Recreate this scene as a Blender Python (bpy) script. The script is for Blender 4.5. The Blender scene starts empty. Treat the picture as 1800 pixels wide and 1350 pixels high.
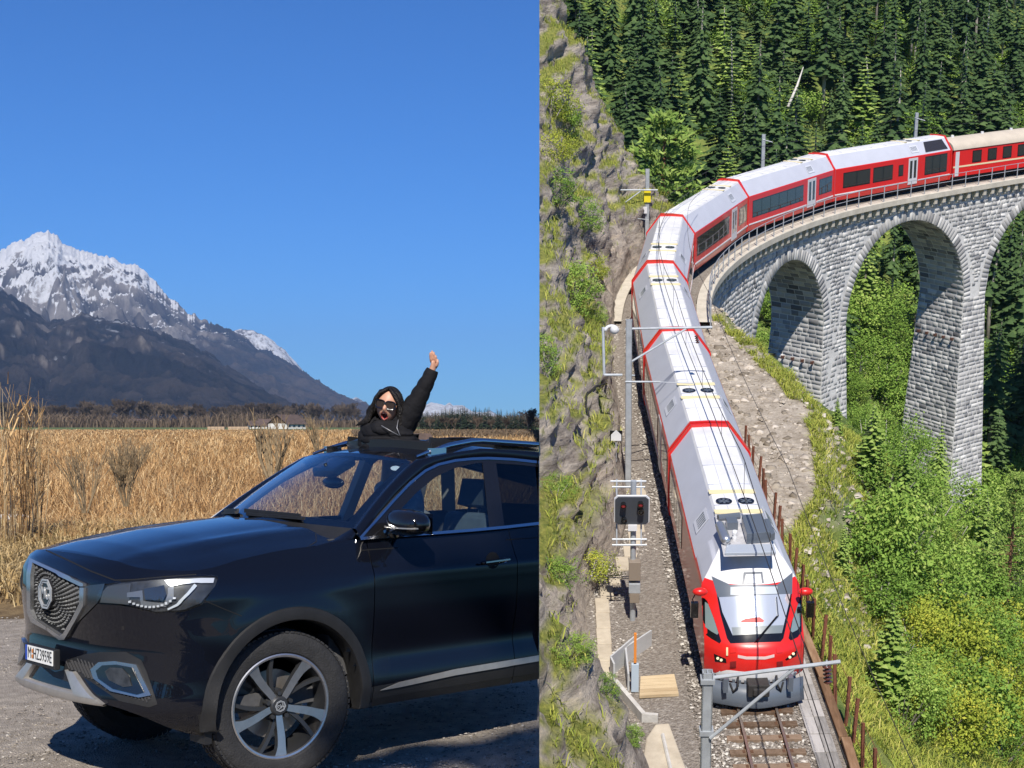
import bpy, bmesh, math, random
import numpy as np
from mathutils import Vector, Matrix, noise
from mathutils.bvhtree import BVHTree
from mathutils.geometry import delaunay_2d_cdt
R = math.radians
random.seed(7)
rng = np.random.default_rng(7)
scene = bpy.context.scene
COL = scene.collection

# ------------------------------------------------------------------ camera, sky, sun
CAMH = 1.98
cam_d = bpy.data.cameras.new('camera')
cam = bpy.data.objects.new('camera', cam_d)
COL.objects.link(cam)
cam.location = (0, 0, CAMH)
cam.rotation_euler = (R(90), 0, 0)
cam_d.sensor_width = 36
cam_d.lens = 52
cam_d.shift_x = -0.0889
cam_d.shift_y = 0.0389
cam_d.clip_start = 0.1
cam_d.clip_end = 60000
scene.camera = cam

SUN_EL, SUN_AZ = 40.0, 4.0          # degrees: elevation; azimuth measured from straight behind the camera (- = to its left)
sun_dir = Vector((math.sin(R(SUN_AZ)) * math.cos(R(SUN_EL)), -math.cos(R(SUN_AZ)) * math.cos(R(SUN_EL)), math.sin(R(SUN_EL))))
world = bpy.data.worlds.new('World')
scene.world = world
world.use_nodes = True
wn = world.node_tree
sky = wn.nodes.new('ShaderNodeTexSky')
sky.sky_type = 'NISHITA'
sky.sun_disc = False
sky.sun_elevation = R(SUN_EL)
sky.sun_rotation = R(180 - SUN_AZ)
sky.altitude = 2500
sky.air_density = 1.2
sky.dust_density = 0.0
sky.ozone_density = 8.0
wn.nodes['Background'].inputs[1].default_value = 0.080
tint = wn.nodes.new('ShaderNodeMix'); tint.data_type = 'RGBA'; tint.blend_type = 'MULTIPLY'
tint.inputs['Factor'].default_value = 1.0
tint.inputs['B'].default_value = (0.335, 0.71, 1.09, 1)      # the photograph's colour balance, the same over the whole sky
wn.links.new(sky.outputs[0], tint.inputs['A'])
wn.links.new(tint.outputs['Result'], wn.nodes['Background'].inputs[0])
sun_l = bpy.data.lights.new('sun', 'SUN')
sun_l.energy = 5.0
sun_l.angle = R(0.5)
sun_l.color = (1.0, 0.93, 0.83)
sun = bpy.data.objects.new('sun', sun_l)
COL.objects.link(sun)
sun.rotation_euler = sun_dir.to_track_quat('Z', 'Y').to_euler()
sun.location = (0, -20, 60)
scene.view_settings.view_transform = 'Standard'
scene.view_settings.look = 'None'
scene.view_settings.exposure = 0.32
scene.view_settings.gamma = 1.0
scene.view_settings.use_curve_mapping = False

# ------------------------------------------------------------------ two places, two frames
# The road place lies in world axes.  The mountain railway lies in its own frame, seen from higher up: tilted by PITCH about the camera.
F, PX, PY = 2600.0, 1060.0, 745.0
PITCH = math.atan((745 + 90) / F)
CP, SP = math.cos(PITCH), math.sin(PITCH)
MR = Matrix.Translation((0, 0, CAMH)) @ Matrix.Rotation(PITCH, 4, 'X')
MRI = MR.inverted()
SEAMX = (948 - PX) / F                  # the two places meet in the upright plane x = SEAMX * y
SEAM_N = Vector((1, -SEAMX, 0)).normalized()

def ray(x, y):
    return Vector(((x - PX) / F, 1, (PY - y) / F))
def LG(x, y, z=0.0):                    # road place: point on height z that shows at x, y
    d = ray(x, y)
    t = (z - CAMH) / d.z
    return Vector((d.x * t, t, z))
def LD(x, y, dep):                      # road place: point at depth dep
    d = ray(x, y)
    return Vector((d.x * dep, dep, CAMH + d.z * dep))
def RZ(x, y, z):                        # railway place: point on height z
    d = ray(x, y)
    e = Vector((d.x, CP + d.z * SP, -SP + d.z * CP))
    return e * (z / e.z)
def RD(x, y, dep):
    d = ray(x, y) * dep
    return Vector((d.x, d.y * CP + d.z * SP, -d.y * SP + d.z * CP))
def Rpx(p):                             # railway point -> picture
    y = p[1] * CP - p[2] * SP
    z = p[1] * SP + p[2] * CP
    return PX + F * p[0] / y, PY - F * z / y, y

# ------------------------------------------------------------------ materials
MATS = {}
def bsdf(name):
    m = bpy.data.materials.new(name)
    m.use_nodes = True
    return m, m.node_tree, m.node_tree.nodes['Principled BSDF']
def mat(name, col, rough=0.6, metal=0.0, spec=0.5, coat=0.0, emit=None, var=0.0, scale=6.0, bump=0.0, bscale=60.0, trans=0.0, detail=5):
    if name in MATS:
        return MATS[name]
    m, t, b = bsdf(name)
    c = (*col, 1)
    b.inputs['Base Color'].default_value = c
    b.inputs['Roughness'].default_value = rough
    b.inputs['Metallic'].default_value = metal
    b.inputs['Specular IOR Level'].default_value = spec
    b.inputs['Coat Weight'].default_value = coat
    b.inputs['Coat Roughness'].default_value = 0.03
    if emit:
        b.inputs['Emission Color'].default_value = (*emit[0], 1)
        b.inputs['Emission Strength'].default_value = emit[1]
    if var or bump:
        tc = t.nodes.new('ShaderNodeTexCoord')
    if var:
        n = t.nodes.new('ShaderNodeTexNoise')
        n.inputs['Scale'].default_value = scale
        n.inputs['Detail'].default_value = detail
        n.inputs['Roughness'].default_value = 0.65
        t.links.new(tc.outputs['Object'], n.inputs['Vector'])
        r = t.nodes.new('ShaderNodeValToRGB')
        r.color_ramp.elements[0].position = 0.3
        r.color_ramp.elements[1].position = 0.72
        r.color_ramp.elements[0].color = (*[x * (1 - var) for x in col], 1)
        r.color_ramp.elements[1].color = (*[min(1, x * (1 + var)) for x in col], 1)
        t.links.new(n.outputs['Fac'], r.inputs[0])
        t.links.new(r.outputs[0], b.inputs['Base Color'])
    if bump:
        n2 = t.nodes.new('ShaderNodeTexNoise')
        n2.inputs['Scale'].default_value = bscale
        n2.inputs['Detail'].default_value = 6
        t.links.new(tc.outputs['Object'], n2.inputs['Vector'])
        bp = t.nodes.new('ShaderNodeBump')
        bp.inputs['Strength'].default_value = bump
        bp.inputs['Distance'].default_value = 0.02
        t.links.new(n2.outputs['Fac'], bp.inputs['Height'])
        t.links.new(bp.outputs[0], b.inputs['Normal'])
    MATS[name] = m
    return m
def ramp_mat(name, stops, scale=3.0, rough=0.9, bump=0.5, bdist=0.05, bscale=None, detail=8, spec=0.25, per_object=0.0, stretch=None, trans=0.0, voro=None):
    """noise -> colour ramp, with relief; per_object shifts the value from object to object"""
    if name in MATS:
        return MATS[name]
    m, t, b = bsdf(name)
    tc = t.nodes.new('ShaderNodeTexCoord')
    src = tc.outputs['Object']
    if stretch:
        mp = t.nodes.new('ShaderNodeMapping')
        mp.inputs['Scale'].default_value = stretch
        t.links.new(src, mp.inputs[0])
        src = mp.outputs[0]
    n = t.nodes.new('ShaderNodeTexNoise')
    n.inputs['Scale'].default_value = scale
    n.inputs['Detail'].default_value = detail
    n.inputs['Roughness'].default_value = 0.7
    t.links.new(src, n.inputs['Vector'])
    fac = n.outputs['Fac']
    if per_object:
        oi = t.nodes.new('ShaderNodeObjectInfo')
        ma = t.nodes.new('ShaderNodeMath'); ma.operation = 'MULTIPLY_ADD'
        ma.inputs[1].default_value = per_object
        ma.inputs[2].default_value = -per_object / 2
        t.links.new(oi.outputs['Random'], ma.inputs[0])
        ad = t.nodes.new('ShaderNodeMath'); ad.operation = 'ADD'
        t.links.new(fac, ad.inputs[0]); t.links.new(ma.outputs[0], ad.inputs[1])
        fac = ad.outputs[0]
    r = t.nodes.new('ShaderNodeValToRGB')
    while len(r.color_ramp.elements) < len(stops):
        r.color_ramp.elements.new(0.5)
    for e, (p, c) in zip(r.color_ramp.elements, stops):
        e.position = p
        e.color = (*c, 1)
    t.links.new(fac, r.inputs[0])
    t.links.new(r.outputs[0], b.inputs['Base Color'])
    b.inputs['Roughness'].default_value = rough
    b.inputs['Specular IOR Level'].default_value = spec
    if bump:
        n2 = t.nodes.new('ShaderNodeTexNoise')
        n2.inputs['Scale'].default_value = bscale or scale * 3
        n2.inputs['Detail'].default_value = 8
        n2.inputs['Roughness'].default_value = 0.7
        t.links.new(src, n2.inputs['Vector'])
        h = n2.outputs['Fac']
        if voro:
            v = t.nodes.new('ShaderNodeTexVoronoi')
            v.inputs['Scale'].default_value = voro
            t.links.new(src, v.inputs['Vector'])
            a2 = t.nodes.new('ShaderNodeMath'); a2.operation = 'ADD'
            t.links.new(h, a2.inputs[0]); t.links.new(v.outputs['Distance'], a2.inputs[1])
            h = a2.outputs[0]
        bp = t.nodes.new('ShaderNodeBump')
        bp.inputs['Strength'].default_value = bump
        bp.inputs['Distance'].default_value = bdist
        t.links.new(h, bp.inputs['Height'])
        t.links.new(bp.outputs[0], b.inputs['Normal'])
    if trans:
        out = t.nodes['Material Output']
        tr = t.nodes.new('ShaderNodeBsdfTranslucent')
        t.links.new(r.outputs[0], tr.inputs['Color'])
        mx = t.nodes.new('ShaderNodeMixShader')
        mx.inputs[0].default_value = trans
        t.links.new(b.outputs[0], mx.inputs[1]); t.links.new(tr.outputs[0], mx.inputs[2])
        t.links.new(mx.outputs[0], out.inputs['Surface'])
    MATS[name] = m
    return m
def glass_mat(name, tint, refl=0.0, rough=0.02):
    """pane: tinted see-through with a mirror that grows at grazing angles"""
    if name in MATS:
        return MATS[name]
    m, t, b = bsdf(name)
    t.nodes.remove(b)
    out = t.nodes['Material Output']
    tr = t.nodes.new('ShaderNodeBsdfTransparent'); tr.inputs[0].default_value = (*tint, 1)
    gl = t.nodes.new('ShaderNodeBsdfGlossy'); gl.inputs['Roughness'].default_value = rough
    gl.inputs[0].default_value = (0.95, 0.97, 1, 1)
    lw = t.nodes.new('ShaderNodeLayerWeight'); lw.inputs[0].default_value = 0.5
    fr = t.nodes.new('ShaderNodeMath'); fr.operation = 'POWER'; fr.inputs[1].default_value = 4.0
    t.links.new(lw.outputs['Facing'], fr.inputs[0])
    ad = t.nodes.new('ShaderNodeMath'); ad.operation = 'MULTIPLY_ADD'; ad.inputs[1].default_value = 0.8; ad.inputs[2].default_value = 0.035 + refl
    ad.use_clamp = True
    mx = t.nodes.new('ShaderNodeMixShader')
    t.links.new(fr.outputs[0], ad.inputs[0]); t.links.new(ad.outputs[0], mx.inputs[0])
    t.links.new(tr.outputs[0], mx.inputs[1]); t.links.new(gl.outputs[0], mx.inputs[2])
    t.links.new(mx.outputs[0], out.inputs['Surface'])
    MATS[name] = m
    return m

# ------------------------------------------------------------------ object helpers
def tag(o, label=None, cat=None, group=None, kind=None):
    if label: o['label'] = label
    if cat: o['category'] = cat
    if group: o['group'] = group
    if kind: o['kind'] = kind
    return o
def thing(name, label, cat, M=None, group=None):
    o = bpy.data.objects.new(name, None)
    o.empty_display_size = 0.2
    COL.objects.link(o)
    if M is not None:
        o.matrix_world = M
    return tag(o, label, cat, group)
def link(name, me, parent=None, M=None):
    o = bpy.data.objects.new(name, me)
    COL.objects.link(o)
    if parent is not None:
        o.parent = parent
    if M is not None:
        o.matrix_local = M
    return o
def mesh_np(name, verts, faces, mats, smooth=False, mi=None):
    """fast mesh from arrays; faces is an (n,3) or (n,4) array or a list"""
    me = bpy.data.meshes.new(name)
    if isinstance(faces, np.ndarray):
        n, k = faces.shape
        me.vertices.add(len(verts)); me.vertices.foreach_set('co', np.asarray(verts, dtype=np.float32).ravel())
        me.loops.add(n * k); me.loops.foreach_set('vertex_index', faces.astype(np.int32).ravel())
        me.polygons.add(n)
        me.polygons.foreach_set('loop_start', np.arange(0, n * k, k, dtype=np.int32))
        try:
            me.polygons.foreach_set('loop_total', np.full(n, k, dtype=np.int32))
        except Exception:
            pass
    else:
        me.from_pydata([tuple(v) for v in verts], [], [tuple(f) for f in faces])
    for m in (mats if isinstance(mats, (list, tuple)) else [mats]):
        me.materials.append(m)
    if mi is not None:
        me.polygons.foreach_set('material_index', np.asarray(mi, dtype=np.int32))
    if smooth:
        me.polygons.foreach_set('use_smooth', np.ones(len(me.polygons), dtype=bool))
    me.update(calc_edges=True)
    me.validate()
    return me
class MB:
    def __init__(s):
        s.v = []; s.f = []; s.m = []; s.cur = 0
    def add(s, vs, fs):
        n = len(s.v)
        s.v += [Vector(p) for p in vs]
        s.f += [tuple(i + n for i in f) for f in fs]
        s.m += [s.cur] * len(fs)
        return s
    def box(s, x0, x1, y0, y1, z0, z1, M=None):
        vs = [Vector((x, y, z)) for z in (z0, z1) for y in (y0, y1) for x in (x0, x1)]
        if M is not None:
            vs = [M @ p for p in vs]
        return s.add(vs, [(0, 2, 3, 1), (4, 5, 7, 6), (0, 1, 5, 4), (2, 6, 7, 3), (0, 4, 6, 2), (1, 3, 7, 5)])
    def bar(s, a, b, w, h=None, up=(0, 0, 1)):
        a = Vector(a); b = Vector(b); h = h or w
        d = (b - a).normalized()
        u = Vector(up)
        x = d.cross(u)
        if x.length < 1e-4: x = d.cross(Vector((1, 0, 0)))
        x.normalize(); y = x.cross(d)
        vs = [p + x * sx * w / 2 + y * sy * h / 2 for p in (a, b) for sx, sy in ((-1, -1), (1, -1), (1, 1), (-1, 1))]
        return s.add(vs, [(3, 2, 1, 0), (4, 5, 6, 7), (0, 1, 5, 4), (1, 2, 6, 5), (2, 3, 7, 6), (3, 0, 4, 7)])
    def tube(s, pts, r, n=8, cap=True):
        pts = [Vector(p) for p in pts]
        rs = r if isinstance(r, (list, tuple)) else [r] * len(pts)
        rings = []
        ref = None
        for i, p in enumerate(pts):
            d = (pts[min(i + 1, len(pts) - 1)] - pts[max(i - 1, 0)]).normalized()
            if ref is None:
                ref = d.orthogonal().normalized()
            ref = (ref - d * ref.dot(d))
            if ref.length < 1e-5: ref = d.orthogonal()
            ref.normalize()
            b = d.cross(ref)
            rings.append([p + (ref * math.cos(2 * math.pi * k / n) + b * math.sin(2 * math.pi * k / n)) * rs[i] for k in range(n)])
        vs = [q for ring in rings for q in ring]
        fs = []
        for i in range(len(pts) - 1):
            for k in range(n):
                a = i * n + k; b2 = i * n + (k + 1) % n
                fs.append((a, b2, b2 + n, a + n))
        if cap:
            fs.append(tuple(range(n - 1, -1, -1)))
            fs.append(tuple(range((len(pts) - 1) * n, len(pts) * n)))
        return s.add(vs, fs)
    def lathe(s, prof, n=32, M=None, axis='y'):
        """prof: (radius, along) pairs, spun about the axis"""
        vs = []
        for r_, h in prof:
            for k in range(n):
                a = 2 * math.pi * k / n
                p = Vector((r_ * math.cos(a), h, r_ * math.sin(a))) if axis == 'y' else Vector((r_ * math.cos(a), r_ * math.sin(a), h))
                vs.append(M @ p if M is not None else p)
        fs = []
        for i in range(len(prof) - 1):
            for k in range(n):
                a = i * n + k; b = i * n + (k + 1) % n
                fs.append((a, b, b + n, a + n))
        return s.add(vs, fs)
    def grid(s, P):
        """P[i][j] points"""
        nj = len(P[0])
        vs = [p for row in P for p in row]
        fs = [(i * nj + j, i * nj + j + 1, (i + 1) * nj + j + 1, (i + 1) * nj + j) for i in range(len(P) - 1) for j in range(nj - 1)]
        return s.add(vs, fs)
    def sphere(s, c, r, nu=12, nv=8, sc=(1, 1, 1)):
        c = Vector(c)
        P = [[c + Vector((r * sc[0] * math.sin(math.pi * i / nv) * math.cos(2 * math.pi * j / nu), r * sc[1] * math.sin(math.pi * i / nv) * math.sin(2 * math.pi * j / nu), r * sc[2] * math.cos(math.pi * i / nv))) for j in range(nu + 1)] for i in range(nv + 1)]
        return s.grid(P)
    def prism(s, poly, off):
        """closed outline extruded by the vector off"""
        off = Vector(off); n = len(poly)
        vs = [Vector(p) for p in poly] + [Vector(p) + off for p in poly]
        fs = [tuple(range(n - 1, -1, -1)), tuple(range(n, 2 * n))] + [(i, (i + 1) % n, n + (i + 1) % n, n + i) for i in range(n)]
        return s.add(vs, fs)
    def mesh(s, name, mats, smooth=False, weld=0.0, angle=None):
        me = bpy.data.meshes.new(name)
        me.from_pydata([tuple(p) for p in s.v], [], s.f)
        for m in (mats if isinstance(mats, (list, tuple)) else [mats]):
            me.materials.append(m)
        if any(s.m):
            me.polygons.foreach_set('material_index', s.m)
        if weld or True:
            bm = bmesh.new(); bm.from_mesh(me)
            if weld:
                bmesh.ops.remove_doubles(bm, verts=bm.verts, dist=weld)
            bmesh.ops.recalc_face_normals(bm, faces=bm.faces)
            bm.to_mesh(me); bm.free()
        if smooth:
            me.polygons.foreach_set('use_smooth', [True] * len(me.polygons))
            if angle is not None:
                try:
                    me.set_sharp_from_angle(angle=R(angle))
                except Exception:
                    pass
        me.update()
        return me
    def build(s, name, mats, parent=None, M=None, smooth=False, weld=0.0, angle=None):
        return link(name, s.mesh(name, mats, smooth, weld, angle), parent, M)
def bevel(o, w=0.01, n=2, ang=40):
    md = o.modifiers.new('bevel', 'BEVEL')
    md.width = w; md.segments = n; md.limit_method = 'ANGLE'; md.angle_limit = R(ang)
    return o
def cut_seam(o, keep):
    """cut an object's own mesh along the plane where the two places meet; keep = -1 road side, +1 railway side"""
    me = o.data
    if me.users > 1:
        me = me.copy(); o.data = me
    M = world_m(o)
    Mi = M.inverted()
    co = Mi @ Vector((0, 0, 0))
    no = (M.to_3x3().transposed() @ SEAM_N).normalized()
    dist = [(v.co - co).dot(no) for v in me.vertices]
    if not dist or (keep > 0 and min(dist) >= 0) or (keep < 0 and max(dist) <= 0):
        return o
    bm = bmesh.new(); bm.from_mesh(me)
    bmesh.ops.bisect_plane(bm, geom=bm.verts[:] + bm.edges[:] + bm.faces[:], plane_co=co + no * (0.002 * keep), plane_no=no, clear_outer=keep < 0, clear_inner=keep > 0)
    bm.to_mesh(me); bm.free(); me.update()
    return o
def world_m(o):
    M = o.matrix_basis.copy()
    p = o.parent
    while p is not None:
        M = p.matrix_basis @ M
        p = p.parent
    return M
def copy_tree(root, M, label=None, group=None):
    r = root.copy(); COL.objects.link(r)
    r.parent = None
    r.matrix_world = M
    if label: r['label'] = label
    if group: r['group'] = group
    for ch in root.children:
        c = ch.copy(); COL.objects.link(c); c.parent = r
        for g in ch.children:
            d = g.copy(); COL.objects.link(d); d.parent = c
    return r
def smoothstep(a, b, x):
    t = np.clip((np.asarray(x, dtype=float) - a) / (b - a), 0, 1)
    return t * t * (3 - 2 * t)
def vnoise(P, octaves=5, lac=2.0, gain=0.5, seed=0):
    """value noise at points P (n,2 or n,3) -> about -1..1, fast in numpy"""
    P = np.asarray(P, dtype=float)
    if P.shape[1] == 2:
        P = np.concatenate([P, np.zeros((len(P), 1))], 1)
    out = np.zeros(len(P)); amp = 1.0; tot = 0
    for o in range(octaves):
        Q = P * lac ** o + 17.3 * o + seed * 7.7
        i = np.floor(Q).astype(np.int64); f = Q - i
        f = f * f * f * (f * (f * 6 - 15) + 10)
        def h(dx, dy, dz):
            n = (i[:, 0] + dx) * 374761393 + (i[:, 1] + dy) * 668265263 + (i[:, 2] + dz) * 2147483647 % 1274126177 + seed * 1013
            n = (n ^ (n >> 13)) * 1274126177
            n = n ^ (n >> 16)
            return (n & 0xffff) / 32767.5 - 1
        x0 = h(0,0,0)*(1-f[:,0])+h(1,0,0)*f[:,0]; x1 = h(0,1,0)*(1-f[:,0])+h(1,1,0)*f[:,0]
        y0 = h(0,0,1)*(1-f[:,0])+h(1,0,1)*f[:,0]; y1 = h(0,1,1)*(1-f[:,0])+h(1,1,1)*f[:,0]
        a = x0*(1-f[:,1])+x1*f[:,1]; b = y0*(1-f[:,1])+y1*f[:,1]
        out += amp * (a*(1-f[:,2])+b*f[:,2]); tot += amp; amp *= gain
    return out / tot
def ridged(P, octaves=6, lac=2.1, gain=0.55, seed=0):
    P = np.asarray(P, dtype=float)
    out = np.zeros(len(P)); amp = 1.0; tot = 0
    for o in range(octaves):
        n = 1 - np.abs(vnoise(P * lac ** o + 5.1 * o, 1, seed=seed + o * 3)) * 1.6
        out += amp * n; tot += amp; amp *= gain
    return out / tot
# ================================================================== THE CAR
TH = 0.77589719
CX, CD = -1.79148245, 8.11235341
cth, sth = math.cos(TH), math.sin(TH)
car_o = Vector((CX - 0.92 * sth, CD + 0.92 * cth, 0.13))
AX, AZ, ARC = 0.09, 0.305, 0.47         # front wheel opening
MC = Matrix(((cth, -sth, 0, car_o.x), (sth, cth, 0, car_o.y), (0, 0, 1, 0.13), (0, 0, 0, 1)))
MCI = MC.inverted()

paint = mat('black_paint', (0.004, 0.005, 0.009), rough=0.3, coat=1.0, spec=0.04)
trim = mat('black_plastic', (0.012, 0.012, 0.0125), rough=0.55, var=0.3, scale=9, bump=0.25, bscale=300)
gloss = mat('gloss_black', (0.008, 0.008, 0.009), rough=0.12, coat=0.6)
chrome = mat('brushed_chrome', (0.62, 0.64, 0.67), rough=0.2, metal=1.0)
satin = mat('satin_silver', (0.50, 0.48, 0.45), rough=0.42, metal=0.7, var=0.12, scale=14)
rubber = mat('tyre_rubber', (0.018, 0.018, 0.019), rough=0.75, var=0.35, scale=20, bump=0.3, bscale=120)
alloy = mat('machined_alloy', (0.50, 0.50, 0.51), rough=0.32, metal=0.9, var=0.1, scale=25)
alloy_dark = mat('dark_alloy', (0.06, 0.062, 0.066), rough=0.4, metal=0.6)
gapm = mat('dark_gap', (0.003, 0.003, 0.003), rough=0.9)
lampg = mat('lamp_housing', (0.045, 0.048, 0.052), rough=0.4, metal=0.3, var=0.5, scale=18)
lampw = mat('lamp_reflector', (0.72, 0.74, 0.76), rough=0.25, metal=0.35)
cabin = mat('cabin_cloth', (0.07, 0.07, 0.072), rough=0.8, var=0.3, scale=12)
beige = mat('beige_trim', (0.42, 0.40, 0.36), rough=0.7)
wsg = glass_mat('windscreen_glass', (0.64, 0.73, 0.78), refl=0.13)
sideg = glass_mat('side_window_glass', (0.66, 0.74, 0.78), refl=0.02)
darkg = glass_mat('privacy_glass', (0.16, 0.18, 0.20), refl=0.02)

car = thing('car', 'black SUV with chrome-framed grille and open sunroof parked on gravel', 'car', MC)

def itp(tab, x):
    return float(np.interp(x, [a for a, _ in tab], [b for _, b in tab]))
SF = [(0.18, -0.74), (0.25, -0.82), (0.34, -0.868), (0.40, -0.872), (0.50, -0.85), (0.66, -0.825), (0.80, -0.845), (0.92, -0.86), (1.02, -0.85), (1.09, -0.82), (1.15, -0.74), (1.22, -0.6)]
WZ = [(0.18, 0.86), (0.26, 0.895), (0.34, 0.912), (0.48, 0.912), (0.62, 0.918), (0.78, 0.932), (0.92, 0.936), (0.99, 0.922), (1.06, 0.897), (1.13, 0.865), (1.19, 0.845), (1.26, 0.80)]
HC = [(-0.92, 1.06), (-0.84, 1.105), (-0.74, 1.142), (-0.55, 1.183), (-0.2, 1.232), (0.15, 1.264), (0.5, 1.29), (0.8, 1.30)]
def zh(x, y):
    u = abs(y) / 0.80
    z = itp(HC, x) - 0.085 * u ** 2.6 - 0.02 * u ** 2
    z += 0.016 * math.exp(-((abs(y) - (0.50 + 0.10 * max(0, min(1, (x + 0.8) / 1.2)))) / 0.055) ** 2) * min(1, max(0, (x + 0.80) / 0.5))
    return z
def side_w(x, z):
    w = itp(WZ, z)
    w -= float(smoothstep(0.55, 0.0, x)) * float(smoothstep(1.0, 1.2, z)) * 0.045
    d = math.hypot(x - AX, z - AZ)
    w += 0.022 * math.exp(-((d - 0.50) / 0.10) ** 2)
    if x > 0.5:
        q = min(1, (x - 0.5) / 0.25)
        w -= q * 0.028 * math.exp(-((z - 0.52) / 0.11) ** 2)
        w += q * 0.012 * math.exp(-((z - 0.98) / 0.035) ** 2)
    return w
CORN = 0.56
def level(t, z):
    """outline of the body at height z: t 0..1 round the front corner, beyond 1 back along the flank"""
    sf = itp(SF, z)
    if t <= 1:
        ph = t * math.pi / 2
        n = 2.5
        w = side_w(sf + CORN, z)
        return sf + CORN - CORN * math.cos(ph) ** (2 / n), w * math.sin(ph) ** (2 / n)
    x = t - 1
    return None if x is None else (x, side_w(x, z))
xs_side = [-0.25, -0.2, -0.15, -0.1, -0.05, 0, 0.05, 0.1, 0.15, 0.2, 0.25, 0.3, 0.35, 0.4, 0.45, 0.5, 0.56, 0.60, 0.6425, 0.6475] + [0.7 + 0.1 * i for i in range(11)] + [1.7365, 1.7415] + [1.8 + 0.1 * i for i in range(15)]
NPH = 30
NK = 40
cols = []
for i in range(NPH):
    cols.append(('f', i / NPH * 0.985))
for k in range(5):
    cols.append(('m', k / 5))
for x in xs_side:
    cols.append(('s', x))
def col_point(c, z):
    if c[0] == 'f':
        return level(c[1], z)
    x0, w0 = level(0.985, z)
    if c[0] == 'm':
        x = x0 + (xs_side[0] - x0) * c[1]
    else:
        x = c[1]
    return x, side_w(x, z)
band = []
for c in cols:
    z = 1.15
    for _ in range(12):
        x, y = col_point(c, z)
        zt_ = zh(x, y) if x < 0.45 else zh(0.45, side_w(0.45, z)) * (1 - smoothstep(0.45, 0.62, x)) + 1.19 * smoothstep(0.45, 0.62, x)
        z = z * 0.5 + 0.5 * float(zt_)
    ztop = z
    x, y = col_point(c, 0.4)
    z0 = 0.365 if x < -0.8 else 0.365 - 0.185 * float(smoothstep(-0.82, -0.5, x)) + 0.025 * float(smoothstep(0.4, 0.62, x))
    row = []
    for k in range(NK + 1):
        q = k / NK
        zz = z0 + (ztop - z0) * q
        x, y = col_point(c, zz)
        row.append(Vector((x, -y, zz)))
    band.append(row)
top_line = [r[-1] for r in band]
def arch_snap(P):
    for row in P:
        for p in row:
            d = math.hypot(p.x - AX, p.z - AZ)
            if p.y < -0.6 and ARC - 0.03 < d < ARC + 0.012 and p.z > 0.2:
                s_ = ARC / max(d, 1e-4)
                p.x = AX + (p.x - AX) * s_; p.z = AZ + (p.z - AZ) * s_
arch_snap(band)
parts = {'body': MB(), 'door': MB(), 'rear_door': MB()}
for side in (1, -1):
    for i in range(len(band) - 1):
        for j in range(NK):
            q = [band[i][j], band[i + 1][j], band[i + 1][j + 1], band[i][j + 1]]
            c = (q[0] + q[1] + q[2] + q[3]) / 4
            if c.y < -0.6 and math.hypot(c.x - AX, c.z - AZ) < ARC - 0.004: continue
            if 0.6425 < c.x < 0.6475 or 1.7365 < c.x < 1.7415: continue
            key = 'body'
            if c.y < -0.6 and c.z > 0.262:
                key = 'door' if 0.6475 < c.x < 1.737 else 'rear_door' if c.x > 1.7415 else 'body'
            if side < 0: q = [Vector((p.x, -p.y, p.z)) for p in reversed(q)]
            m = parts[key]
            m.cur = 1 if (c.z < 0.335 and c.x > -0.45) else 0
            m.add(q, [(0, 1, 2, 3)])
# hood: lines of constant x between the two upper edges
hood = MB()
rows = []
for tp in top_line:
    if tp.x > 0.30: break
    yy = tp.y
    rows.append([Vector((tp.x, yy * (1 - 2 * j / 24), zh(tp.x, yy * (1 - 2 * j / 24)))) for j in range(25)])
    rows[-1][0] = tp.copy(); rows[-1][24] = Vector((tp.x, -tp.y, tp.z))
xl = rows[-1][0].x; yl = -rows[-1][0].y
def cowl_x(y): return 0.33 + 0.11 * (y / 0.78) ** 2
for q in (0.33, 0.66, 1.0):
    r_ = []
    for j in range(25):
        y = -(yl) * (1 - 2 * j / 24)
        x = xl + (cowl_x(y) - xl) * q
        r_.append(Vector((x, y, zh(x, y))))
    rows.append(r_)
hood.grid(rows)
SEAM_X = -0.735
# ---- put the shells in the scene and keep a tree of them for tracing details onto
body = parts['body'].build('body', [paint, trim], car, smooth=True, weld=0.0015, angle=50)
hood_o = hood.build('hood', paint, car, smooth=True, weld=0.0015)
doors = [parts['door'].mesh('door', [paint, trim], True, 0.0015, 50)]
# near-side doors only on the camera's side are separate; the far ones mirror them
def split_side(m, near):
    r = MB()
    r.v = m.v; 
    for f, k in zip(m.f, m.m):
        cy = sum(m.v[i].y for i in f)
        if (cy < 0) == near:
            r.f.append(f); r.m.append(k)
    used = sorted({i for f in r.f for i in f}); mp = {a: b for b, a in enumerate(used)}
    r.v = [m.v[i] for i in used]; r.f = [tuple(mp[i] for i in f) for f in r.f]
    return r
door_n = split_side(parts['door'], True).build('door', [paint, trim], car, smooth=True, weld=0.0015, angle=50)
rdoor_n = split_side(parts['rear_door'], True).build('door', [paint, trim], car, smooth=True, weld=0.0015, angle=50)
door_f = split_side(parts['door'], False).build('door', [paint, trim], car, smooth=True, weld=0.0015, angle=50)
def tree_of(mbs):
    vs = []; fs = []
    for m in mbs:
        n = len(vs)
        vs += [tuple(MC @ p) for p in m.v]
        fs += [tuple(i + n for i in f) for f in m.f]
    return BVHTree.FromPolygons(vs, fs)
T_body = tree_of([parts['body'], parts['door'], parts['rear_door'], hood])
GH = MB()
GH.add([(0.2, -0.86 - 0.04 * 0.5244, 1.15), (4, -0.86 - 0.04 * 0.5244, 1.15), (4, -0.86 + 0.52 * 0.5244, 1.71), (0.2, -0.86 + 0.52 * 0.5244, 1.71)], [(0, 1, 2, 3)])
T_gh = tree_of([GH])
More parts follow.
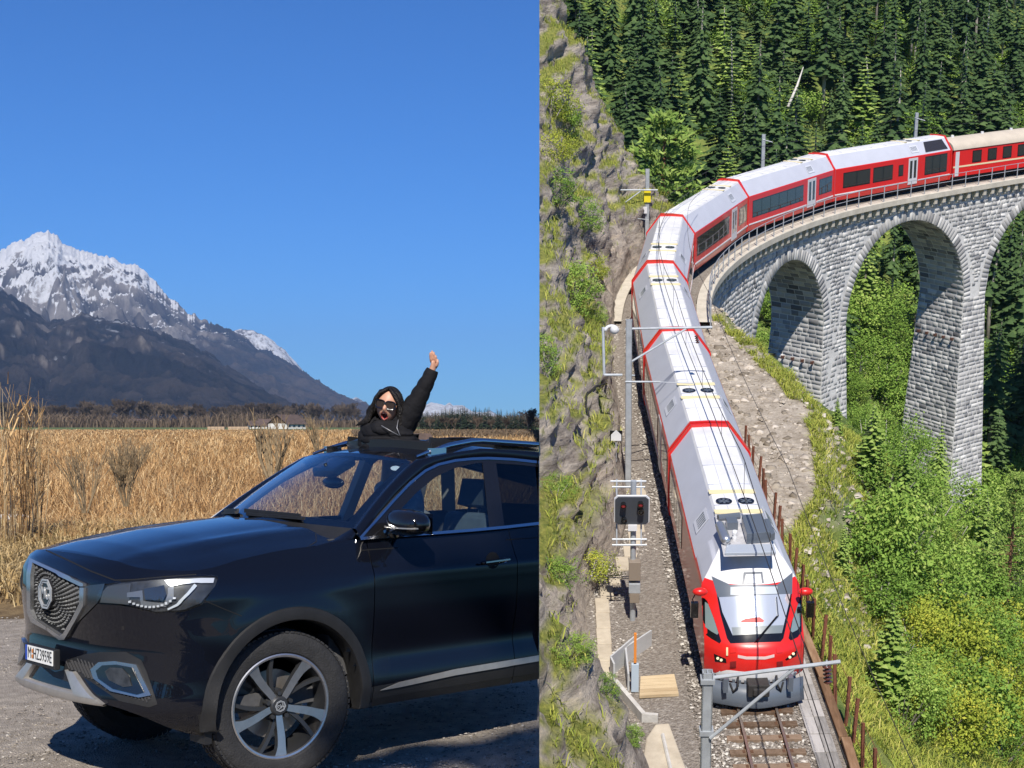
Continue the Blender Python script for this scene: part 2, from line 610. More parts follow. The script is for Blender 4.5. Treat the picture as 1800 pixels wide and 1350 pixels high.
def hit(tree, x, y):
    d = ray(x, y).normalized()
    o = Vector((0, 0, CAMH))
    loc, nrm, idx, dist = tree.ray_cast(o, d)
    if loc is None:
        return None
    if nrm.dot(d) > 0: nrm = -nrm
    return loc, nrm
def densify(poly, step):
    out = []
    for a, b in zip(poly, poly[1:] + poly[:1]):
        n = max(1, int(math.hypot(b[0] - a[0], b[1] - a[1]) / step))
        out += [(a[0] + (b[0] - a[0]) * i / n, a[1] + (b[1] - a[1]) * i / n) for i in range(n)]
    return out
def patch(name, poly, off, m, tree=None, parent=None, thick=0.006, step=7, smooth=True, MI=None):
    """a panel with outline poly (picture measure) laid on a built surface, off metres proud, with its own thickness"""
    tree = tree or T_body; MI = MI or MCI
    b = densify(poly, step)
    n = len(b)
    pts = list(b)
    xs = [p[0] for p in b]; ys = [p[1] for p in b]
    def inside(x, y):
        c = False
        for (x1, y1), (x2, y2) in zip(b, b[1:] + b[:1]):
            if (y1 > y) != (y2 > y) and x < (x2 - x1) * (y - y1) / (y2 - y1) + x1: c = not c
        return c
    x = min(xs) + step / 2
    while x < max(xs):
        y = min(ys) + step / 2
        while y < max(ys):
            if inside(x, y) and min((x - p[0]) ** 2 + (y - p[1]) ** 2 for p in b) > (step * 0.45) ** 2:
                pts.append((x, y))
            y += step
        x += step
    res = delaunay_2d_cdt([Vector(p) for p in pts], [], [list(range(n))], 1, 1e-5)
    v2, f2 = res[0], res[2]
    front = []; nr = []
    last = None
    for p in v2:
        h = hit(tree, p.x, p.y)
        front.append(h)
    good = [h for h in front if h]
    if not good:
        print('patch misses', name); return None
    mb = MB()
    F_ = []; B_ = []
    for p, h in zip(v2, front):
        if h is None:   # off the surface: stay at the depth of the nearest point that is on it
            k = min((i for i in range(len(v2)) if front[i]), key=lambda i: (v2[i] - p).length)
            dep = front[k][0].y
            h = (LD(p.x, p.y, dep), front[k][1])
        F_.append(MI @ (h[0] + h[1] * off)); B_.append(MI @ (h[0] + h[1] * (off - thick)))
    nv = len(F_)
    faces = [tuple(f) for f in f2]
    edge = {}
    for f in faces:
        for a, c in zip(f, f[1:] + f[:1]):
            edge[(a, c)] = edge.get((a, c), 0) + 1
    bord = [(a, c) for (a, c) in edge if (c, a) not in edge]
    mb.add(F_ + B_, faces + [tuple(nv + i for i in reversed(f)) for f in faces] + [(c, a, a + nv, c + nv) for a, c in bord])
    return mb.build(name, m, parent or car, smooth=smooth, angle=40)
def strip(path, w0, w1=None):
    """outline of a line of given width in picture measure"""
    w1 = w0 if w1 is None else w1
    L_ = []; R_ = []
    for i, p in enumerate(path):
        a = path[max(0, i - 1)]; b = path[min(len(path) - 1, i + 1)]
        dx, dy = b[0] - a[0], b[1] - a[1]; l = math.hypot(dx, dy) or 1
        w = (w0 + (w1 - w0) * i / (len(path) - 1)) / 2
        L_.append((p[0] - dy / l * w, p[1] + dx / l * w)); R_.append((p[0] + dy / l * w, p[1] - dx / l * w))
    return L_ + R_[::-1]
# ---- greenhouse
def ws_pt(u, v):
    """windscreen: u -1 near .. 1 far, v 0 base .. 1 top"""
    b = Vector((0.40 + 0.22 * u * u, 0.745 * u, 1.272 - 0.035 * u * u))
    t = Vector((1.09 + 0.075 * u * u, 0.60 * u, 1.665 - 0.045 * u * u))
    p = b.lerp(t, v)
    bul = 0.035 * math.sin(math.pi * v) * (1 - 0.3 * u * u)
    return p + Vector((-0.6, 0, 0.8)) * bul * 0.6
ws = MB(); ws.grid([[ws_pt(-1 + i / 8, j / 10) for j in range(11)] for i in range(17)])
ws_o = ws.build('windscreen', wsg, car, smooth=True)
T_ws = tree_of([ws])
cow = MB()
for i in range(24):
    u0, u1 = -1 + i / 12, -1 + (i + 1) / 12
    def ce(u):
        y = 0.80 * u
        return Vector((cowl_x(y), y, zh(cowl_x(y), y) - 0.004))
    def cm(u):
        p = ws_pt(u, 0); q = ce(u)
        return p.lerp(q, 0.5) - Vector((0, 0, 0.018))
    cow.add([ce(u0), ce(u1), cm(u1), cm(u0)], [(0, 1, 2, 3)]); cow.add([cm(u0), cm(u1), ws_pt(u1, 0), ws_pt(u0, 0)], [(0, 1, 2, 3)])
cow.build('cowl_panel', trim, car, smooth=True, weld=0.001)
def roof_z(x, y):
    u = y / 0.60
    zc = itp([(1.05, 1.662), (1.3, 1.688), (1.7, 1.7415), (2.4, 1.70), (3.4, 1.64)], x)
    return zc - 0.048 * abs(u) ** 2.2
roof = MB()
for i in range(24):
    for j in range(16):
        u0, u1 = -1 + j / 8, -1 + (j + 1) / 8
        def rp(k, u):
            xa = 1.09 + 0.075 * u * u
            x = xa + (3.4 - xa) * k / 24
            return Vector((x, 0.60 * u, roof_z(x, 0.60 * u) if k else 1.665 - 0.045 * u * u))
        q = [rp(i, u0), rp(i + 1, u0), rp(i + 1, u1), rp(i, u1)]
        c = (q[0] + q[2]) / 2
        if 1.40 < c.x < 2.25 and abs(c.y) < 0.45: continue
        roof.add(q, [(0, 1, 2, 3)])
roof.build('roof', paint, car, smooth=True, weld=0.001)
B_line = [(0.592, 1.185), (0.67, 1.245), (0.78, 1.325), (0.95, 1.435), (1.10, 1.518), (1.226, 1.578), (1.34, 1.606), (1.5, 1.626), (1.747, 1.634), (2.0, 1.62), (2.19, 1.603), (2.6, 1.55), (3.4, 1.38)]
def ghy(z): return -0.86 + (z - 1.19) * 0.5244
for sd in (1, -1):
    pil = MB(); P = []
    n = 40
    A = [ws_pt(-1, i / 14) for i in range(15)] + [Vector((1.165 + (3.4 - 1.165) * i / 26, -0.60, roof_z(1.165 + (3.4 - 1.165) * i / 26, 0.60))) for i in range(1, 27)]
    bl = [Vector((x, ghy(z), z)) for x, z in B_line]
    acc = [0]
    for a, b in zip(bl, bl[1:]): acc.append(acc[-1] + (b - a).length)
    # pair by x so that sections stay square to the pillar
    def bpt(i):
        a = A[i]
        if i <= 14:
            x = 0.592 + (1.23 - 0.592) * (i / 14)
        else:
            x = 1.23 + (3.4 - 1.23) * (i - 14) / 26
        z = itp(B_line, x)
        return Vector((x, ghy(z), z))
    for i in range(41):
        a, b = A[i], bpt(i)
        row = []
        for k in range(7):
            q = k / 6
            p = a.lerp(b, q)
            out = Vector((-0.25 if i < 15 else 0, -0.6, 0.75)).normalized()
            p += out * 0.028 * math.sin(math.pi * q)
            row.append(Vector((p.x, p.y * sd, p.z)))
        row.append(row[-1] + Vector((0.01, -0.035 * sd * -1, -0.03)))
        P.append(row)
    pil.grid(P)
    pil.build('roof_pillar', paint, car, smooth=True)
    if sd == 1: T_pil = tree_of([pil, roof])
    # roof rail
    rail = MB()
    pts = [Vector((1.22 + 2.1 * k / 24, -0.575 * sd, roof_z(1.22 + 2.1 * k / 24, 0.575) + 0.010 + 0.034 * min(1, (k / 3.2)) ** 0.6)) for k in range(25)]
    rail.tube(pts, [0.008 + 0.012 * min(1, k / 3) for k in range(25)], 8)
    for x in (1.32, 2.3):
        rail.box(x, x + 0.12, (-0.595 if sd > 0 else 0.56), (-0.56 if sd > 0 else 0.595), roof_z(x, 0.575) - 0.01, roof_z(x, 0.575) + 0.05)
    rail.build('roof_rail', chrome, car, smooth=True, angle=50)
# fender panel between cowl corner and pillar foot
for sd in (1, -1):
    fp = MB()
    e = [p for p in top_line if 0.30 < p.x < 0.66]
    a = Vector((cowl_x(0.8), -0.80, zh(cowl_x(0.8), 0.8)))
    w = ws_pt(-1, 0)
    c = Vector((0.592, ghy(1.185), 1.185))
    poly = [a] + e + [c, w]
    poly = [Vector((p.x, p.y * sd, p.z)) for p in poly]
    ctr = sum(poly, Vector()) / len(poly) + Vector((0, 0, 0.006))
    for k in range(len(poly)):
        fp.add([poly[k], poly[(k + 1) % len(poly)], ctr], [(0, 1, 2)])
    fp.build('fender_panel', paint, car, smooth=True, weld=0.001)
# side glass and its frames
front_win = [(668, 938), (700, 899), (733, 864), (768, 836), (800, 821), (836, 813), (850, 812), (863, 929)]
rear_win = [(872, 814), (915, 816), (965, 822), (965, 917), (886, 926)]
patch('window', front_win, -0.004, sideg, T_gh, thick=0.002, step=14)
patch('window', rear_win, -0.004, darkg, T_gh, thick=0.002, step=14)
patch('window_pillar', [(848, 812), (872, 814), (887, 927), (861, 929)], 0.0, gloss, T_gh, step=12)
patch('window_frame', [(632, 947), (700, 873), (748, 829), (790, 812), (858, 806), (965, 816), (965, 823), (915, 817), (850, 813), (836, 814), (800, 822), (768, 837), (733, 865), (700, 900), (668, 939)], -0.001, gloss, T_gh, step=12)
patch('window_moulding', strip([(633, 946), (660, 916), (690, 882), (720, 850), (747, 828), (770, 817), (800, 810), (830, 807), (858, 806), (900, 808), (965, 815)], 4.5), 0.006, chrome, T_gh, step=9)
patch('belt_moulding', strip([(632, 948), (680, 944), (766, 938), (830, 933), (885, 928), (965, 919)], 5), 0.012, chrome, T_gh, step=12)
patch('corner_trim', [(640, 944), (668, 918), (676, 941)], 0.002, gloss, T_gh)
for sd in (-1,):    # far side window frame, seen through the cabin
    fr = MB()
    L1 = [Vector((x, -ghy(z), z)) for x, z in B_line]
    fr.tube(L1, 0.03, 6)
    fr.bar((1.66, -ghy(1.19), 1.15), (1.72, -ghy(1.62), 1.62), 0.10, 0.05)
    fr.bar((2.62, -ghy(1.19), 1.15), (2.45, -ghy(1.56), 1.56), 0.10, 0.05)
    fr.build('window_frame', beige, car)
    ln = MB()
    ln.bar((0.6, 0.84, 1.12), (3.3, 0.84, 1.12), 0.03, 0.16)
    ln.build('door_sill', cabin, car)
apl = MB(); apl2 = MB()
apl.tube([ws_pt(1, k / 8) + Vector((0.03, -0.03, -0.02)) for k in range(9)], 0.028, 6)
apl2.tube([ws_pt(-1, k / 8) + Vector((0.03, 0.03, -0.02)) for k in range(9)], 0.024, 6)
apl.build('pillar_lining', cabin, car); apl2.build('pillar_lining', cabin, car)
# black border of the windscreen
wb = MB()
def wsoff(u, v, o): return ws_pt(u, v) + Vector((-0.55, 0, 0.83)) * o
for k in range(20):
    v0, v1 = k / 20, (k + 1) / 20
    for u in (-1, 1):
        wb.add([wsoff(u, v0, -.003), wsoff(u, v1, -.003), wsoff(u * 0.935, v1, -.003), wsoff(u * 0.935, v0, -.003)], [(0, 1, 2, 3)])
    u0, u1 = -1 + k / 10, -1 + (k + 1) / 10
    wb.add([wsoff(u0, 0, -.004), wsoff(u1, 0, -.004), wsoff(u1, 0.085, -.004), wsoff(u0, 0.085, -.004)], [(0, 1, 2, 3)])
    wb.add([wsoff(u0, 0.95, -.004), wsoff(u1, 0.95, -.004), wsoff(u1, 1, -.004), wsoff(u0, 1, -.004)], [(0, 1, 2, 3)])
wb.build('windscreen_border', gloss, car)
def wsbox(u, v, su, sv, d0, d1):
    m = MB()
    q = [wsoff(u - su, v - sv, d0), wsoff(u + su, v - sv, d0), wsoff(u + su, v + sv * 0.9, d0), wsoff(u - su, v + sv * 0.9, d0)]
    return m.prism(q, Vector((0.25, 0, -0.97)) * (d0 - d1))
bevel(wsbox(0.0, 0.86, 0.20, 0.12, -0.01, -0.07).build('camera_housing', gloss, car), 0.012)
rm = MB(); rm.sphere((0.98, -0.02, 1.475), 0.12, 14, 8, (0.22, 1.0, 0.32)); rm.tube([(0.98, 0, 1.50), (0.93, 0.0, 1.60)], 0.012, 6)
rm.build('interior_mirror', gloss, car, smooth=True)
st = patch('windscreen_sticker', [(695 + 9 * math.cos(a * .5236), 822 + 4.2 * math.sin(a * .5236)) for a in range(12)], -0.004, mat('white_sticker', (0.75, 0.77, 0.78), 0.5), T_ws, thick=0.001, step=5)
# sunroof deflector, frame and slid-back panel
df = MB()
prof = [(0.0, 0.0), (0.0, 0.060), (0.02, 0.068), (0.045, 0.064), (0.055, 0.0)]
pts = []
for u in [i / 16 for i in range(-16, 17)]:
    y = 0.47 * u
    x = 1.375 + 0.05 * abs(u) ** 3
    pts.append([Vector((x + a, y, roof_z(x, y) - 0.01 + h * 1.0)) for a, h in prof])
df.grid(pts)
for s_ in (-1, 1):
    df.bar((1.42, 0.45 * s_, 1.74), (1.95, 0.45 * s_, 1.685), 0.02, 0.05)
    df.add([pts[0 if s_ < 0 else -1][k] for k in range(5)], [(0, 1, 2, 3, 4)])
df.build('wind_deflector', mat('deflector_black', (0.016, 0.016, 0.017), 0.32, spec=0.3), car, smooth=True, angle=35)
sf = MB()
for s_ in (-1, 1):
    sf.box(1.40, 2.30, 0.43 * s_ - 0.025, 0.43 * s_ + 0.025, 1.60, 1.665)
sf.box(1.40, 1.44, -0.45, 0.45, 1.62, 1.655); sf.box(2.22, 2.30, -0.45, 0.45, 1.6, 1.665)
sf.build('sunroof_frame', trim, car)
gp = MB(); gp.grid([[Vector((2.05 + 0.11 * i, 0.1 * j, roof_z(2.05 + 0.11 * i, 0.1 * j) + 0.028 + 0.01 * math.exp(-i))) for j in range(-4, 5)] for i in range(9)])
gpo = gp.build('sunroof_panel', gloss, car, smooth=True)
md = gpo.modifiers.new('thick', 'SOLIDIFY'); md.thickness = 0.012; md.offset = -1
# cabin
cb = MB()
cb.box(0.42, 0.86, -0.80, 0.80, 0.85, 1.185); cb.box(-0.3, 3.3, -0.80, 0.80, 0.27, 0.36)
cb.box(0.42, 0.55, -0.8, 0.8, 0.4, 1.0)
cb.build('dashboard', cabin, car); 
db = MB(); db.box(0.52, 0.60, -0.14, 0.14, 1.18, 1.26); bevel(db.build('display', gloss, car), 0.01)
sw = MB()
Msw = Matrix.Translation((0.98, -0.38, 1.06)) @ Matrix.Rotation(R(-62), 4, 'Y')
sw.tube([Msw @ Vector((0.19 * math.cos(a * math.pi / 12), 0.19 * math.sin(a * math.pi / 12), 0)) for a in range(25)], 0.016, 6, cap=False)
sw.bar(Msw @ Vector((-0.18, 0, 0)), Msw @ Vector((0.18, 0, 0)), 0.05, 0.03); sw.bar(Msw @ Vector((0, 0, -0.2)), Msw @ Vector((0, 0, 0.02)), 0.1, 0.1)
sw.build('steering_wheel', gloss, car, smooth=True, angle=40)
for y in (-0.38, 0.38):
    s_ = MB()
    s_.box(1.2, 1.72, y - 0.25, y + 0.25, 0.55, 0.72)
    Mb = Matrix.Translation((1.70, y, 0.70)) @ Matrix.Rotation(R(14), 4, 'Y')
    s_.box(-0.06, 0.08, -0.25, 0.25, 0, 0.58, Mb)
    o = s_.build('seat', mat('seat_fabric', (0.20, 0.20, 0.205), 0.8, var=0.2, scale=10), car); bevel(o, 0.05, 3)
    h_ = MB(); h_.box(-0.05, 0.06, -0.13, 0.13, 0.62, 0.80, Mb); h_.box(-0.01, 0.01, -0.06, -0.045, 0.56, 0.63, Mb); h_.box(-0.01, 0.01, 0.045, 0.06, 0.56, 0.63, Mb)
    h = h_.build('headrest', cabin, o); bevel(h, 0.03, 3)
s_ = MB(); s_.box(2.35, 2.9, -0.65, 0.65, 0.5, 0.7); s_.box(2.85, 3.0, -0.65, 0.65, 0.6, 1.25)
bevel(s_.build('rear_seat', cabin, car), 0.05, 3)
# ---- wheel arches, wheels
T_side = T_body
def side_pt(x, z, off=0.0):
    o = MC @ Vector((x, -2.5, z)); d = (MC.to_3x3() @ Vector((0, 1, 0)))
    loc, n, i, dd = T_body.ray_cast(o, d)
    y = (MCI @ loc).y if loc is not None and (MCI @ loc).y < -0.5 else -side_w(x, max(z, 0.26))
    return Vector((x, y - off, z))
for cx_, sides in ((AX, (1, -1)),):
    for sd in sides:
        clad = MB(); P = []
        for i in range(49):
            a = R(-24 + 228 * i / 48)
            row = []
            for r_, o_ in ((0.462, -0.10), (0.462, 0.004), (0.468, 0.014), (0.50, 0.017), (0.530, 0.013), (0.536, 0.0)):
                x, z = AX + r_ * math.cos(a), AZ + r_ * math.sin(a)
                z2 = max(z, 0.215)
                p = side_pt(x, max(z2, 0.25), o_); p.z = z2
                base = -side_w(x, max(z2, 0.26)) - o_
                p.y = base if abs(p.y - base) > 0.05 else p.y
                row.append(Vector((p.x, p.y * sd, p.z)))
            P.append(row)
        clad.grid(P)
        clad.build('wheel_arch', trim, car, smooth=True, angle=40)
        well = MB()
        well.grid([[Vector((cx_ + 0.468 * math.cos(R(a)), -y * sd, AZ + 0.468 * math.sin(R(a)))) for y in (0.83, 0.4)] for a in range(-10, 191, 10)])
        well.add([Vector((cx_ + 0.468 * math.cos(R(a)), -0.45 * sd, AZ + 0.468 * math.sin(R(a)))) for a in range(0, 181, 15)], [tuple(range(13))])
        well.build('wheel_well', gapm, car)
def text_mesh(txt, size, depth, m, align='CENTER'):
    cu = bpy.data.curves.new('lettering', 'FONT')
    cu.body = txt; cu.size = size; cu.extrude = depth; cu.align_x = align; cu.align_y = 'CENTER'
    cu.resolution_u = 3
    o = bpy.data.objects.new('lettering', cu); COL.objects.link(o)
    bpy.context.view_layer.update()
    me = bpy.data.meshes.new_from_object(o.evaluated_get(bpy.context.evaluated_depsgraph_get()))
    bpy.data.objects.remove(o); bpy.data.curves.remove(cu)
    me.materials.clear(); me.materials.append(m)
    return me
satin_b = mat('badge_silver', (0.55, 0.56, 0.57), 0.35, 0.5)
badge_m = mat('badge_black', (0.02, 0.02, 0.022), 0.25, coat=0.5)
def badge(name, size, parent, M):
    """octagonal badge with two letters; faces -y in its own frame"""
    b = MB()
    oc = [Vector((size * math.cos(R(22.5 + 45 * k)), 0, size * math.sin(R(22.5 + 45 * k)))) for k in range(8)]
    b.prism(oc, (0, -size * 0.16, 0))
    o = b.build(name, badge_m, parent, M)
    fr = MB()
    for s0, s1 in ((1.0, 0.88), (0.80, 0.73)):
        for k in range(8):
            a, c = oc[k], oc[(k + 1) % 8]
            q = [a * s0, c * s0, c * s1, a * s1]
            fr.prism([p + Vector((0, -size * 0.15, 0)) for p in q], (0, -size * 0.07, 0))
    t_ = text_mesh('MG', size * 0.95, size * 0.03, satin_b)
    me = fr.mesh('badge_frame', satin_b)
    bm = bmesh.new(); bm.from_mesh(me)
    t_.transform(Matrix.Translation((0, -size * 0.19, 0)) @ Matrix.Rotation(R(90), 4, 'X') @ Matrix.Diagonal((0.80, 1.15, 1, 1)))
    bm.from_mesh(t_); bm.to_mesh(me); bm.free()
    return o, link('badge_lettering', me, parent, M)
def wheel(cx_, sd, steer):
    w = bpy.data.objects.new('wheel', None); COL.objects.link(w); w.parent = car
    w.matrix_local = Matrix.Translation((cx_, -0.79 * sd, 0.29)) @ Matrix.Rotation(R(steer) + (0 if sd > 0 else math.pi), 4, 'Z') @ Matrix.Diagonal((1.225, 1.1, 1.225, 1))
    ty = MB()
    ty.lathe([(0.232, -0.085), (0.245, -0.103), (0.285, -0.114), (0.318, -0.110), (0.332, -0.100), (0.338, -0.088), (0.339, -0.05), (0.332, -0.047), (0.332, -0.040), (0.341, -0.038), (0.341, 0.0), (0.333, 0.004), (0.333, 0.012), (0.341, 0.015), (0.339, 0.06), (0.332, 0.062), (0.332, 0.07), (0.338, 0.074), (0.33, 0.10), (0.285, 0.112), (0.23, 0.09)], 72)
    ty.build('tyre', rubber, w, smooth=True, angle=30)
    tr = MB()
    for k in range(78):
        a = 2 * math.pi * k / 78
        Mk = Matrix.Rotation(a, 4, 'Y')
        for y0, y1, sk in ((-0.106, -0.056, 0.006), (-0.034, -0.002, -0.005), (0.018, 0.056, 0.005), (0.076, 0.102, -0.006)):
            q = [Vector((0.330, y0, sk)), Vector((0.330, y1, -sk)), Vector((0.330, y1, 0.0195 - sk)), Vector((0.330, y0, 0.0195 + sk))]
            tr.prism([Mk @ p for p in q], Mk @ Vector((0.0145 if y0 > -0.1 else 0.0085, 0, 0)))
    tr.build('tread', rubber, w)
    rm_ = MB()
    rm_.lathe([(0.236, -0.088), (0.238, -0.096), (0.232, -0.099), (0.224, -0.097), (0.221, -0.088)], 64)
    rm_.build('rim_edge', alloy, w, smooth=True, angle=30)
    bar_ = MB()
    bar_.lathe([(0.223, -0.09), (0.214, -0.05), (0.208, 0.08)], 48)
    bar_.lathe([(0.0, -0.02), (0.075, -0.02), (0.075, 0.05)], 32)
    rim = bar_.build('rim', alloy_dark, w, smooth=True, angle=30)
    for k in range(5):
        a0 = R(270 + 72 * k)      # one blade points straight down
        sp = MB(); dk = MB()
        def pol(r_, a, y): return Vector((r_ * math.cos(a), y, r_ * math.sin(a)))
        L_, R2 = [], []
        for i in range(9):
            q = i / 8
            r_ = 0.045 + (0.226 - 0.045) * q
            bend = R(3) * math.sin(math.pi * q)
            hw = (0.015 + 0.006 * q + 0.016 * max(0, q - 0.8) * 5 * 0.5) / r_
            y = -0.070 - 0.020 * q
            L_.append(pol(r_, a0 + bend + hw, y)); R2.append(pol(r_, a0 + bend - hw, y))
        for i in range(8):
            sp.add([L_[i], L_[i + 1], R2[i + 1], R2[i]], [(0, 1, 2, 3)])
            dn = Vector((0, 0.035, 0))
            dk.add([L_[i], L_[i + 1], L_[i + 1] + dn, L_[i] + dn], [(0, 1, 2, 3)]); dk.add([R2[i], R2[i + 1], R2[i + 1] + dn, R2[i] + dn], [(0, 1, 2, 3)])
        L_, R2 = [], []
        for i in range(9):
            q = i / 8
            r_ = 0.06 + (0.224 - 0.06) * q
            a = a0 - R(12 + 14 * q)
            hw = 0.009 / r_
            y = -0.058 - 0.026 * q
            L_.append(pol(r_, a + hw, y)); R2.append(pol(r_, a - hw, y))
        for i in range(8):
            dn = Vector((0, 0.03, 0))
            dk.add([L_[i], L_[i + 1], R2[i + 1], R2[i]], [(0, 1, 2, 3)])
            dk.add([L_[i], L_[i + 1], L_[i + 1] + dn, L_[i] + dn], [(0, 1, 2, 3)]); dk.add([R2[i], R2[i + 1], R2[i + 1] + dn, R2[i] + dn], [(0, 1, 2, 3)])
        sp.build('spoke', alloy, w, smooth=True)
        dk.build('spoke', alloy_dark, w)
        bo = MB(); c = pol(0.057, a0 + R(36), -0.05)
        bo.lathe([(0.0, -0.03), (0.010, -0.03), (0.011, 0.02)], 8, Matrix.Translation(c))
        bo.build('wheel_bolt', alloy_dark, w)
    hb = MB(); hb.lathe([(0.0, -0.082), (0.036, -0.082), (0.042, -0.076), (0.05, -0.06), (0.06, -0.04)], 24)
    hb.build('hub_cap', alloy_dark, w, smooth=True, angle=30)
    badge('badge', 0.026, w, Matrix.Translation((0, -0.0825, 0)) @ Matrix.Rotation(R(160), 4, 'Y'))
    dc = MB(); dc.lathe([(0.07, 0.02), (0.155, 0.02), (0.155, 0.045), (0.07, 0.045)], 40)
    dc.build('brake_disc', mat('brake_steel', (0.30, 0.27, 0.24), 0.4, 0.8, var=0.3, scale=8), w, smooth=True, angle=30)
    cl = MB()
    for a in range(130, 190, 12):
        cl.box(-0.03, 0.03, -0.005, 0.06, 0.115, 0.185, Matrix.Rotation(R(90 - a), 4, 'Y'))
    bevel(cl.build('brake_caliper', alloy_dark, w), 0.006)
    return w
wheel(0.06, 1, -7)
wheel(0.06, -1, -7)
# ---- front end
def mirrored(o):
    """the same part on the far side of the car"""
    if o is None: return
    me = o.data.copy(); me.transform(Matrix.Diagonal((1, -1, 1, 1))); me.flip_normals()
    return link(o.name.split('.')[0], me, car)
hl = [(177, 1059), (182, 1040), (190, 1030), (215, 1025), (290, 1019), (355, 1015), (378, 1016), (381, 1020), (377, 1031), (352, 1060), (322, 1072), (275, 1075), (243, 1067), (215, 1061)]
def grow(poly, d):
    cx_ = sum(p[0] for p in poly) / len(poly); cy_ = sum(p[1] for p in poly) / len(poly)
    return [(p[0] + (d if p[0] > cx_ else -d) * min(1, abs(p[0] - cx_) / 20), p[1] + (d if p[1] > cy_ else -d) * min(1, abs(p[1] - cy_) / 8)) for p in poly]
mirrored(patch('headlight', grow(hl, 3), 0.001, gapm, step=8))
h_ = patch('headlight', grow(hl, 3), 0.001, gapm, step=8)
patch('lamp_housing', hl, 0.006, lampg, parent=h_, step=8)
patch('lamp_wing', [(179, 1058), (184, 1040), (192, 1031), (232, 1026), (229, 1062)], 0.012, mat('lamp_grey', (0.085, 0.088, 0.09), 0.35, 0.4), parent=h_, step=8)
patch('daylight_strip', [(290, 1022), (352, 1018), (375, 1018), (373, 1026), (345, 1026), (318, 1028), (300, 1032)], 0.016, lampw, parent=h_, step=6)
patch('daylight_strip', strip([(343, 1029), (330, 1044), (312, 1062), (296, 1070)], 6, 3), 0.018, mat('lamp_light_guide', (0.6, 0.64, 0.66), 0.2, 0.2), parent=h_, step=6)
patch('lamp_bezel', [(226, 1042), (252, 1038), (254, 1056), (290, 1060), (296, 1044), (296, 1034), (306, 1030), (306, 1052), (292, 1066), (250, 1064), (248, 1050), (226, 1050)], 0.014, mat('lamp_bezel_grey', (0.20, 0.21, 0.22), 0.3, 0.5), parent=h_, step=5)
patch('lamp_projector', [(256, 1036), (290, 1030), (294, 1046), (288, 1056), (258, 1054)], 0.022, mat('lamp_lens', (0.03, 0.035, 0.04), 0.05, coat=1.0), parent=h_, step=5)
for k in range(12):
    q = k / 11
    x = 232 + 75 * q; y = 1057 + 12 * math.sin(math.pi * q * 0.8) - 6 * q * q * 2
    patch('lamp_diode', [(x - 2.2, y - 1.6), (x + 2.2, y - 1.6), (x + 2.2, y + 1.6), (x - 2.2, y + 1.6)], 0.022, lampw, parent=h_, step=5, smooth=False)
hp = patch('lamp_cover', hl, 0.034, glass_mat('lamp_glass', (0.96, 0.97, 0.98), -0.02), parent=h_, thick=0.002, step=8)
# grille
patch('grille', [(63, 990), (148, 1031), (146, 1062), (114, 1116), (66, 1087), (58, 1070), (60, 1010)], 0.002, gapm, step=8)
dchrome2 = mat('grille_chrome', (0.48, 0.49, 0.50), 0.25, 0.85)
gr_o = patch('grille_frame', [(53, 1010), (58, 983), (100, 1002), (152, 1026), (152, 1031), (147, 1031), (100, 1008), (63, 991), (60, 1012), (60, 1071), (66, 1086), (88, 1101), (87, 1106), (61, 1092), (54, 1074)], 0.022, dchrome2, thick=0.03, step=5)
patch('grille_frame', [(146, 1033), (153, 1033), (152, 1064), (137, 1092), (119, 1123), (110, 1124), (88, 1106), (89, 1101), (111, 1116), (117, 1112), (132, 1087), (145, 1060)], 0.022, dchrome2, thick=0.03, step=5)
patch('grille_wing', [(151, 1030), (186, 1026), (179, 1050), (172, 1060), (136, 1096), (148, 1068)], 0.008, mat('dark_chrome', (0.16, 0.16, 0.165), 0.25, 0.9), step=7)
stud = MB(); 
for ring in range(1, 12):
    n = 9 + ring * 5
    for k in range(n):
        a = 2 * math.pi * (k + 0.5 * (ring % 2)) / n
        x = 90 + ring * 6.4 * math.cos(a) * 0.75; y = 1044 + ring * 6.8 * math.sin(a) + ring * 6.4 * math.cos(a) * 0.36
        poly = [(66, 996), (145, 1036), (142, 1060), (114, 1108), (69, 1082), (64, 1066)]
        c = False
        for (x1, y1), (x2, y2) in zip(poly, poly[1:] + poly[:1]):
            if (y1 > y) != (y2 > y) and x < (x2 - x1) * (y - y1) / (y2 - y1) + x1: c = not c
        if not c or ring < 2: continue
        h = hit(T_body, x, y)
        if not h: continue
        p = MCI @ h[0]
        s_ = 0.0065 + 0.0008 * ring
        stud.add([p + Vector((-0.004, s_, 0)), p + Vector((-0.004, 0, s_ * 1.25)), p + Vector((-0.004, -s_, 0)), p + Vector((-0.004, 0, -s_ * 1.25)), p + Vector((-0.022, 0, 0))], [(0, 1, 4), (1, 2, 4), (2, 3, 4), (3, 0, 4)])
tag(stud.build('grille_stud', mat('stud_chrome', (0.075, 0.078, 0.08), 0.3, 0.7), car), kind='stuff')
h = hit(T_body, 88, 1043)
pb = MCI @ h[0]
badge('badge', 0.088, car, Matrix.Translation((pb.x - 0.012, pb.y, pb.z)) @ Matrix.Rotation(R(-90), 4, 'Z'))
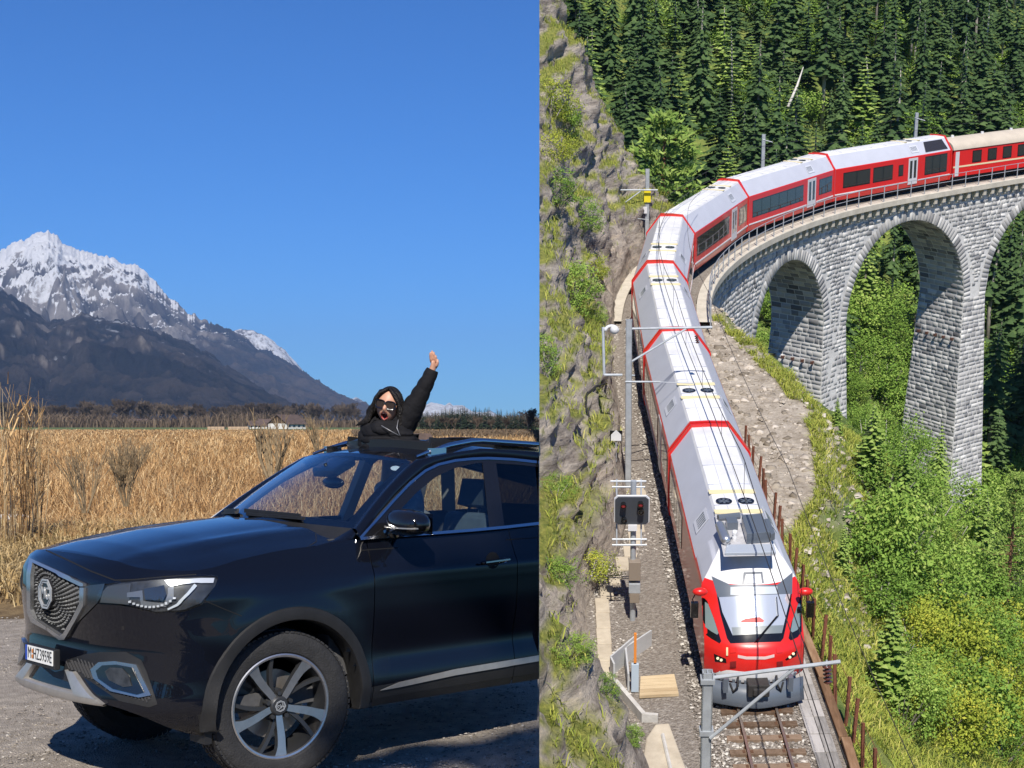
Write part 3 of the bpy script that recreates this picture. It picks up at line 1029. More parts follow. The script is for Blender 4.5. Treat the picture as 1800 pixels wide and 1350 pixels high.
# plate
hp_ = MCI @ hit(T_body, 72, 1140)[0]
pl = MB(); pl.box(-0.035, 0.0, -0.275, 0.275, -0.085, 0.062)
Mp = Matrix.Translation((-0.90, -0.03, 0.585)) @ Matrix.Diagonal((1, 0.66, 0.74, 1))
bevel(pl.build('plate_holder', trim, car, Mp), 0.006)
pw = MB(); pw.box(-0.041, -0.036, -0.26, 0.222, -0.055, 0.055)
pw_o = pw.build('number_plate', mat('plate_white', (0.78, 0.78, 0.75), 0.4, var=0.05, scale=8), car, Mp)
pbm = MB(); pbm.box(-0.041, -0.036, 0.2225, 0.26, -0.055, 0.055)
pbm.build('plate_band', mat('plate_blue', (0.02, 0.07, 0.42), 0.4), car, Mp)
Mt = Mp @ Matrix.Translation((-0.0415, 0, 0)) @ Matrix(((0, 0, -1, 0), (-1, 0, 0, 0), (0, 1, 0, 0), (0, 0, 0, 1)))
inkm = mat('plate_ink', (0.012, 0.012, 0.012), 0.5)
for tx, yy, w in (('M', -0.175, 0.9), ('HZ', -0.045, 0.9), ('3959E', 0.135, 0.9)):
    me = text_mesh(tx, 0.118, 0.001, inkm)
    me.transform(Mt @ Matrix.Translation((yy, 0, 0.0)) @ Matrix.Diagonal((0.78, 1.0, 1, 1)))
    link('plate_lettering', me, car)
for z in (0.02, -0.02):
    sl = MB(); sl.lathe([(0, -0.043), (0.016, -0.043), (0.016, -0.04)], 14, Mp @ Matrix.Translation((0, 0.118, z)) @ Matrix.Rotation(R(-90), 4, 'Z'))
    sl.build('plate_seal', mat('seal_orange', (0.55, 0.2, 0.05) if z > 0 else (0.3, 0.35, 0.55), 0.5), car)
# lower front
patch('lower_grille', [(60, 1160), (96, 1182), (112, 1178), (118, 1160), (150, 1150), (176, 1146), (222, 1146), (248, 1160), (258, 1180), (277, 1238), (262, 1243), (210, 1232), (160, 1198), (128, 1180), (124, 1200), (95, 1190)], 0.003, trim, step=9)
mesh_ = MB()
for k in range(26):
    x0 = 112 + 6.4 * k
    for sgn in (1, -1):
        seg = []
        for i in range(7):
            x = x0 + sgn * i * 3.0; y = 1150 + i * 6.5 + (x0 - 112) * 0.30 if sgn > 0 else 1190 - i * 6.5 + (x0 - 112) * 0.30
            poly = [(116, 1160), (150, 1152), (176, 1148), (222, 1148), (246, 1161), (270, 1236), (212, 1228), (160, 1195), (120, 1174)]
            c = False
            for (x1, y1), (x2, y2) in zip(poly, poly[1:] + poly[:1]):
                if (y1 > y) != (y2 > y) and x < (x2 - x1) * (y - y1) / (y2 - y1) + x1: c = not c
            hh = hit(T_body, x, y) if c else None
            if hh: seg.append(MCI @ (hh[0] + hh[1] * 0.006))
            else:
                if len(seg) > 1: mesh_.tube(seg, 0.0035, 4)
                seg = []
        if len(seg) > 1: mesh_.tube(seg, 0.0035, 4)
tag(mesh_.build('grille_mesh', mat('plastic_mesh', (0.05, 0.05, 0.052), 0.4), car), kind='stuff')
dchrome = mat('smoked_chrome', (0.36, 0.365, 0.375), 0.22, 0.9)
fo = patch('fog_lamp', [(163, 1177), (177, 1164), (205, 1162), (242, 1168), (267, 1222), (246, 1226), (197, 1215), (168, 1193)], 0.016, dchrome, thick=0.02, step=7)
patch('lamp_recess', [(174, 1179), (185, 1169.5), (208, 1168), (236, 1173), (256, 1217), (243, 1221), (203, 1211), (178, 1193)], 0.022, gloss, parent=fo, thick=0.004, step=6)
patch('lamp_lens', [(191, 1180), (200, 1173), (220, 1174), (232, 1188), (236, 1206), (222, 1208), (198, 1196)], 0.028, lampg, parent=fo, thick=0.006, step=5)
mirrored(fo)
def bandpt(ci, dz, o):
    """point on the lower front shell: ci columns from the middle, dz above its lower edge, o proud"""
    i = min(int(ci), len(band) - 2); q = ci - i
    def at(c):
        row = band[c]; z = row[0].z + dz
        for a_, b_ in zip(row, row[1:]):
            if a_.z <= z <= b_.z + 1e-9:
                return a_.lerp(b_, (z - a_.z) / max(1e-6, b_.z - a_.z))
        return row[0] + Vector((0, 0, dz))
    p = at(i).lerp(at(i + 1), q)
    an = ci / NPH * 1.35
    return p + Vector((-math.cos(an), -math.sin(an), 0)) * o
for sd in (1, -1):
    sk = MB()
    fl = lambda p: Vector((p.x, p.y * sd, p.z))
    N = 40
    P = []
    for k in range(N + 1):
        ci = 10.5 * k / N
        h_ = 0.046 * (1 - max(0, (ci - 7.5) / 3.0) ** 1.5) + 0.004
        P.append([fl(bandpt(ci, -0.004, -0.10)), fl(bandpt(ci, -0.006, 0.016)), fl(bandpt(ci, 0.006, 0.026)), fl(bandpt(ci, h_ * 0.8, 0.026)), fl(bandpt(ci, h_, 0.016)), fl(bandpt(ci, h_, -0.02))])
    sk.grid(P)
    sk.build('skid_plate', satin, car, smooth=True, angle=50)
    tu = MB(); P = []
    for k in range(11):
        q = k / 10
        dz = 0.030 + (0.150 - 0.030) * q
        cl, cr = 5.2 - 2.6 * q, 9.3 - 5.0 * q ** 0.8
        P.append([fl(bandpt(cl, dz, -0.01)), fl(bandpt(cl + 0.1, dz, 0.026))] + [fl(bandpt(cl + (cr - cl) * j / 4, dz, 0.028)) for j in (1, 2, 3)] + [fl(bandpt(cr - 0.1, dz, 0.026)), fl(bandpt(cr, dz, -0.01))])
    tu.grid(P); tu.build('skid_arm', satin, car, smooth=True, angle=60)
print('BAND', [tuple(int(c) for c in (lambda w: (PX + F * w.x / w.y, PY - F * (w.z - CAMH) / w.y))(MC @ band[i][0])) for i in range(0, 16)])
patch('hood_gap', strip([(81, 967), (120, 985), (160, 1004), (202, 1020)], 2.2), 0.0015, gapm, thick=0.002, step=8)
patch('hood_gap', strip([(202, 1020), (235, 1019), (290, 1014), (345, 1010)], 2.0), 0.0015, gapm, thick=0.002, step=8)
patch('bumper_gap', strip([(358, 1055), (395, 1071), (425, 1083)], 1.5), 0.0012, gapm, thick=0.002, step=8)
patch('fender_gap', strip([(555, 938), (556, 952), (540, 962)], 1.2), 0.0012, gapm, thick=0.002, step=8)
patch('tow_flap', [(214, 1100), (219, 1100), (219, 1107), (214, 1107)], 0.001, gloss, thick=0.002, step=5)
# ---- side
gb = MB(); gb.box(0.60, 0.86, -0.872, 0.872, 0.27, 1.12); gb.box(1.70, 1.96, -0.872, -0.80, 0.27, 1.12); gb.box(0.63, 3.4, -0.84, 0.84, 0.22, 0.28); gb.box(-0.5, 0.63, -0.38, 0.38, 0.33, 0.9)
gb.build('floor_pan', gapm, car)
patch('door_moulding', [(667, 1213), (700, 1199), (800, 1176), (968, 1148), (968, 1158), (800, 1186), (702, 1207)], 0.010, satin, step=10)
hd_p = MCI @ hit(T_body, 866, 986)[0]
hr = patch('handle_recess', [(866 + 12 * math.cos(a * .5236), 985 + 15 * math.sin(a * .5236)) for a in range(12)], 0.0015, gapm, thick=0.002, parent=door_n, step=6)
hm = MB(); hm.tube([hd_p + Vector((-0.115, -0.022, -0.004)), hd_p + Vector((-0.09, -0.045, 0)), hd_p + Vector((0.08, -0.045, 0.006)), hd_p + Vector((0.105, -0.02, 0.006))], [0.008, 0.011, 0.012, 0.009], 8)
hm.build('handle', paint, door_n, smooth=True)
hc = MB(); hc.bar(hd_p + Vector((-0.10, -0.057, 0.001)), hd_p + Vector((0.095, -0.057, 0.008)), 0.004, 0.009); hc.build('handle_strip', chrome, door_n)
hk = MCI @ hit(T_body, 885, 986)[0]
patch('lock_cover', [(881, 984), (887, 983), (887, 989), (881, 990)], 0.02, chrome, parent=door_n, step=4)
# door mirror
mc = MCI @ LD(717, 921, (MC @ Vector((0.86, -1.03, 1.2))).y)
mm = MB(); P = []
for i in range(13):
    a = math.pi * i / 12
    row = []
    for j in range(25):
        b = 2 * math.pi * j / 24
        sx, sy, sz = math.sin(a) * math.cos(b), -math.cos(a), math.sin(a) * math.sin(b)
        sx = math.copysign(abs(sx) ** 0.75, sx); sz = math.copysign(abs(sz) ** 0.8, sz)
        row.append(mc + Vector((0.095 * sx, 0.155 * math.copysign(abs(sy) ** 0.7, sy), 0.083 * sz * (1.05 if sz > 0 else 0.85) * (1 - 0.22 * sy * -1 * 0.6))))
    P.append(row)
mm.grid(P)
mo = mm.build('door_mirror', gloss, car, smooth=True, weld=0.001)
ms = MB(); ms.tube([mc + Vector((-0.02, 0.10, -0.055)), mc + Vector((-0.01, 0.20, -0.07))], [0.035, 0.03], 8); ms.build('mirror_stalk', gloss, mo, smooth=True)
ml = MB(); 
for k in range(16):
    a0_, a1_ = math.pi * (0.1 + 0.8 * k / 16), math.pi * (0.1 + 0.8 * (k + 1) / 16)
    f_ = lambda a: mc + Vector((-0.0985 * math.sin(a) ** 0.75, -0.157 * math.copysign(abs(math.cos(a)) ** 0.7, math.cos(a)) * 1.0, -0.018))
    ml.bar(f_(a0_), f_(a1_), 0.007, 0.007)
ml.build('mirror_strip', satin, mo)
mg = MB(); mg.grid([[mc + Vector((0.088, 0.12 * u, 0.06 * v)) for v in (-1, 0, 1)] for u in (-1, 0, 1)]); mg.build('mirror_glass', mat('mirror_silver', (0.8, 0.82, 0.85), 0.02, 1.0), mo)
# wipers
for (a, b) in ((-0.62, 0.10), (0.25, 0.85)):
    wp = MB(); wp.bar(wsoff(a, 0.012, 0.03), wsoff(b, 0.03, 0.012), 0.022, 0.016); wp.bar(wsoff(a + (b - a) * 0.1, 0.05, 0.022), wsoff(b + (b - a) * 0.12, 0.06, 0.018), 0.014, 0.024)
    wp.build('wiper', trim, car)
mf = MB(); mf.box(-0.40, -0.36, -0.86, -0.70, 0.14, 0.25); mf.build('mud_flap', trim, car)
# everything past the place's edge is not there
for o in [o for o in COL.objects if o.type == 'MESH']:
    p = o
    while p.parent is not None: p = p.parent
    if p is car:
        cut_seam(o, -1)

# closing panel where the car leaves the place
hp2 = []
e1 = Vector((SEAMX, 1, 0)).normalized()
for o in [o for o in COL.objects if o.type == 'MESH']:
    if o.parent is car and o.name.split('.')[0] in ('body', 'door', 'roof', 'roof_pillar', 'floor_pan'):
        M = world_m(o)
        for v in o.data.vertices:
            w = M @ v.co
            if abs(w.dot(SEAM_N) + 0.002) < 0.003: hp2.append((w.dot(e1), w.z))
hp2 = sorted(set((round(a, 3), round(b, 3)) for a, b in hp2))
def half(ps):
    h = []
    for p in ps:
        while len(h) > 1 and (h[-1][0] - h[-2][0]) * (p[1] - h[-2][1]) - (h[-1][1] - h[-2][1]) * (p[0] - h[-2][0]) <= 0: h.pop()
        h.append(p)
    return h[:-1]
if len(hp2) > 5:
    hull = half(hp2) + half(hp2[::-1])
    m = MB(); m.add([MCI @ (e1 * (a * 1.0) + Vector((0, 0, b)) - SEAM_N * 0.006) for a, b in hull], [tuple(range(len(hull)))])
    m.build('bulkhead', gloss, car)
# ================================================================== THE WOMAN IN THE SUNROOF
DW = (MC @ Vector((1.64, 0.0, 1.7))).y
def W(x, y, dy=0.0):
    return LD(x, y, DW) + Vector((0, dy, 0))
PXM = F / DW
skin_m = mat('skin', (0.50, 0.27, 0.18), 0.5, var=0.08, scale=30)
lip_m = mat('lips', (0.42, 0.08, 0.07), 0.35)
mouth_m = mat('mouth_inside', (0.06, 0.008, 0.008), 0.5)
teeth_m = mat('teeth', (0.75, 0.72, 0.66), 0.3)
hair_m = mat('black_hair', (0.010, 0.008, 0.007), 0.55, var=0.4, scale=40, spec=0.35, bump=0.6, bscale=90)
puffer = mat('black_puffer', (0.009, 0.009, 0.011), 0.8, spec=0.2, var=0.3, scale=15, bump=0.35, bscale=35)
denim = mat('pale_denim', (0.58, 0.64, 0.72), 0.8, var=0.25, scale=20)
lens_m = mat('sunglass_lens', (0.02, 0.012, 0.01), 0.06, coat=1.0)
def skin_mesh(chains, sub=2):
    """joined limbs: chains of (point, radius); a chain may start at a named earlier point by index"""
    vs = []; es = []; rad = []
    for ch in chains:
        prev = None
        for e in ch:
            if isinstance(e, int):
                prev = e; continue
            vs.append(e[0]); rad.append(e[1] if isinstance(e[1], tuple) else (e[1], e[1]))
            if prev is not None: es.append((prev, len(vs) - 1))
            prev = len(vs) - 1
    me = bpy.data.meshes.new('limbs'); me.from_pydata([tuple(v) for v in vs], es, [])
    o = bpy.data.objects.new('limbs', me); COL.objects.link(o)
    sk = o.modifiers.new('skin', 'SKIN'); sk.use_smooth_shade = True
    for i, r_ in enumerate(rad):
        me.skin_vertices[0].data[i].radius = r_
    me.skin_vertices[0].data[0].use_root = True
    ss = o.modifiers.new('sub', 'SUBSURF'); ss.levels = sub; ss.render_levels = sub
    bpy.context.view_layer.update()
    out = bpy.data.meshes.new_from_object(o.evaluated_get(bpy.context.evaluated_depsgraph_get()))
    bpy.data.objects.remove(o); bpy.data.meshes.remove(me)
    return out
wo_base = W(690, 790, 0.05)
Mw = Matrix.Translation(wo_base)
woman = thing('person', 'laughing woman in black puffer jacket and sunglasses waving from the sunroof', 'person', Mw)
def tol(me): me.transform(Mw.inverted()); return me
u = 1 / PXM                     # one picture pixel in metres at her distance
# body: torso, neck, legs, both arms as one grown surface; head and fingers melt into it
sh_l, sh_r = W(652, 745, 0.02), W(716, 728, 0.03)
foot = MC @ Vector((1.55, -0.1, 0.62))
bm_me = skin_mesh([
    [(W(690, 850, 0.05), (0.11, 0.08)), (W(689, 800, 0.05), (0.11, 0.08)), (W(686, 768, 0.06), (0.09, 0.07)), (W(685, 748, 0.05), 0.055), (W(684, 732, 0.04), 0.05)],
    [2, (sh_r, 0.05), (W(735, 692, 0.0), 0.045), (W(754, 662, -0.02), 0.032), (W(761, 650, -0.02), 0.024), (W(763, 640, -0.02), (0.034, 0.018)), (W(763, 633, -0.02), (0.034, 0.014))],
    [2, (sh_l, 0.05), (W(642, 775, 0.06), 0.045), (W(650, 800, 0.06), 0.035)],
    [0, (W(706, 868, 0.0), 0.10), (W(722, 890, -0.12), 0.085), (W(716, 935, -0.02), 0.065), (W(712, 985, 0.1), 0.05)],
    [0, (W(682, 880, 0.1), 0.10), (W(685, 930, 0.1), 0.07), (W(688, 985, 0.15), 0.05)],
])
bm = bmesh.new(); bm.from_mesh(bm_me)
# fingers of the raised hand: palm faces the camera, thumb to the left
def finger(pts, r0, r1):
    m = MB(); n = len(pts)
    m.tube(pts, [r0 + (r1 - r0) * i / (n - 1) for i in range(n)], 8)
    m.sphere(pts[-1], r1 * 0.98, 8, 6)
    me = m.mesh('finger', skin_m, True, 0.0005); bm.from_mesh(me)
P_ = lambda x, y, d=0.0: W(x, y, -0.02 + d)
finger([P_(759.5, 637), P_(758, 630, -.005), P_(757.6, 625, -.012), P_(758, 621.5, -.02)], 0.0105, 0.0075)
finger([P_(761.5, 637), P_(760.8, 628, -.004), P_(760.4, 622, -.010), P_(760.6, 618.5, -.016)], 0.0108, 0.0078)
finger([P_(764, 637), P_(764, 629, -.004), P_(763.6, 624, -.010), P_(763.4, 620.8, -.016)], 0.0105, 0.0075)
finger([P_(766, 638), P_(767, 632, -.004), P_(767, 628.5, -.010), P_(766.6, 626, -.014)], 0.0095, 0.0068)
finger([P_(765, 646, .01), P_(769, 641.5, -.008), P_(770.2, 637, -.012), P_(769.8, 633.5, -.016)], 0.0125, 0.0085)
# head with a face
hc_ = W(683, 713, 0.0)
hw, hh, hd = 21.5 * u, 31.0 * u, 25 * u
Hrot = Matrix.Rotation(R(10), 3, 'Y') @ Matrix.Rotation(R(-6), 3, 'Z') @ Matrix.Rotation(R(8), 3, 'X')
def headp(x, y, z): return hc_ + Hrot @ Vector((x, y, z))
NU, NV = 56, 44
P = []
fm = {}
for i in range(NV + 1):
    a = math.pi * i / NV
    row = []
    for j in range(NU):
        b = 2 * math.pi * j / NU
        x, y, z = math.sin(a) * math.cos(b), math.sin(a) * math.sin(b), math.cos(a)
        # jaw narrows, back of the skull is round
        k = 1.0 - 0.30 * max(0, -z) ** 1.4 * (1 if y < 0.3 else 0.6)
        X, Y, Z = x * hw * k, y * hd, z * hh
        if y < 0:
            Y *= 0.93
            g = lambda cx_, cz_, sx_, sz_: math.exp(-((x - cx_) / sx_) ** 2 - ((z - cz_) / sz_) ** 2)
            Y -= 0.030 * g(0, -0.10, 0.13, 0.16) + 0.014 * g(0, 0.08, 0.09, 0.18)
            Y += 0.012 * (g(0.36, 0.16, 0.22, 0.12) + g(-0.36, 0.16, 0.22, 0.12))
            Y -= 0.007 * (g(0.5, -0.12, 0.25, 0.2) + g(-0.5, -0.12, 0.25, 0.2))
            Y += 0.040 * max(0, g(0, -0.50, 0.27, 0.20) - 0.25)
            Y -= 0.012 * (g(0, -0.86, 0.25, 0.14))
            d = math.sqrt((x / 0.30) ** 2 + ((z + 0.50) / 0.215) ** 2)
            Y -= 0.010 * math.exp(-((d - 1.08) / 0.14) ** 2)
        row.append(headp(X, Y, Z)); fm[(i, j)] = (x, y, z)
    P.append(row)
vmap = [[bm.verts.new(p) for p in row] for row in P]
for i in range(NV):
    for j in range(NU):
        q = [vmap[i][j], vmap[i][(j + 1) % NU], vmap[i + 1][(j + 1) % NU], vmap[i + 1][j]]
        f = bm.faces.new(q); f.smooth = True
        x, y, z = [sum(fm[(a, b % NU)][k] for a, b in ((i, j), (i, j + 1), (i + 1, j + 1), (i + 1, j))) / 4 for k in range(3)]
        if y < 0:
            d = math.sqrt((x / 0.30) ** 2 + ((z + 0.50) / 0.215) ** 2)
            f.material_index = 2 if d < 0.86 else 1 if d < 1.16 else 0
            if d < 0.80 and z > -0.44 and z < -0.36: f.material_index = 3
for s_ in (-1, 1):   # ears
    m = MB(); m.sphere(headp(s_ * hw * 0.98, 0.01, -0.02), 0.03, 10, 8, (0.4, 0.7, 1.1)); bm.from_mesh(m.mesh('ear', skin_m, True))
bmesh.ops.remove_doubles(bm, verts=bm.verts, dist=0.0002)
wb_me = bpy.data.meshes.new('body'); bm.to_mesh(wb_me); bm.free()
for m_ in (skin_m, lip_m, mouth_m, teeth_m): wb_me.materials.append(m_)
wb_me.polygons.foreach_set('use_smooth', [True] * len(wb_me.polygons))
link('body', tol(wb_me), woman)
# hair: a cap and long locks falling on both sides
hm = MB(); P = []
for i in range(25):
    a = math.pi * 0.62 * i / 24
    row = []
    for j in range(41):
        gap = R(60) * float(smoothstep(0.50, 0.72, a)); b = R(-90) + gap + (2 * math.pi - 2 * gap) * j / 40
        x, y, z = math.sin(a) * math.cos(b), math.sin(a) * math.sin(b), math.cos(a)
        r_ = 1.10 + 0.05 * math.sin(b * 9 + a * 4) * math.sin(a) + 0.05 * max(0, -z + 0.3)
        row.append(headp(x * hw * r_ * 1.03, y * hd * 1.08 + 0.012, z * hh * 1.06 + 0.006))
    P.append(row)
hm.grid(P)
rr = random.Random(3)
for k in range(120):
    sd = -1 if k % 2 else 1
    t_ = rr.random()
    x0 = sd * hw * (0.55 + 0.6 * t_); y0 = (-0.55 + 1.35 * rr.random()) * hd * (0.55 + 0.4 * t_)
    z0 = hh * (0.75 - 0.85 * t_)
    L_ = hh * (1.0 + 0.55 * rr.random())
    spread = sd * (0.3 + 0.5 * rr.random()) * hw * (1.25 if sd < 0 else 0.75)
    pts = []
    for q in (0, .25, .5, .75, 1):
        pts.append(headp(x0 + spread * q ** 1.3 + 0.012 * math.sin(q * 7 + k), y0 + 0.03 * q, z0 - L_ * q))
    hm.tube(pts, [0.016, 0.02, 0.018, 0.012, 0.003], 5)
for k in range(60):     # long locks from the parting down both sides of the face
    sd = -1 if k % 2 else 1
    q0 = rr.random(); w_ = rr.gauss(0, 0.05)
    pts = [headp(sd * hw * 0.05, -hd * (0.55 - 0.5 * q0), hh * (1.03 - 0.03 * q0)), headp(sd * hw * (0.62 + 0.12 * q0), -hd * (0.80 - 0.45 * q0), hh * (0.74 + 0.05 * q0)), headp(sd * hw * (1.00 + 0.12 * q0), -hd * (0.62 - 0.5 * q0), hh * (0.28 + w_)), headp(sd * hw * (1.16 + 0.2 * q0 + w_), -hd * (0.50 - 0.4 * q0), -hh * (0.35 + w_)), headp(sd * hw * (1.25 + 0.45 * q0 + w_), -hd * (0.55 - 0.3 * q0), -hh * (0.95 + w_)), headp(sd * hw * (1.35 + 0.75 * q0 * (1.4 if sd < 0 else 0.7) + w_), -hd * (0.55 - 0.2 * q0), -hh * (1.22 + 0.2 * q0))]
    hm.tube(pts, [0.008, 0.012, 0.012, 0.012, 0.010, 0.003], 5)
me = hm.mesh('hair', hair_m, True)
link('hair', tol(me), woman)
# sunglasses
sg = MB()
for s_ in (-1, 1):
    c = Vector((s_ * hw * 0.42, -hd * 1.0, hh * 0.14))
    oc = [c + Vector((hw * 0.385 * math.copysign(abs(math.cos(t)) ** 0.7, math.cos(t)), 0.012 * abs(math.cos(t)) * (1 if math.cos(t) * s_ > 0 else 0), hh * 0.215 * math.copysign(abs(math.sin(t)) ** 0.75, math.sin(t)) * (1 if math.sin(t) > 0 else 1.05))) for t in [2 * math.pi * k / 16 for k in range(16)]]
    sg.prism([headp(*p) for p in oc], Hrot @ Vector((0, 0.006, 0)))
lens = link('sunglasses', tol(sg.mesh('sunglasses', lens_m)), woman)
fr = MB()
for s_ in (-1, 1):
    c = Vector((s_ * hw * 0.42, -hd * 1.005, hh * 0.14))
    oc = [c + Vector((hw * 0.41 * math.copysign(abs(math.cos(t)) ** 0.7, math.cos(t)), 0.012 * abs(math.cos(t)) * (1 if math.cos(t) * s_ > 0 else 0), hh * 0.235 * math.copysign(abs(math.sin(t)) ** 0.75, math.sin(t)))) for t in [2 * math.pi * k / 16 for k in range(17)]]
    fr.tube([headp(*p) for p in oc], 0.0045, 5, cap=False)
    fr.bar(headp(s_ * hw * 0.83, -hd * 0.97, hh * 0.24), headp(s_ * hw * 1.02, -hd * 0.1, hh * 0.16), 0.006, 0.012)
fr.bar(headp(-hw * 0.06, -hd * 1.03, hh * 0.20), headp(hw * 0.06, -hd * 1.03, hh * 0.20), 0.007, 0.01)
link('glasses_frame', tol(fr.mesh('glasses_frame', gloss, True, 0, 40)), lens)
# puffer jacket: quilted rolls round torso and arms, hood behind the neck
def quilt(pts, rad, n_roll, depth, seg=20, sq=1.0):
    m = MB(); P = []
    N = n_roll * 6
    L_ = [0]
    for a, b in zip(pts, pts[1:]): L_.append(L_[-1] + (b - a).length)
    for i in range(N + 1):
        s_ = L_[-1] * i / N
        k = max(j for j in range(len(L_)) if L_[j] <= s_ + 1e-9); k = min(k, len(pts) - 2)
        q = (s_ - L_[k]) / (L_[k + 1] - L_[k])
        p = pts[k].lerp(pts[k + 1], q); r_ = rad[k] + (rad[k + 1] - rad[k]) * q
        d = (pts[min(k + 1, len(pts) - 1)] - pts[k]).normalized()
        ax = d.cross(Vector((0, 1, 0))).normalized(); bx = d.cross(ax)
        rr_ = r_ * (1 - depth + depth * abs(math.sin(math.pi * (i / 6))) ** 0.6)
        P.append([p + ax * rr_ * math.cos(2 * math.pi * j / seg) * (1 + 0.03 * math.sin(5 * j + i)) + bx * rr_ * sq * math.sin(2 * math.pi * j / seg) for j in range(seg + 1)])
    m.grid(P)
    return m
jk = MB()
def addm(m): jk.add(m.v, m.f)
addm(quilt([W(684, 805, .03), W(684, 780, .03), W(684, 762, .03), W(686, 750, .04), W(687, 743, .05)], [0.19, 0.20, 0.195, 0.15, 0.085], 5, 0.09, 28, 0.72))
addm(quilt([W(705, 745, .05), W(722, 722, .02), W(734, 703, .0), W(743, 686, -.01), W(753, 668, -.02), W(761, 650, -.02)], [0.10, 0.082, 0.066, 0.058, 0.050, 0.043], 6, 0.04))
addm(quilt([W(668, 748, .04), W(652, 756, .04), W(645, 772, .05), W(646, 795, .05), W(660, 810, .05)], [0.075, 0.082, 0.075, 0.065, 0.05], 6, 0.08))
for k in range(3):   # hood folds round the neck
    a0 = 0.3 + k * 0.05
    addm(quilt([W(656 + 3 * k, 750 - 3 * k, -.03), W(668, 756 - 4 * k, -.09 + .02 * k), W(690, 758 - 4 * k, -.09 + .02 * k), W(702, 750 - 3 * k, -.02), W(700, 738, .08), W(680, 730, .12), W(662, 740, .06), W(656 + 3 * k, 750 - 3 * k, -.03)], [0.030, 0.036, 0.030, 0.028, 0.03, 0.035, 0.03, 0.03], 8, 0.2, 10))
jme = jk.mesh('jacket', puffer, True)
jo = link('jacket', tol(jme), woman)
zp = MB()
zp.tube([W(676, 748, -.14), W(690, 756, -.15), W(706, 765, -.14)], 0.0026, 5)
zp.tube([W(703, 738, -.08), W(702, 752, -.12), W(708, 766, -.13)], 0.0026, 5)
link('zip', tol(zp.mesh('zip', mat('zip_metal', (0.35, 0.35, 0.36), 0.5, 0.6), True)), jo)
# jeans below the roof, seen through the side window
jn = skin_mesh([[(W(690, 838, 0.05), (0.155, 0.12)), (W(692, 855, 0.05), (0.16, 0.13)), (W(709, 868, -0.02), 0.125), (W(727, 888, -0.14), 0.11), (W(718, 935, -0.03), 0.085), (W(714, 985, 0.09), 0.07)],
                [1, (W(682, 885, 0.1), 0.12), (W(685, 930, 0.1), 0.09), (W(688, 980, 0.15), 0.07)]])
jn.materials.clear(); jn.materials.append(denim)
link('jeans', tol(jn), woman)
# ================================================================== THE ROAD PLACE: ground, field, trees, houses, mountains
def tone_mat(name, stops, rough=0.85, trans=0.25, spec=0.2, objvar=0.0):
    """colour from a random 'tone' stored on every blade or leaf"""
    if name in MATS: return MATS[name]
    m, t, b = bsdf(name)
    at = t.nodes.new('ShaderNodeAttribute'); at.attribute_name = 'tone'
    fac = at.outputs['Fac']
    if objvar:
        oi = t.nodes.new('ShaderNodeObjectInfo')
        ma = t.nodes.new('ShaderNodeMath'); ma.operation = 'MULTIPLY_ADD'; ma.inputs[1].default_value = objvar; ma.inputs[2].default_value = -objvar / 2
        t.links.new(oi.outputs['Random'], ma.inputs[0])
        ad = t.nodes.new('ShaderNodeMath'); ad.operation = 'ADD'
        t.links.new(fac, ad.inputs[0]); t.links.new(ma.outputs[0], ad.inputs[1]); fac = ad.outputs[0]
    r = t.nodes.new('ShaderNodeValToRGB')
    while len(r.color_ramp.elements) < len(stops): r.color_ramp.elements.new(0.5)
    for e, (p, c) in zip(r.color_ramp.elements, stops):
        e.position = p; e.color = (*c, 1)
    t.links.new(fac, r.inputs[0]); t.links.new(r.outputs[0], b.inputs['Base Color'])
    b.inputs['Roughness'].default_value = rough; b.inputs['Specular IOR Level'].default_value = spec
    if trans:
        tr = t.nodes.new('ShaderNodeBsdfTranslucent'); t.links.new(r.outputs[0], tr.inputs['Color'])
        mx = t.nodes.new('ShaderNodeMixShader'); mx.inputs[0].default_value = trans
        t.links.new(b.outputs[0], mx.inputs[1]); t.links.new(tr.outputs[0], mx.inputs[2])
        t.links.new(mx.outputs[0], t.nodes['Material Output'].inputs['Surface'])
    MATS[name] = m
    return m
def set_tone(me, tone):
    a = me.attributes.new('tone', 'FLOAT', 'FACE')
    a.data.foreach_set('value', np.asarray(tone, dtype=np.float32))
def blades(base, height, width, lean, tone, name, m, segs=2, rs=None):
    """many bent grass blades as one mesh; base (n,3), others (n,)"""
    rs = rs or rng
    n = len(base)
    az = rs.uniform(0, 2 * np.pi, n); fa = rs.uniform(0, 2 * np.pi, n)
    side = np.stack([np.cos(fa), np.sin(fa), np.zeros(n)], 1) * width[:, None] / 2
    dirv = np.stack([np.cos(az), np.sin(az), np.zeros(n)], 1) * (lean * height)[:, None]
    up = np.zeros((n, 3)); up[:, 2] = height
    mid = base + up * 0.6 + dirv * 0.28
    tip = base + up * np.clip(1 - lean * 0.35, 0.3, 1)[:, None] + dirv
    V = np.stack([base - side, base + side, mid - side * 0.75, mid + side * 0.75, tip], 1).reshape(-1, 3)
    k = np.arange(n)[:, None] * 5
    Fc = np.concatenate([k + np.array([[0, 1, 3]]), k + np.array([[0, 3, 2]]), k + np.array([[2, 3, 4]])], 1).reshape(-1, 3)
    me = mesh_np(name, V, Fc, m)
    set_tone(me, np.repeat(tone, 3))
    return me
def seam_x(y): return SEAMX * np.asarray(y)
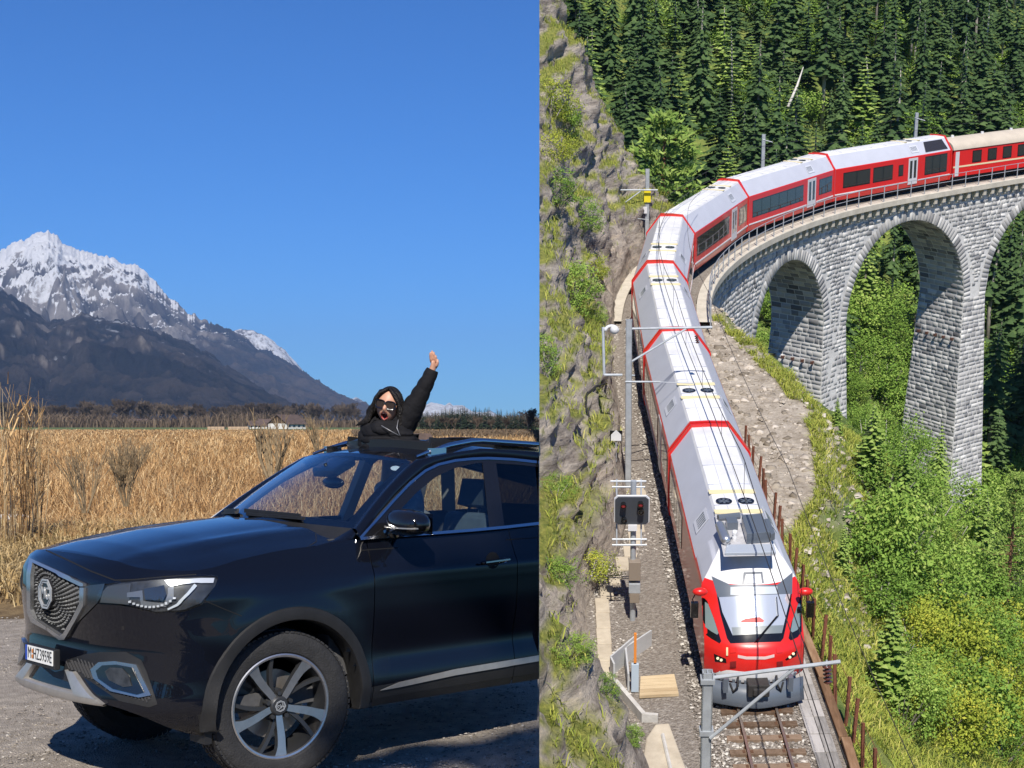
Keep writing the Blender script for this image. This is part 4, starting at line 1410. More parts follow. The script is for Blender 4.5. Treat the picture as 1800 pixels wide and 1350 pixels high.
# ---- gravel road: near sheet with real unevenness
gravel_m = ramp_mat('gravel', [(0.25, (0.21, 0.185, 0.155)), (0.5, (0.37, 0.325, 0.275)), (0.75, (0.55, 0.49, 0.42))], scale=7, bump=0.9, bdist=0.02, bscale=55, voro=90, detail=12)
ys = np.concatenate([np.linspace(1.5, 16.2, 150)])
rows = []
V = []; nx = 110
for y in ys:
    x = np.linspace(-0.46 * y - 3, SEAMX * y - 0.002, nx)
    V.append(np.stack([x, np.full(nx, y), np.zeros(nx)], 1))
V = np.concatenate(V)
edge = 15.2 + 0.5 * vnoise(V[:, :1] * np.array([[0.7, 0, 0]]) if False else np.stack([V[:, 0] * 0.8, V[:, 0] * 0, V[:, 0] * 0], 1), 3, seed=4)
V[:, 2] = 0.012 * vnoise(V * 3.0, 4, seed=1) + 0.02 * vnoise(V * 0.7, 3, seed=2) - 0.012
i, j = np.meshgrid(np.arange(len(ys) - 1), np.arange(nx - 1), indexing='ij')
k = (i * nx + j).ravel()
FQ = np.stack([k, k + 1, k + nx + 1, k + nx], 1)
tag(link('gravel_road', mesh_np('gravel_road', V, FQ, gravel_m, True)), kind='structure')
bk = MB(); bk.add([(-40, -40, -0.02), (20, -40, -0.02), (20, 0.3, -0.02), (0.0, 1.6, -0.02), (-4, 1.6, -0.02), (-40, 1.6, -0.02)], [(0, 1, 2, 3, 4, 5)])
tag(bk.build('parking_area', gravel_m), kind='structure')
soil_b = ramp_mat('bank_soil', [(0.3, (0.08, 0.06, 0.042)), (0.6, (0.20, 0.155, 0.11)), (0.8, (0.33, 0.28, 0.22))], scale=1.4, bump=0.8, bdist=0.08, bscale=9, detail=10)
bw = MB(); yb = [1.2, 4, 8, 12, 16, 22, 30, 45, 70, 110, 170, 260, 460]
bw.grid([[Vector((SEAMX * y - 0.004, y, z)) for z in (-0.03, -1, -3, -8, -20, -33)] for y in yb])
tag(bw.build('road_bank', soil_b, smooth=True), kind='structure')
# loose stones
def stones(n, xy, size, name, m, flat=0.6, rs=None):
    rs = rs or rng
    base = np.array([[1, 0, 0], [-0.5, 0.87, 0], [-0.5, -0.87, 0], [0.5, 0.5, 0.8], [-0.7, 0.1, 0.75], [0.3, -0.6, 0.85]], float)
    f = np.array([[0, 1, 3], [1, 4, 3], [1, 2, 4], [2, 5, 4], [2, 0, 5], [0, 3, 5], [3, 4, 5]])
    a = rs.uniform(0, 2 * np.pi, n); ca, sa = np.cos(a), np.sin(a)
    B = base[None] * rs.uniform(0.6, 1.3, (n, 6, 1)) * size[:, None, None]
    B[:, :, 0] *= rs.uniform(0.8, 1.5, (n, 1)); B[:, :, 2] *= flat
    X = B[:, :, 0] * ca[:, None] - B[:, :, 1] * sa[:, None]; Y = B[:, :, 0] * sa[:, None] + B[:, :, 1] * ca[:, None]
    V = np.stack([X, Y, B[:, :, 2]], 2) + xy[:, None, :]
    Fc = (f[None] + np.arange(n)[:, None, None] * 6).reshape(-1, 3)
    me = mesh_np(name, V.reshape(-1, 3), Fc, m)
    set_tone(me, np.repeat(rs.uniform(0, 1, n), 7))
    return me
peb_m = tone_mat('pebble', [(0, (0.12, 0.105, 0.09)), (0.6, (0.27, 0.24, 0.205)), (1, (0.45, 0.42, 0.38))], trans=0)
n = 12000
yy = 8.2 + 7.2 * rng.random(n) ** 1.3
xx = -0.45 * yy + (SEAMX * yy - 0.03 + 0.45 * yy) * rng.random(n)
tag(link('gravel', stones(n, np.stack([xx, yy, np.full(n, -0.012)], 1), 0.004 + 0.011 * rng.random(n) ** 2.2, 'gravel', peb_m)), kind='stuff')
# ---- verge and field
soil_m = ramp_mat('field_soil', [(0.3, (0.055, 0.040, 0.026)), (0.5, (0.15, 0.105, 0.058)), (0.72, (0.30, 0.22, 0.115))], scale=2.2, bump=0.8, bdist=0.06, bscale=14, detail=10)
ys = np.concatenate([np.linspace(14.2, 26, 60), np.geomspace(27, 460, 50)])
nx = 120; V = []
for y in ys:
    V.append(np.stack([np.linspace(-0.47 * y - 4, SEAMX * y - 0.002, nx), np.full(nx, y), np.zeros(nx)], 1))
V = np.concatenate(V)
lip = smoothstep(14.9, 16.6, V[:, 1] + 0.5 * vnoise(np.stack([V[:, 0] * 0.9, V[:, 0] * 0, V[:, 0] * 0], 1), 3, seed=9))
def verge_z(x, y):
    P = np.stack([np.asarray(x, float), np.asarray(y, float), np.zeros(len(x))], 1)
    lip = smoothstep(14.9, 16.6, P[:, 1] + 0.5 * vnoise(np.stack([P[:, 0] * 0.9, P[:, 0] * 0, P[:, 0] * 0], 1), 3, seed=9))
    return -0.06 + lip * (0.16 + 0.10 * vnoise(P * 0.9, 4, seed=5)) * (1 - smoothstep(26, 60, P[:, 1]) * 0.7)
V[:, 2] = verge_z(V[:, 0], V[:, 1])
i, j = np.meshgrid(np.arange(len(ys) - 1), np.arange(nx - 1), indexing='ij'); k = (i * nx + j).ravel()
tag(link('field', mesh_np('field', V, np.stack([k, k + 1, k + nx + 1, k + nx], 1), soil_m, True)), kind='structure')
mg_ = MB(); mg_.add([(-0.5 * 455 - 20, 455, 0.03), (seam_x(455) - 0.01, 455, 0.03), (seam_x(3200) - 0.1, 3200, 0.03), (-0.7 * 3200, 3200, 0.03)], [(0, 1, 2, 3)])
tag(mg_.build('meadow', ramp_mat('meadow_grass', [(0.3, (0.075, 0.105, 0.03)), (0.7, (0.13, 0.17, 0.05))], scale=0.02, bump=0)), kind='structure')
straw_m = tone_mat('straw', [(0, (0.16, 0.085, 0.035)), (0.3, (0.42, 0.235, 0.10)), (0.65, (0.66, 0.42, 0.19)), (1, (0.86, 0.66, 0.37))], trans=0.3)
def wedge(n, y0, y1, p=0.0):
    y = np.exp(np.log(y0) + (np.log(y1) - np.log(y0)) * rng.random(n))
    x = -0.44 * y + (SEAMX * y + 0.44 * y) * rng.random(n)
    return x, y
n = 140000
x, y = wedge(n, 22.5, 455)
clump = vnoise(np.stack([x * 0.35, y * 0.35, y * 0], 1), 3, seed=21)
h = (0.48 + 0.38 * rng.random(n) + 0.55 * clump + 0.40 * (rng.random(n) > 0.97)) * (0.35 + 0.65 * smoothstep(22, 34, y + 3 * clump)) * (1 - 0.35 * smoothstep(120, 420, y))
w = np.maximum(0.008, y * 0.00050) * (0.6 + 0.8 * rng.random(n))
ok = (x < seam_x(y) - 0.4 * h - w) & (clump + 0.25 * rng.standard_normal(n) > -0.32) & (h > 0.1)
b = np.stack([x, y, verge_z(x, y) - 0.03], 1)
tone = np.clip(0.48 + 0.30 * clump + 0.27 * rng.standard_normal(n), 0, 1)
tag(link('reed_field', blades(b[ok], h[ok], w[ok], (0.25 + 1.7 * rng.random(n) ** 1.6)[ok], tone[ok], 'reed_field', straw_m)), kind='stuff')
n = 34000
y = 14.7 + 10.4 * rng.random(n) ** 1.25; x = -0.45 * y + (SEAMX * y + 0.45 * y) * rng.random(n)
patch_ = vnoise(np.stack([x * 0.8, y * 0.8, y * 0], 1), 3, seed=33)
ok = (patch_ > -0.30) & (y > 15.3 + 0.8 * patch_ + 0.5 * rng.random(n)) & (x < seam_x(y) - 0.5)
h = 0.14 + 0.28 * rng.random(n) + 0.25 * np.clip(patch_, 0, 1)
dry_m = tone_mat('dry_grass', [(0, (0.10, 0.10, 0.03)), (0.22, (0.28, 0.19, 0.08)), (0.6, (0.50, 0.36, 0.17)), (1, (0.70, 0.56, 0.32))], trans=0.3)
tag(link('dry_grass', blades(np.stack([x, y, verge_z(x, y) - 0.02], 1)[ok], h[ok], (0.010 + 0.012 * rng.random(n))[ok], (0.4 + 0.9 * rng.random(n))[ok], np.clip(0.5 + 0.25 * rng.standard_normal(n) + 0.3 * patch_, 0, 1)[ok], 'dry_grass', dry_m)), kind='stuff')
# thawing snow between the grass
sn = MB()
for px_, py_, a_, b_ in ((14, 911, .55, .5), (30, 925, .35, .3), (112, 938, .30, .25), (135, 926, .25, .3), (224, 906, .3, .3), (300, 886, .25, .3)):
    c = LG(px_, py_, 0.12); c.z = float(verge_z([c.x], [c.y])[0])
    N = 14
    ring = [c + Vector((a_ * math.cos(2 * math.pi * k / N) * (0.7 + 0.5 * random.random()), b_ * math.sin(2 * math.pi * k / N) * (0.7 + 0.5 * random.random()), -0.02)) for k in range(N)]
    ring2 = [c + (p - c) * 0.6 + Vector((0, 0, 0.06)) for p in ring]
    for k in range(N):
        sn.add([ring[k], ring[(k + 1) % N], ring2[(k + 1) % N], ring2[k]], [(0, 1, 2, 3)])
    sn.add(ring2, [tuple(range(N))])
tag(sn.build('snow', mat('old_snow', (0.74, 0.77, 0.82), 0.7, bump=0.6, bscale=20), smooth=True), kind='stuff')
# tall reeds at the left edge
stem_m = tone_mat('reed_stem', [(0, (0.25, 0.14, 0.06)), (0.5, (0.50, 0.33, 0.15)), (1, (0.75, 0.60, 0.36))], trans=0.15)
def tall_reeds(px_, py_, dep, n, spread, hmax, label):
    c = LD(px_, py_, dep); c.z = 0.05
    t = thing('tall_reed', label, 'reeds', Matrix.Translation(c), 'tall reeds standing out of the field')
    xy = rng.normal(0, 1, (n, 2)) * np.array([spread, spread * 1.2])
    h = hmax * (0.55 + 0.45 * rng.random(n))
    V = []; Fc = []; tn = []
    for q in range(n):
        p = Vector((xy[q, 0], xy[q, 1], 0)); le = Vector((rng.normal(0, .07), rng.normal(0, .07), 1)) * h[q]
        m = MB(); m.tube([p, p + le * 0.5 + Vector((rng.normal(0, .02), 0, 0)), p + le], [0.009, 0.007, 0.003], 3, cap=False)
        k0 = len(V); V += m.v; Fc += [tuple(i + k0 for i in f) for f in m.f]; tn += [rng.random()] * len(m.f)
    me = mesh_np('stem', V, Fc, stem_m); set_tone(me, tn)
    link('stem', me, t)
    nl = n * 4
    s_ = rng.integers(0, n, nl)
    z = h[s_] * (0.25 + 0.75 * rng.random(nl))
    me = blades(np.stack([xy[s_, 0], xy[s_, 1], z], 1), 0.25 + 0.3 * rng.random(nl), 0.012 + 0.012 * rng.random(nl), 0.6 + 1.0 * rng.random(nl), np.clip(0.6 + 0.25 * rng.standard_normal(nl), 0, 1), 'leaf', straw_m)
    tag(link('leaf', me, t), kind='stuff')
    return t
tall_reeds(8, 870, 22, 20, 0.16, 2.75, 'tallest clump of dry reeds cut off by the left edge')
tall_reeds(40, 872, 22.5, 20, 0.13, 2.35, 'tall dry reeds at left with drooping leaves, just right of the tallest clump')
tall_reeds(60, 874, 23.0, 11, 0.08, 2.5, 'slim clump of tall reeds beside the bare shrub on the verge')
# bare shrubs
bark_m = ramp_mat('shrub_bark', [(0.3, (0.12, 0.085, 0.05)), (0.7, (0.33, 0.25, 0.15))], scale=12, bump=0.3, bdist=0.01)
def twig_tree(n0, length, radius, spread, depth, rs, up=0.35, thin=0.62, kids=3, minr=0.0, droop=0.0):
    """branching limbs; returns list of (a, b, ra, rb)"""
    out = []
    def grow_(p, d, l, r_, k):
        if k < 0: return
        e = p + d * l
        out.append((p, e, r_, max(minr, r_ * thin)))
        for q in range(kids if k > 0 else 0):
            ax = Vector((rs.gauss(0, 1), rs.gauss(0, 1), rs.gauss(0, 0.6))).normalized()
            nd = (d + ax * spread * (0.6 + 0.6 * rs.random()) + Vector((0, 0, up - droop * (depth - k)))).normalized()
            s0 = p.lerp(e, 0.45 + 0.55 * rs.random() if q else 1.0)
            grow_(s0, nd, l * (0.62 + 0.22 * rs.random()), max(minr, r_ * thin), k - 1)
    for q in range(n0):
        a = rs.random() * 6.283
        d = Vector((math.cos(a) * spread * 0.8, math.sin(a) * spread * 0.8, 1)).normalized()
        grow_(Vector((math.cos(a) * radius * 2.5, math.sin(a) * radius * 2.5, 0)), d, length * (0.75 + 0.4 * rs.random()), radius, depth)
    return out
def limbs_mesh(segs, name, m, n=3):
    mb = MB()
    for a, b, ra, rb in segs:
        mb.tube([a, b], [ra, rb], n, cap=False)
    return mesh_np(name, mb.v, np.array([f for f in mb.f], dtype=np.int32), m)
def shrub(px_, py_, dep, hpx, n0, label, seed, spread=0.35, depth=4, tip=True, rad=0.012):
    c = LD(px_, py_, dep); 
    rs = random.Random(seed)
    H_ = hpx * dep / F
    t = thing('bare_shrub', label, 'shrub', Matrix.Translation(c))
    segs = twig_tree(n0, H_ * 0.34, rad, spread, depth, rs, up=0.30, thin=0.70, kids=2 if n0 > 8 else 3, minr=0.0026)
    link('branch', limbs_mesh(segs[:], 'branch', bark_m, 4), t)
    return t
shrub(150, 902, 20.5, 125, 9, 'pale multi-stemmed bare shrub on the verge, nearer the tall reeds', 5, 0.42)
shrub(222, 890, 22.0, 115, 8, 'brown bare shrub on the verge between pale shrub and car bonnet', 8, 0.45)
shrub(478, 842, 17.0, 105, 9, 'gnarled dark bare shrub behind the windscreen of the car', 11, 0.5, 4, rad=0.02)
shrub(560, 800, 24.0, 70, 12, 'thin bare shrub beside the car roof, left of the woman', 14, 0.4)
# ---- the far edge of the field
far_bark = ramp_mat('far_bark', [(0.3, (0.055, 0.042, 0.032)), (0.7, (0.15, 0.115, 0.085))], scale=0.8, bump=0, per_object=0.5)
bare_meshes = []
for sd_ in range(5):
    rs = random.Random(40 + sd_)
    segs = twig_tree(1, 0.20 if sd_ != 3 else 0.30, 0.020, 0.60 if sd_ != 3 else 0.35, 6, rs, up=0.24, thin=0.72, kids=3, minr=0.0055)
    trunk = [s_ for s_ in segs if s_[2] > 0.012]; tw = [s_ for s_ in segs if s_[2] <= 0.012]
    zmax = max(s_[1].z for s_ in segs)
    sc = lambda L_: [(a / zmax, b / zmax, ra, rb) for a, b, ra, rb in L_]
    bare_meshes.append((limbs_mesh(sc(trunk), 'trunk', far_bark, 5), limbs_mesh(sc(tw), 'crown', far_bark, 3)))
def far_tree(px_, py_base, dep, hpx, v, label, wide=1.0, group=None):
    c = LD(px_, py_base, dep); c.z = 0.0
    H_ = hpx * dep / F
    t = thing('bare_tree', label, 'tree', Matrix.Translation(c) @ Matrix.Rotation(random.random() * 6, 4, 'Z') @ Matrix.Diagonal((H_ * wide, H_ * wide, H_, 1)), group)
    link('trunk', bare_meshes[v][0], t); link('crown', bare_meshes[v][1], t)
    return t
FT = [(72, 46, 1.0, 'bare tree behind the tall reeds at left'), (104, 36, 1.1, 'low rounded bare tree left of the twin tall trees'), (118, 42, 1.0, None), (130, 48, 1.1, 'broad bare tree, first of the big crowns left'), (147, 47, 1.1, None), (163, 38, 1.0, None), (178, 40, .9, None), (193, 52, .95, 'tall slim bare tree with upright crown before dark slope'), (204, 46, .9, None), (217, 48, .6, 'narrow bare poplar-like tree standing in the middle of the row'), (238, 48, 1.35, 'widest round bare crown in the tree row'), (256, 50, 1.3, 'broad bare tree joined to the widest crown'), (272, 47, 1.1, None), (290, 42, 1.1, None), (305, 40, 1.1, None), (322, 38, 1.2, None), (339, 36, 1.2, None), (352, 40, 1.0, None), (368, 38, 1.1, None), (386, 37, 1.2, None), (402, 36, 1.1, None), (421, 39, 1.1, None), (437, 44, .8, 'pale thin bare tree above the farm roofs'), (456, 36, 1.2, None), (472, 38, 1.1, None), (492, 36, 1.1, None), (511, 38, 1.1, None), (530, 36, 1.1, None), (548, 36, 1.2, None), (566, 40, 1.0, None), (584, 36, 1.2, None), (603, 38, 1.1, None), (620, 36, 1.1, None), (25, 44, 1.2, None), (8, 46, 1.1, None), (45, 40, 1.2, None), (88, 40, .9, None)]
for k, (px_, hp_, wd, lb) in enumerate(FT):
    far_tree(px_, 753, 880 + 60 * random.random() + (0 if lb else 40), hp_, 3 if wd < 0.7 else (k % 3), lb or ('%s bare brown tree %s' % ('low' if hp_ < 37 else 'tall' if hp_ > 41 else 'middling', 'behind the tall reeds at left' if px_ < 70 else 'left of the poplar-like tree' if px_ < 215 else 'just right of the widest crown' if px_ < 350 else 'above the timber stacks' if px_ < 430 else 'above the farm roofs' if px_ < 520 else 'between farmhouse and waving woman')), wd * 1.05, 'bare trees along the far edge of the field')
for k in range(58):
    px_ = 4 + 632 * (k + 0.7 * random.random()) / 58
    hp_ = random.uniform(31, 45) * (1.1 if 225 < px_ < 300 else 1.0)
    far_tree(px_, 753, 960 + 80 * random.random(), hp_, random.choice((0, 1, 2, 4)), '%s bare tree in the back row %s' % ('low' if hp_ < 37 else 'tall', 'behind the tall reeds at left' if px_ < 70 else 'left of the poplar-like tree' if px_ < 215 else 'just right of the widest crown' if px_ < 350 else 'above the timber stacks' if px_ < 430 else 'above the farm roofs' if px_ < 520 else 'between farmhouse and waving woman'), random.uniform(1.0, 1.5), 'bare trees along the far edge of the field')
far_tree(918, 768, 300, 46, 4, 'wide bare orchard-like tree near the right edge before dark conifers', 1.5)
for px_ in (765, 785, 806, 828, 850, 872, 893, 936):
    far_tree(px_, 765, 330 + 40 * random.random(), 24 + 6 * random.random(), random.choice((0, 1, 2)), 'low bare tree in front of the dark conifers', 1.4, 'low bare trees before the conifers')
# brushwood at the foot of the trees
n = 15000
bx = rng.random(n); by = 780 + 140 * rng.random(n)
x = -0.43 * by + (SEAMX * by + 0.43 * by) * bx
h = 4.0 + 9.0 * rng.random(n) * np.clip(0.55 + 0.9 * vnoise(np.stack([x * 0.02, x * 0, x * 0], 1), 4, seed=3), 0.12, 1.4)
brush_m = tone_mat('brushwood', [(0, (0.05, 0.038, 0.028)), (0.6, (0.125, 0.09, 0.06)), (1, (0.22, 0.17, 0.115))], trans=0)
tag(link('brushwood', blades(np.stack([x, by, by * 0], 1), h, 0.35 + 0.4 * rng.random(n), 0.2 + 0.5 * rng.random(n), np.clip(0.5 + 0.2 * rng.standard_normal(n), 0, 1), 'brushwood', brush_m)), kind='stuff')
n = 9000
by = 170 + 150 * rng.random(n); x = (-0.17 + (SEAMX + 0.17) * rng.random(n)) * by
h = 0.5 + 0.8 * rng.random(n)
tag(link('bramble_hedge', blades(np.stack([x, by, by * 0], 1), h, 0.07 + 0.1 * rng.random(n), 0.2 + 0.5 * rng.random(n), np.clip(0.65 + 0.2 * rng.standard_normal(n), 0, 1), 'bramble_hedge', brush_m)), kind='stuff')
# conifers on the right
spruce_m = tone_mat('far_needles', [(0, (0.012, 0.022, 0.014)), (0.6, (0.028, 0.045, 0.026)), (1, (0.05, 0.07, 0.035))], trans=0.1, objvar=0.3)
trunk_m = ramp_mat('conifer_bark', [(0.3, (0.09, 0.07, 0.055)), (0.7, (0.25, 0.21, 0.17))], scale=9, bump=0.3, bdist=0.02, per_object=0.4)
def conifer_mesh(rs, whorls=24, n_br=7, wide=0.20, start=0.10, droop=0.35, cards=4, gap=0.0, name='crown', m=None, irregular=0.25):
    """unit-height spruce crown: drooping fans of needle sprays on whorled branches"""
    V = []; Fc = []; tn = []
    for w_ in range(whorls):
        q = w_ / (whorls - 1)
        z = start + (1 - start) * q ** 0.92
        L0 = wide * (1 - q) ** 0.8 * (0.65 + 0.35 * min(1, (q + 0.12) * 5)) + 0.012
        for b_ in range(n_br):
            if rs.random() < gap: continue
            a = 2 * math.pi * (b_ + rs.random() * 0.8) / n_br + w_ * 1.1
            L_ = L0 * (1 - irregular + 2 * irregular * rs.random())
            ca, sa = math.cos(a), math.sin(a)
            for c_ in range(cards):
                s0 = c_ / cards * 0.85; s1 = min(1.0, s0 + 1.5 / cards)
                dz = lambda s_: -droop * L_ * s_ ** 1.3 + 0.12 * L_ * s_ ** 3
                wd = L_ * (0.24 * (1 - 0.35 * s0)) * (0.7 + 0.6 * rs.random())
                p0 = (ca * L_ * s0, sa * L_ * s0, z + dz(s0)); p1 = (ca * L_ * s1, sa * L_ * s1, z + dz(s1) - 0.006)
                k0 = len(V)
                hang = 0.25 + 0.5 * rs.random()
                V += [p0, (p1[0] * 0.8 - sa * wd, p1[1] * 0.8 + ca * wd, (p0[2] + p1[2]) / 2 - wd * hang), p1, (p1[0] * 0.8 + sa * wd, p1[1] * 0.8 - ca * wd, (p0[2] + p1[2]) / 2 - wd * hang)]
                Fc += [(k0, k0 + 1, k0 + 2), (k0, k0 + 2, k0 + 3)]
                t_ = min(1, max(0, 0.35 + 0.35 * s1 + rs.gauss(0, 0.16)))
                tn += [t_, t_]
    me = mesh_np(name, np.array(V), np.array(Fc, dtype=np.int32), m or spruce_m)
    set_tone(me, tn)
    return me
def trunk_mesh(name, r_, top, m, n=7, bend=0.01, rs=random):
    mb = MB()
    mb.tube([(0, 0, -0.05), (rs.gauss(0, bend), rs.gauss(0, bend), top * 0.4), (rs.gauss(0, bend), rs.gauss(0, bend), top * 0.8), (0, 0, top)], [r_ * 1.15, r_, r_ * 0.6, r_ * 0.12], n)
    return mb.mesh(name, m, True)
fc = [(conifer_mesh(random.Random(60 + k), 16, 6, 0.17 + 0.03 * k, 0.12, cards=2), trunk_mesh('trunk', 0.014, 0.98, trunk_m)) for k in range(3)]
for k in range(64):
    px_ = 738 + 215 * (k + 0.6 * random.random()) / 64
    dep = 420 + 60 * random.random()
    if px_ > 941: continue
    c = LD(px_, 760, dep); c.z = 0
    H_ = (26 + 13 * random.random() + (6 if 775 < px_ < 860 else 0)) * dep / F
    t = thing('dark_conifer', 'dark spruce of the far wood %s' % ('beside the wooden hut' if px_ < 765 else 'left of the snowy peak' if px_ < 800 else 'below the snowy peak' if px_ < 870 else 'right of the snowy peak'), 'tree', Matrix.Translation(c) @ Matrix.Rotation(random.random() * 6, 4, 'Z') @ Matrix.Diagonal((H_ * 1.7, H_ * 1.7, H_, 1)), 'dark spruces in the far wood beyond the car')
    v = fc[k % 3]; link('crown', v[0], t); link('trunk', v[1], t)
# houses
wall_w = mat('white_render', (0.62, 0.60, 0.56), 0.9, var=0.08, scale=0.6)
wood_d = ramp_mat('dark_timber', [(0.3, (0.05, 0.032, 0.02)), (0.7, (0.12, 0.08, 0.05))], scale=1.5, bump=0.2)
tile_m = ramp_mat('roof_tile', [(0.3, (0.06, 0.045, 0.04)), (0.7, (0.14, 0.10, 0.085))], scale=1.2, bump=0.3, bdist=0.05)
pane_m = mat('dark_pane', (0.02, 0.024, 0.03), 0.08, coat=0.5)
def house(name, label, px_, dep, w, d, hw, hr, rot, wmat, gable=None, cat='house', over=0.5):
    c = LD(px_, 745, dep); c.z = 0
    t = thing(name, label, cat, Matrix.Translation(c) @ Matrix.Rotation(R(rot), 4, 'Z'))
    m = MB(); m.box(-w / 2, w / 2, -d / 2, d / 2, 0, hw); m.build('wall', wmat, t)
    g = MB()
    for s_ in (-1, 1): g.prism([(s_ * w / 2 * 0.99, -d / 2, hw), (s_ * w / 2 * 0.99, d / 2, hw), (s_ * w / 2 * 0.99, 0, hw + hr)], (-s_ * 0.15, 0, 0))
    g.build('gable', gable or wood_d, t)
    r_ = MB()
    for s_ in (-1, 1):
        r_.prism([(-w / 2 - over, s_ * (d / 2 + over), hw - over * hr / (d / 2)), (w / 2 + over, s_ * (d / 2 + over), hw - over * hr / (d / 2)), (w / 2 + over, 0, hw + hr), (-w / 2 - over, 0, hw + hr)], (0, 0, 0.18))
    r_.build('roof', tile_m, t)
    for k in range(4):
        wm = MB(); x = -w / 2 + w * (k + 0.5) / 4
        wm.box(x - w * 0.06, x + w * 0.06, -d / 2 - 0.04, -d / 2 + 0.02, hw * 0.35, hw * 0.78); wm.build('window', pane_m, t)
    return t
house('farmhouse', 'farmhouse with dark timber gable and white lower walls beyond the field', 505, 560, 11, 9, 2.1, 3.2, 62, wall_w)
house('farm_building', 'low white farm building left of the timber-gabled farmhouse', 452, 600, 7, 5, 1.5, 1.6, 20, wall_w, wall_w)
house('farm_shed', 'grey-roofed long shed behind the farmhouse', 476, 640, 10, 6, 1.9, 2.0, 10, wood_d)
house('white_house', 'white house with dark roof under the widest bare crown', 243, 840, 9, 7, 2.4, 2.2, 15, wall_w)
house('white_cottage', 'small white cottage far left beyond the green meadow', 98, 860, 8, 6, 2.2, 2.4, 10, wall_w)
house('wooden_hut', 'small dark wooden hut right behind the waving woman', 741, 130, 1.5, 1.2, 0.55, 0.42, 35, wood_d, cat='hut', over=0.12)
for a, b, lb in ((366, 396, 'low pale timber stack on the meadow, left of the gap'), (402, 438, 'low pale timber stack on the meadow nearest the farm')):
    p0, p1 = LD(a, 758, 470), LD(b, 758, 470)
    m = MB()
    for r_ in range(2):
        for c_ in range(5):
            x0 = p0.x + (p1.x - p0.x) * c_ / 5
            m.box(x0 + 0.02, x0 + (p1.x - p0.x) / 5 - 0.05, 469, 471, 0.03 + r_ * 0.55, 0.03 + r_ * 0.55 + 0.5)
    o = m.build('timber_stack', mat('fresh_timber', (0.42, 0.30, 0.20), 0.85, var=0.2, scale=1)); tag(o, lb, 'timber stack')
# ---- mountains
def range_mesh(name, sky_pts, D0, D1, ncol, nrow, amp, colour, px0, px1, shape=1.2, seed=0, jag=0.0):
    cols_ = np.linspace(px0, px1, ncol)
    sk = np.interp(cols_, [p[0] for p in sky_pts], [p[1] for p in sky_pts])
    t = np.linspace(0, 1, nrow)
    T, C_ = np.meshgrid(t, cols_, indexing='ij')
    D = D0 + (D1 - D0) * T
    X = (C_ - PX) / F * D
    zr = (PY - sk) / F * D1
    ja = jag * zr.max() * (ridged(np.stack([cols_ * 0.05, cols_ * 0, cols_ * 0], 1), 5, seed=seed + 50) - 0.6)
    ZR = np.broadcast_to(zr, T.shape)
    sc = 1.0 / (D1 - D0)
    P3 = np.stack([X.ravel() * sc * 3.0, D.ravel() * sc * 3.0, np.zeros(X.size)], 1)
    warp = vnoise(P3 * 1.3, 3, seed=seed + 9)
    P3w = P3 + 0.25 * warp[:, None]
    r_ = (ridged(P3w * 1.6, 7, seed=seed) - 0.55).reshape(T.shape)
    f_ = vnoise(P3 * 14, 4, seed=seed + 3).reshape(T.shape)
    env = np.sin(np.pi * np.clip(T, 0, 1)) ** 0.7 * (1 - 0.3 * T)
    Z = ZR * T ** shape + ja[None, :] * T ** 9 + amp * np.clip(ZR, zr.max() * 0.25, None) * (r_ + 0.34 * f_) * env
    Z = np.where(T < 0.02, -30, Z)
    # back side so that it is a solid ridge
    V = np.stack([X, D, Z], 2).reshape(-1, 3)
    Vb = np.stack([X[-1] * 1.25, D[-1] * 1.25, np.full(ncol, -30.0)], 1)
    V = np.concatenate([V, Vb])
    i, j = np.meshgrid(np.arange(nrow), np.arange(ncol - 1), indexing='ij'); k = (i * ncol + j).ravel()
    me = mesh_np(name, V, np.stack([k, k + 1, k + ncol + 1, k + ncol], 1), colour(), True)
    gy, gx = np.gradient(Z); dD = (D1 - D0) / (nrow - 1); dX = (X[-1, 1] - X[-1, 0])
    slope = np.sqrt((gy / dD) ** 2 + (gx / dX) ** 2); gxx = gx / dX
    return me, T, C_, Z, slope, gxx, f_, r_, V
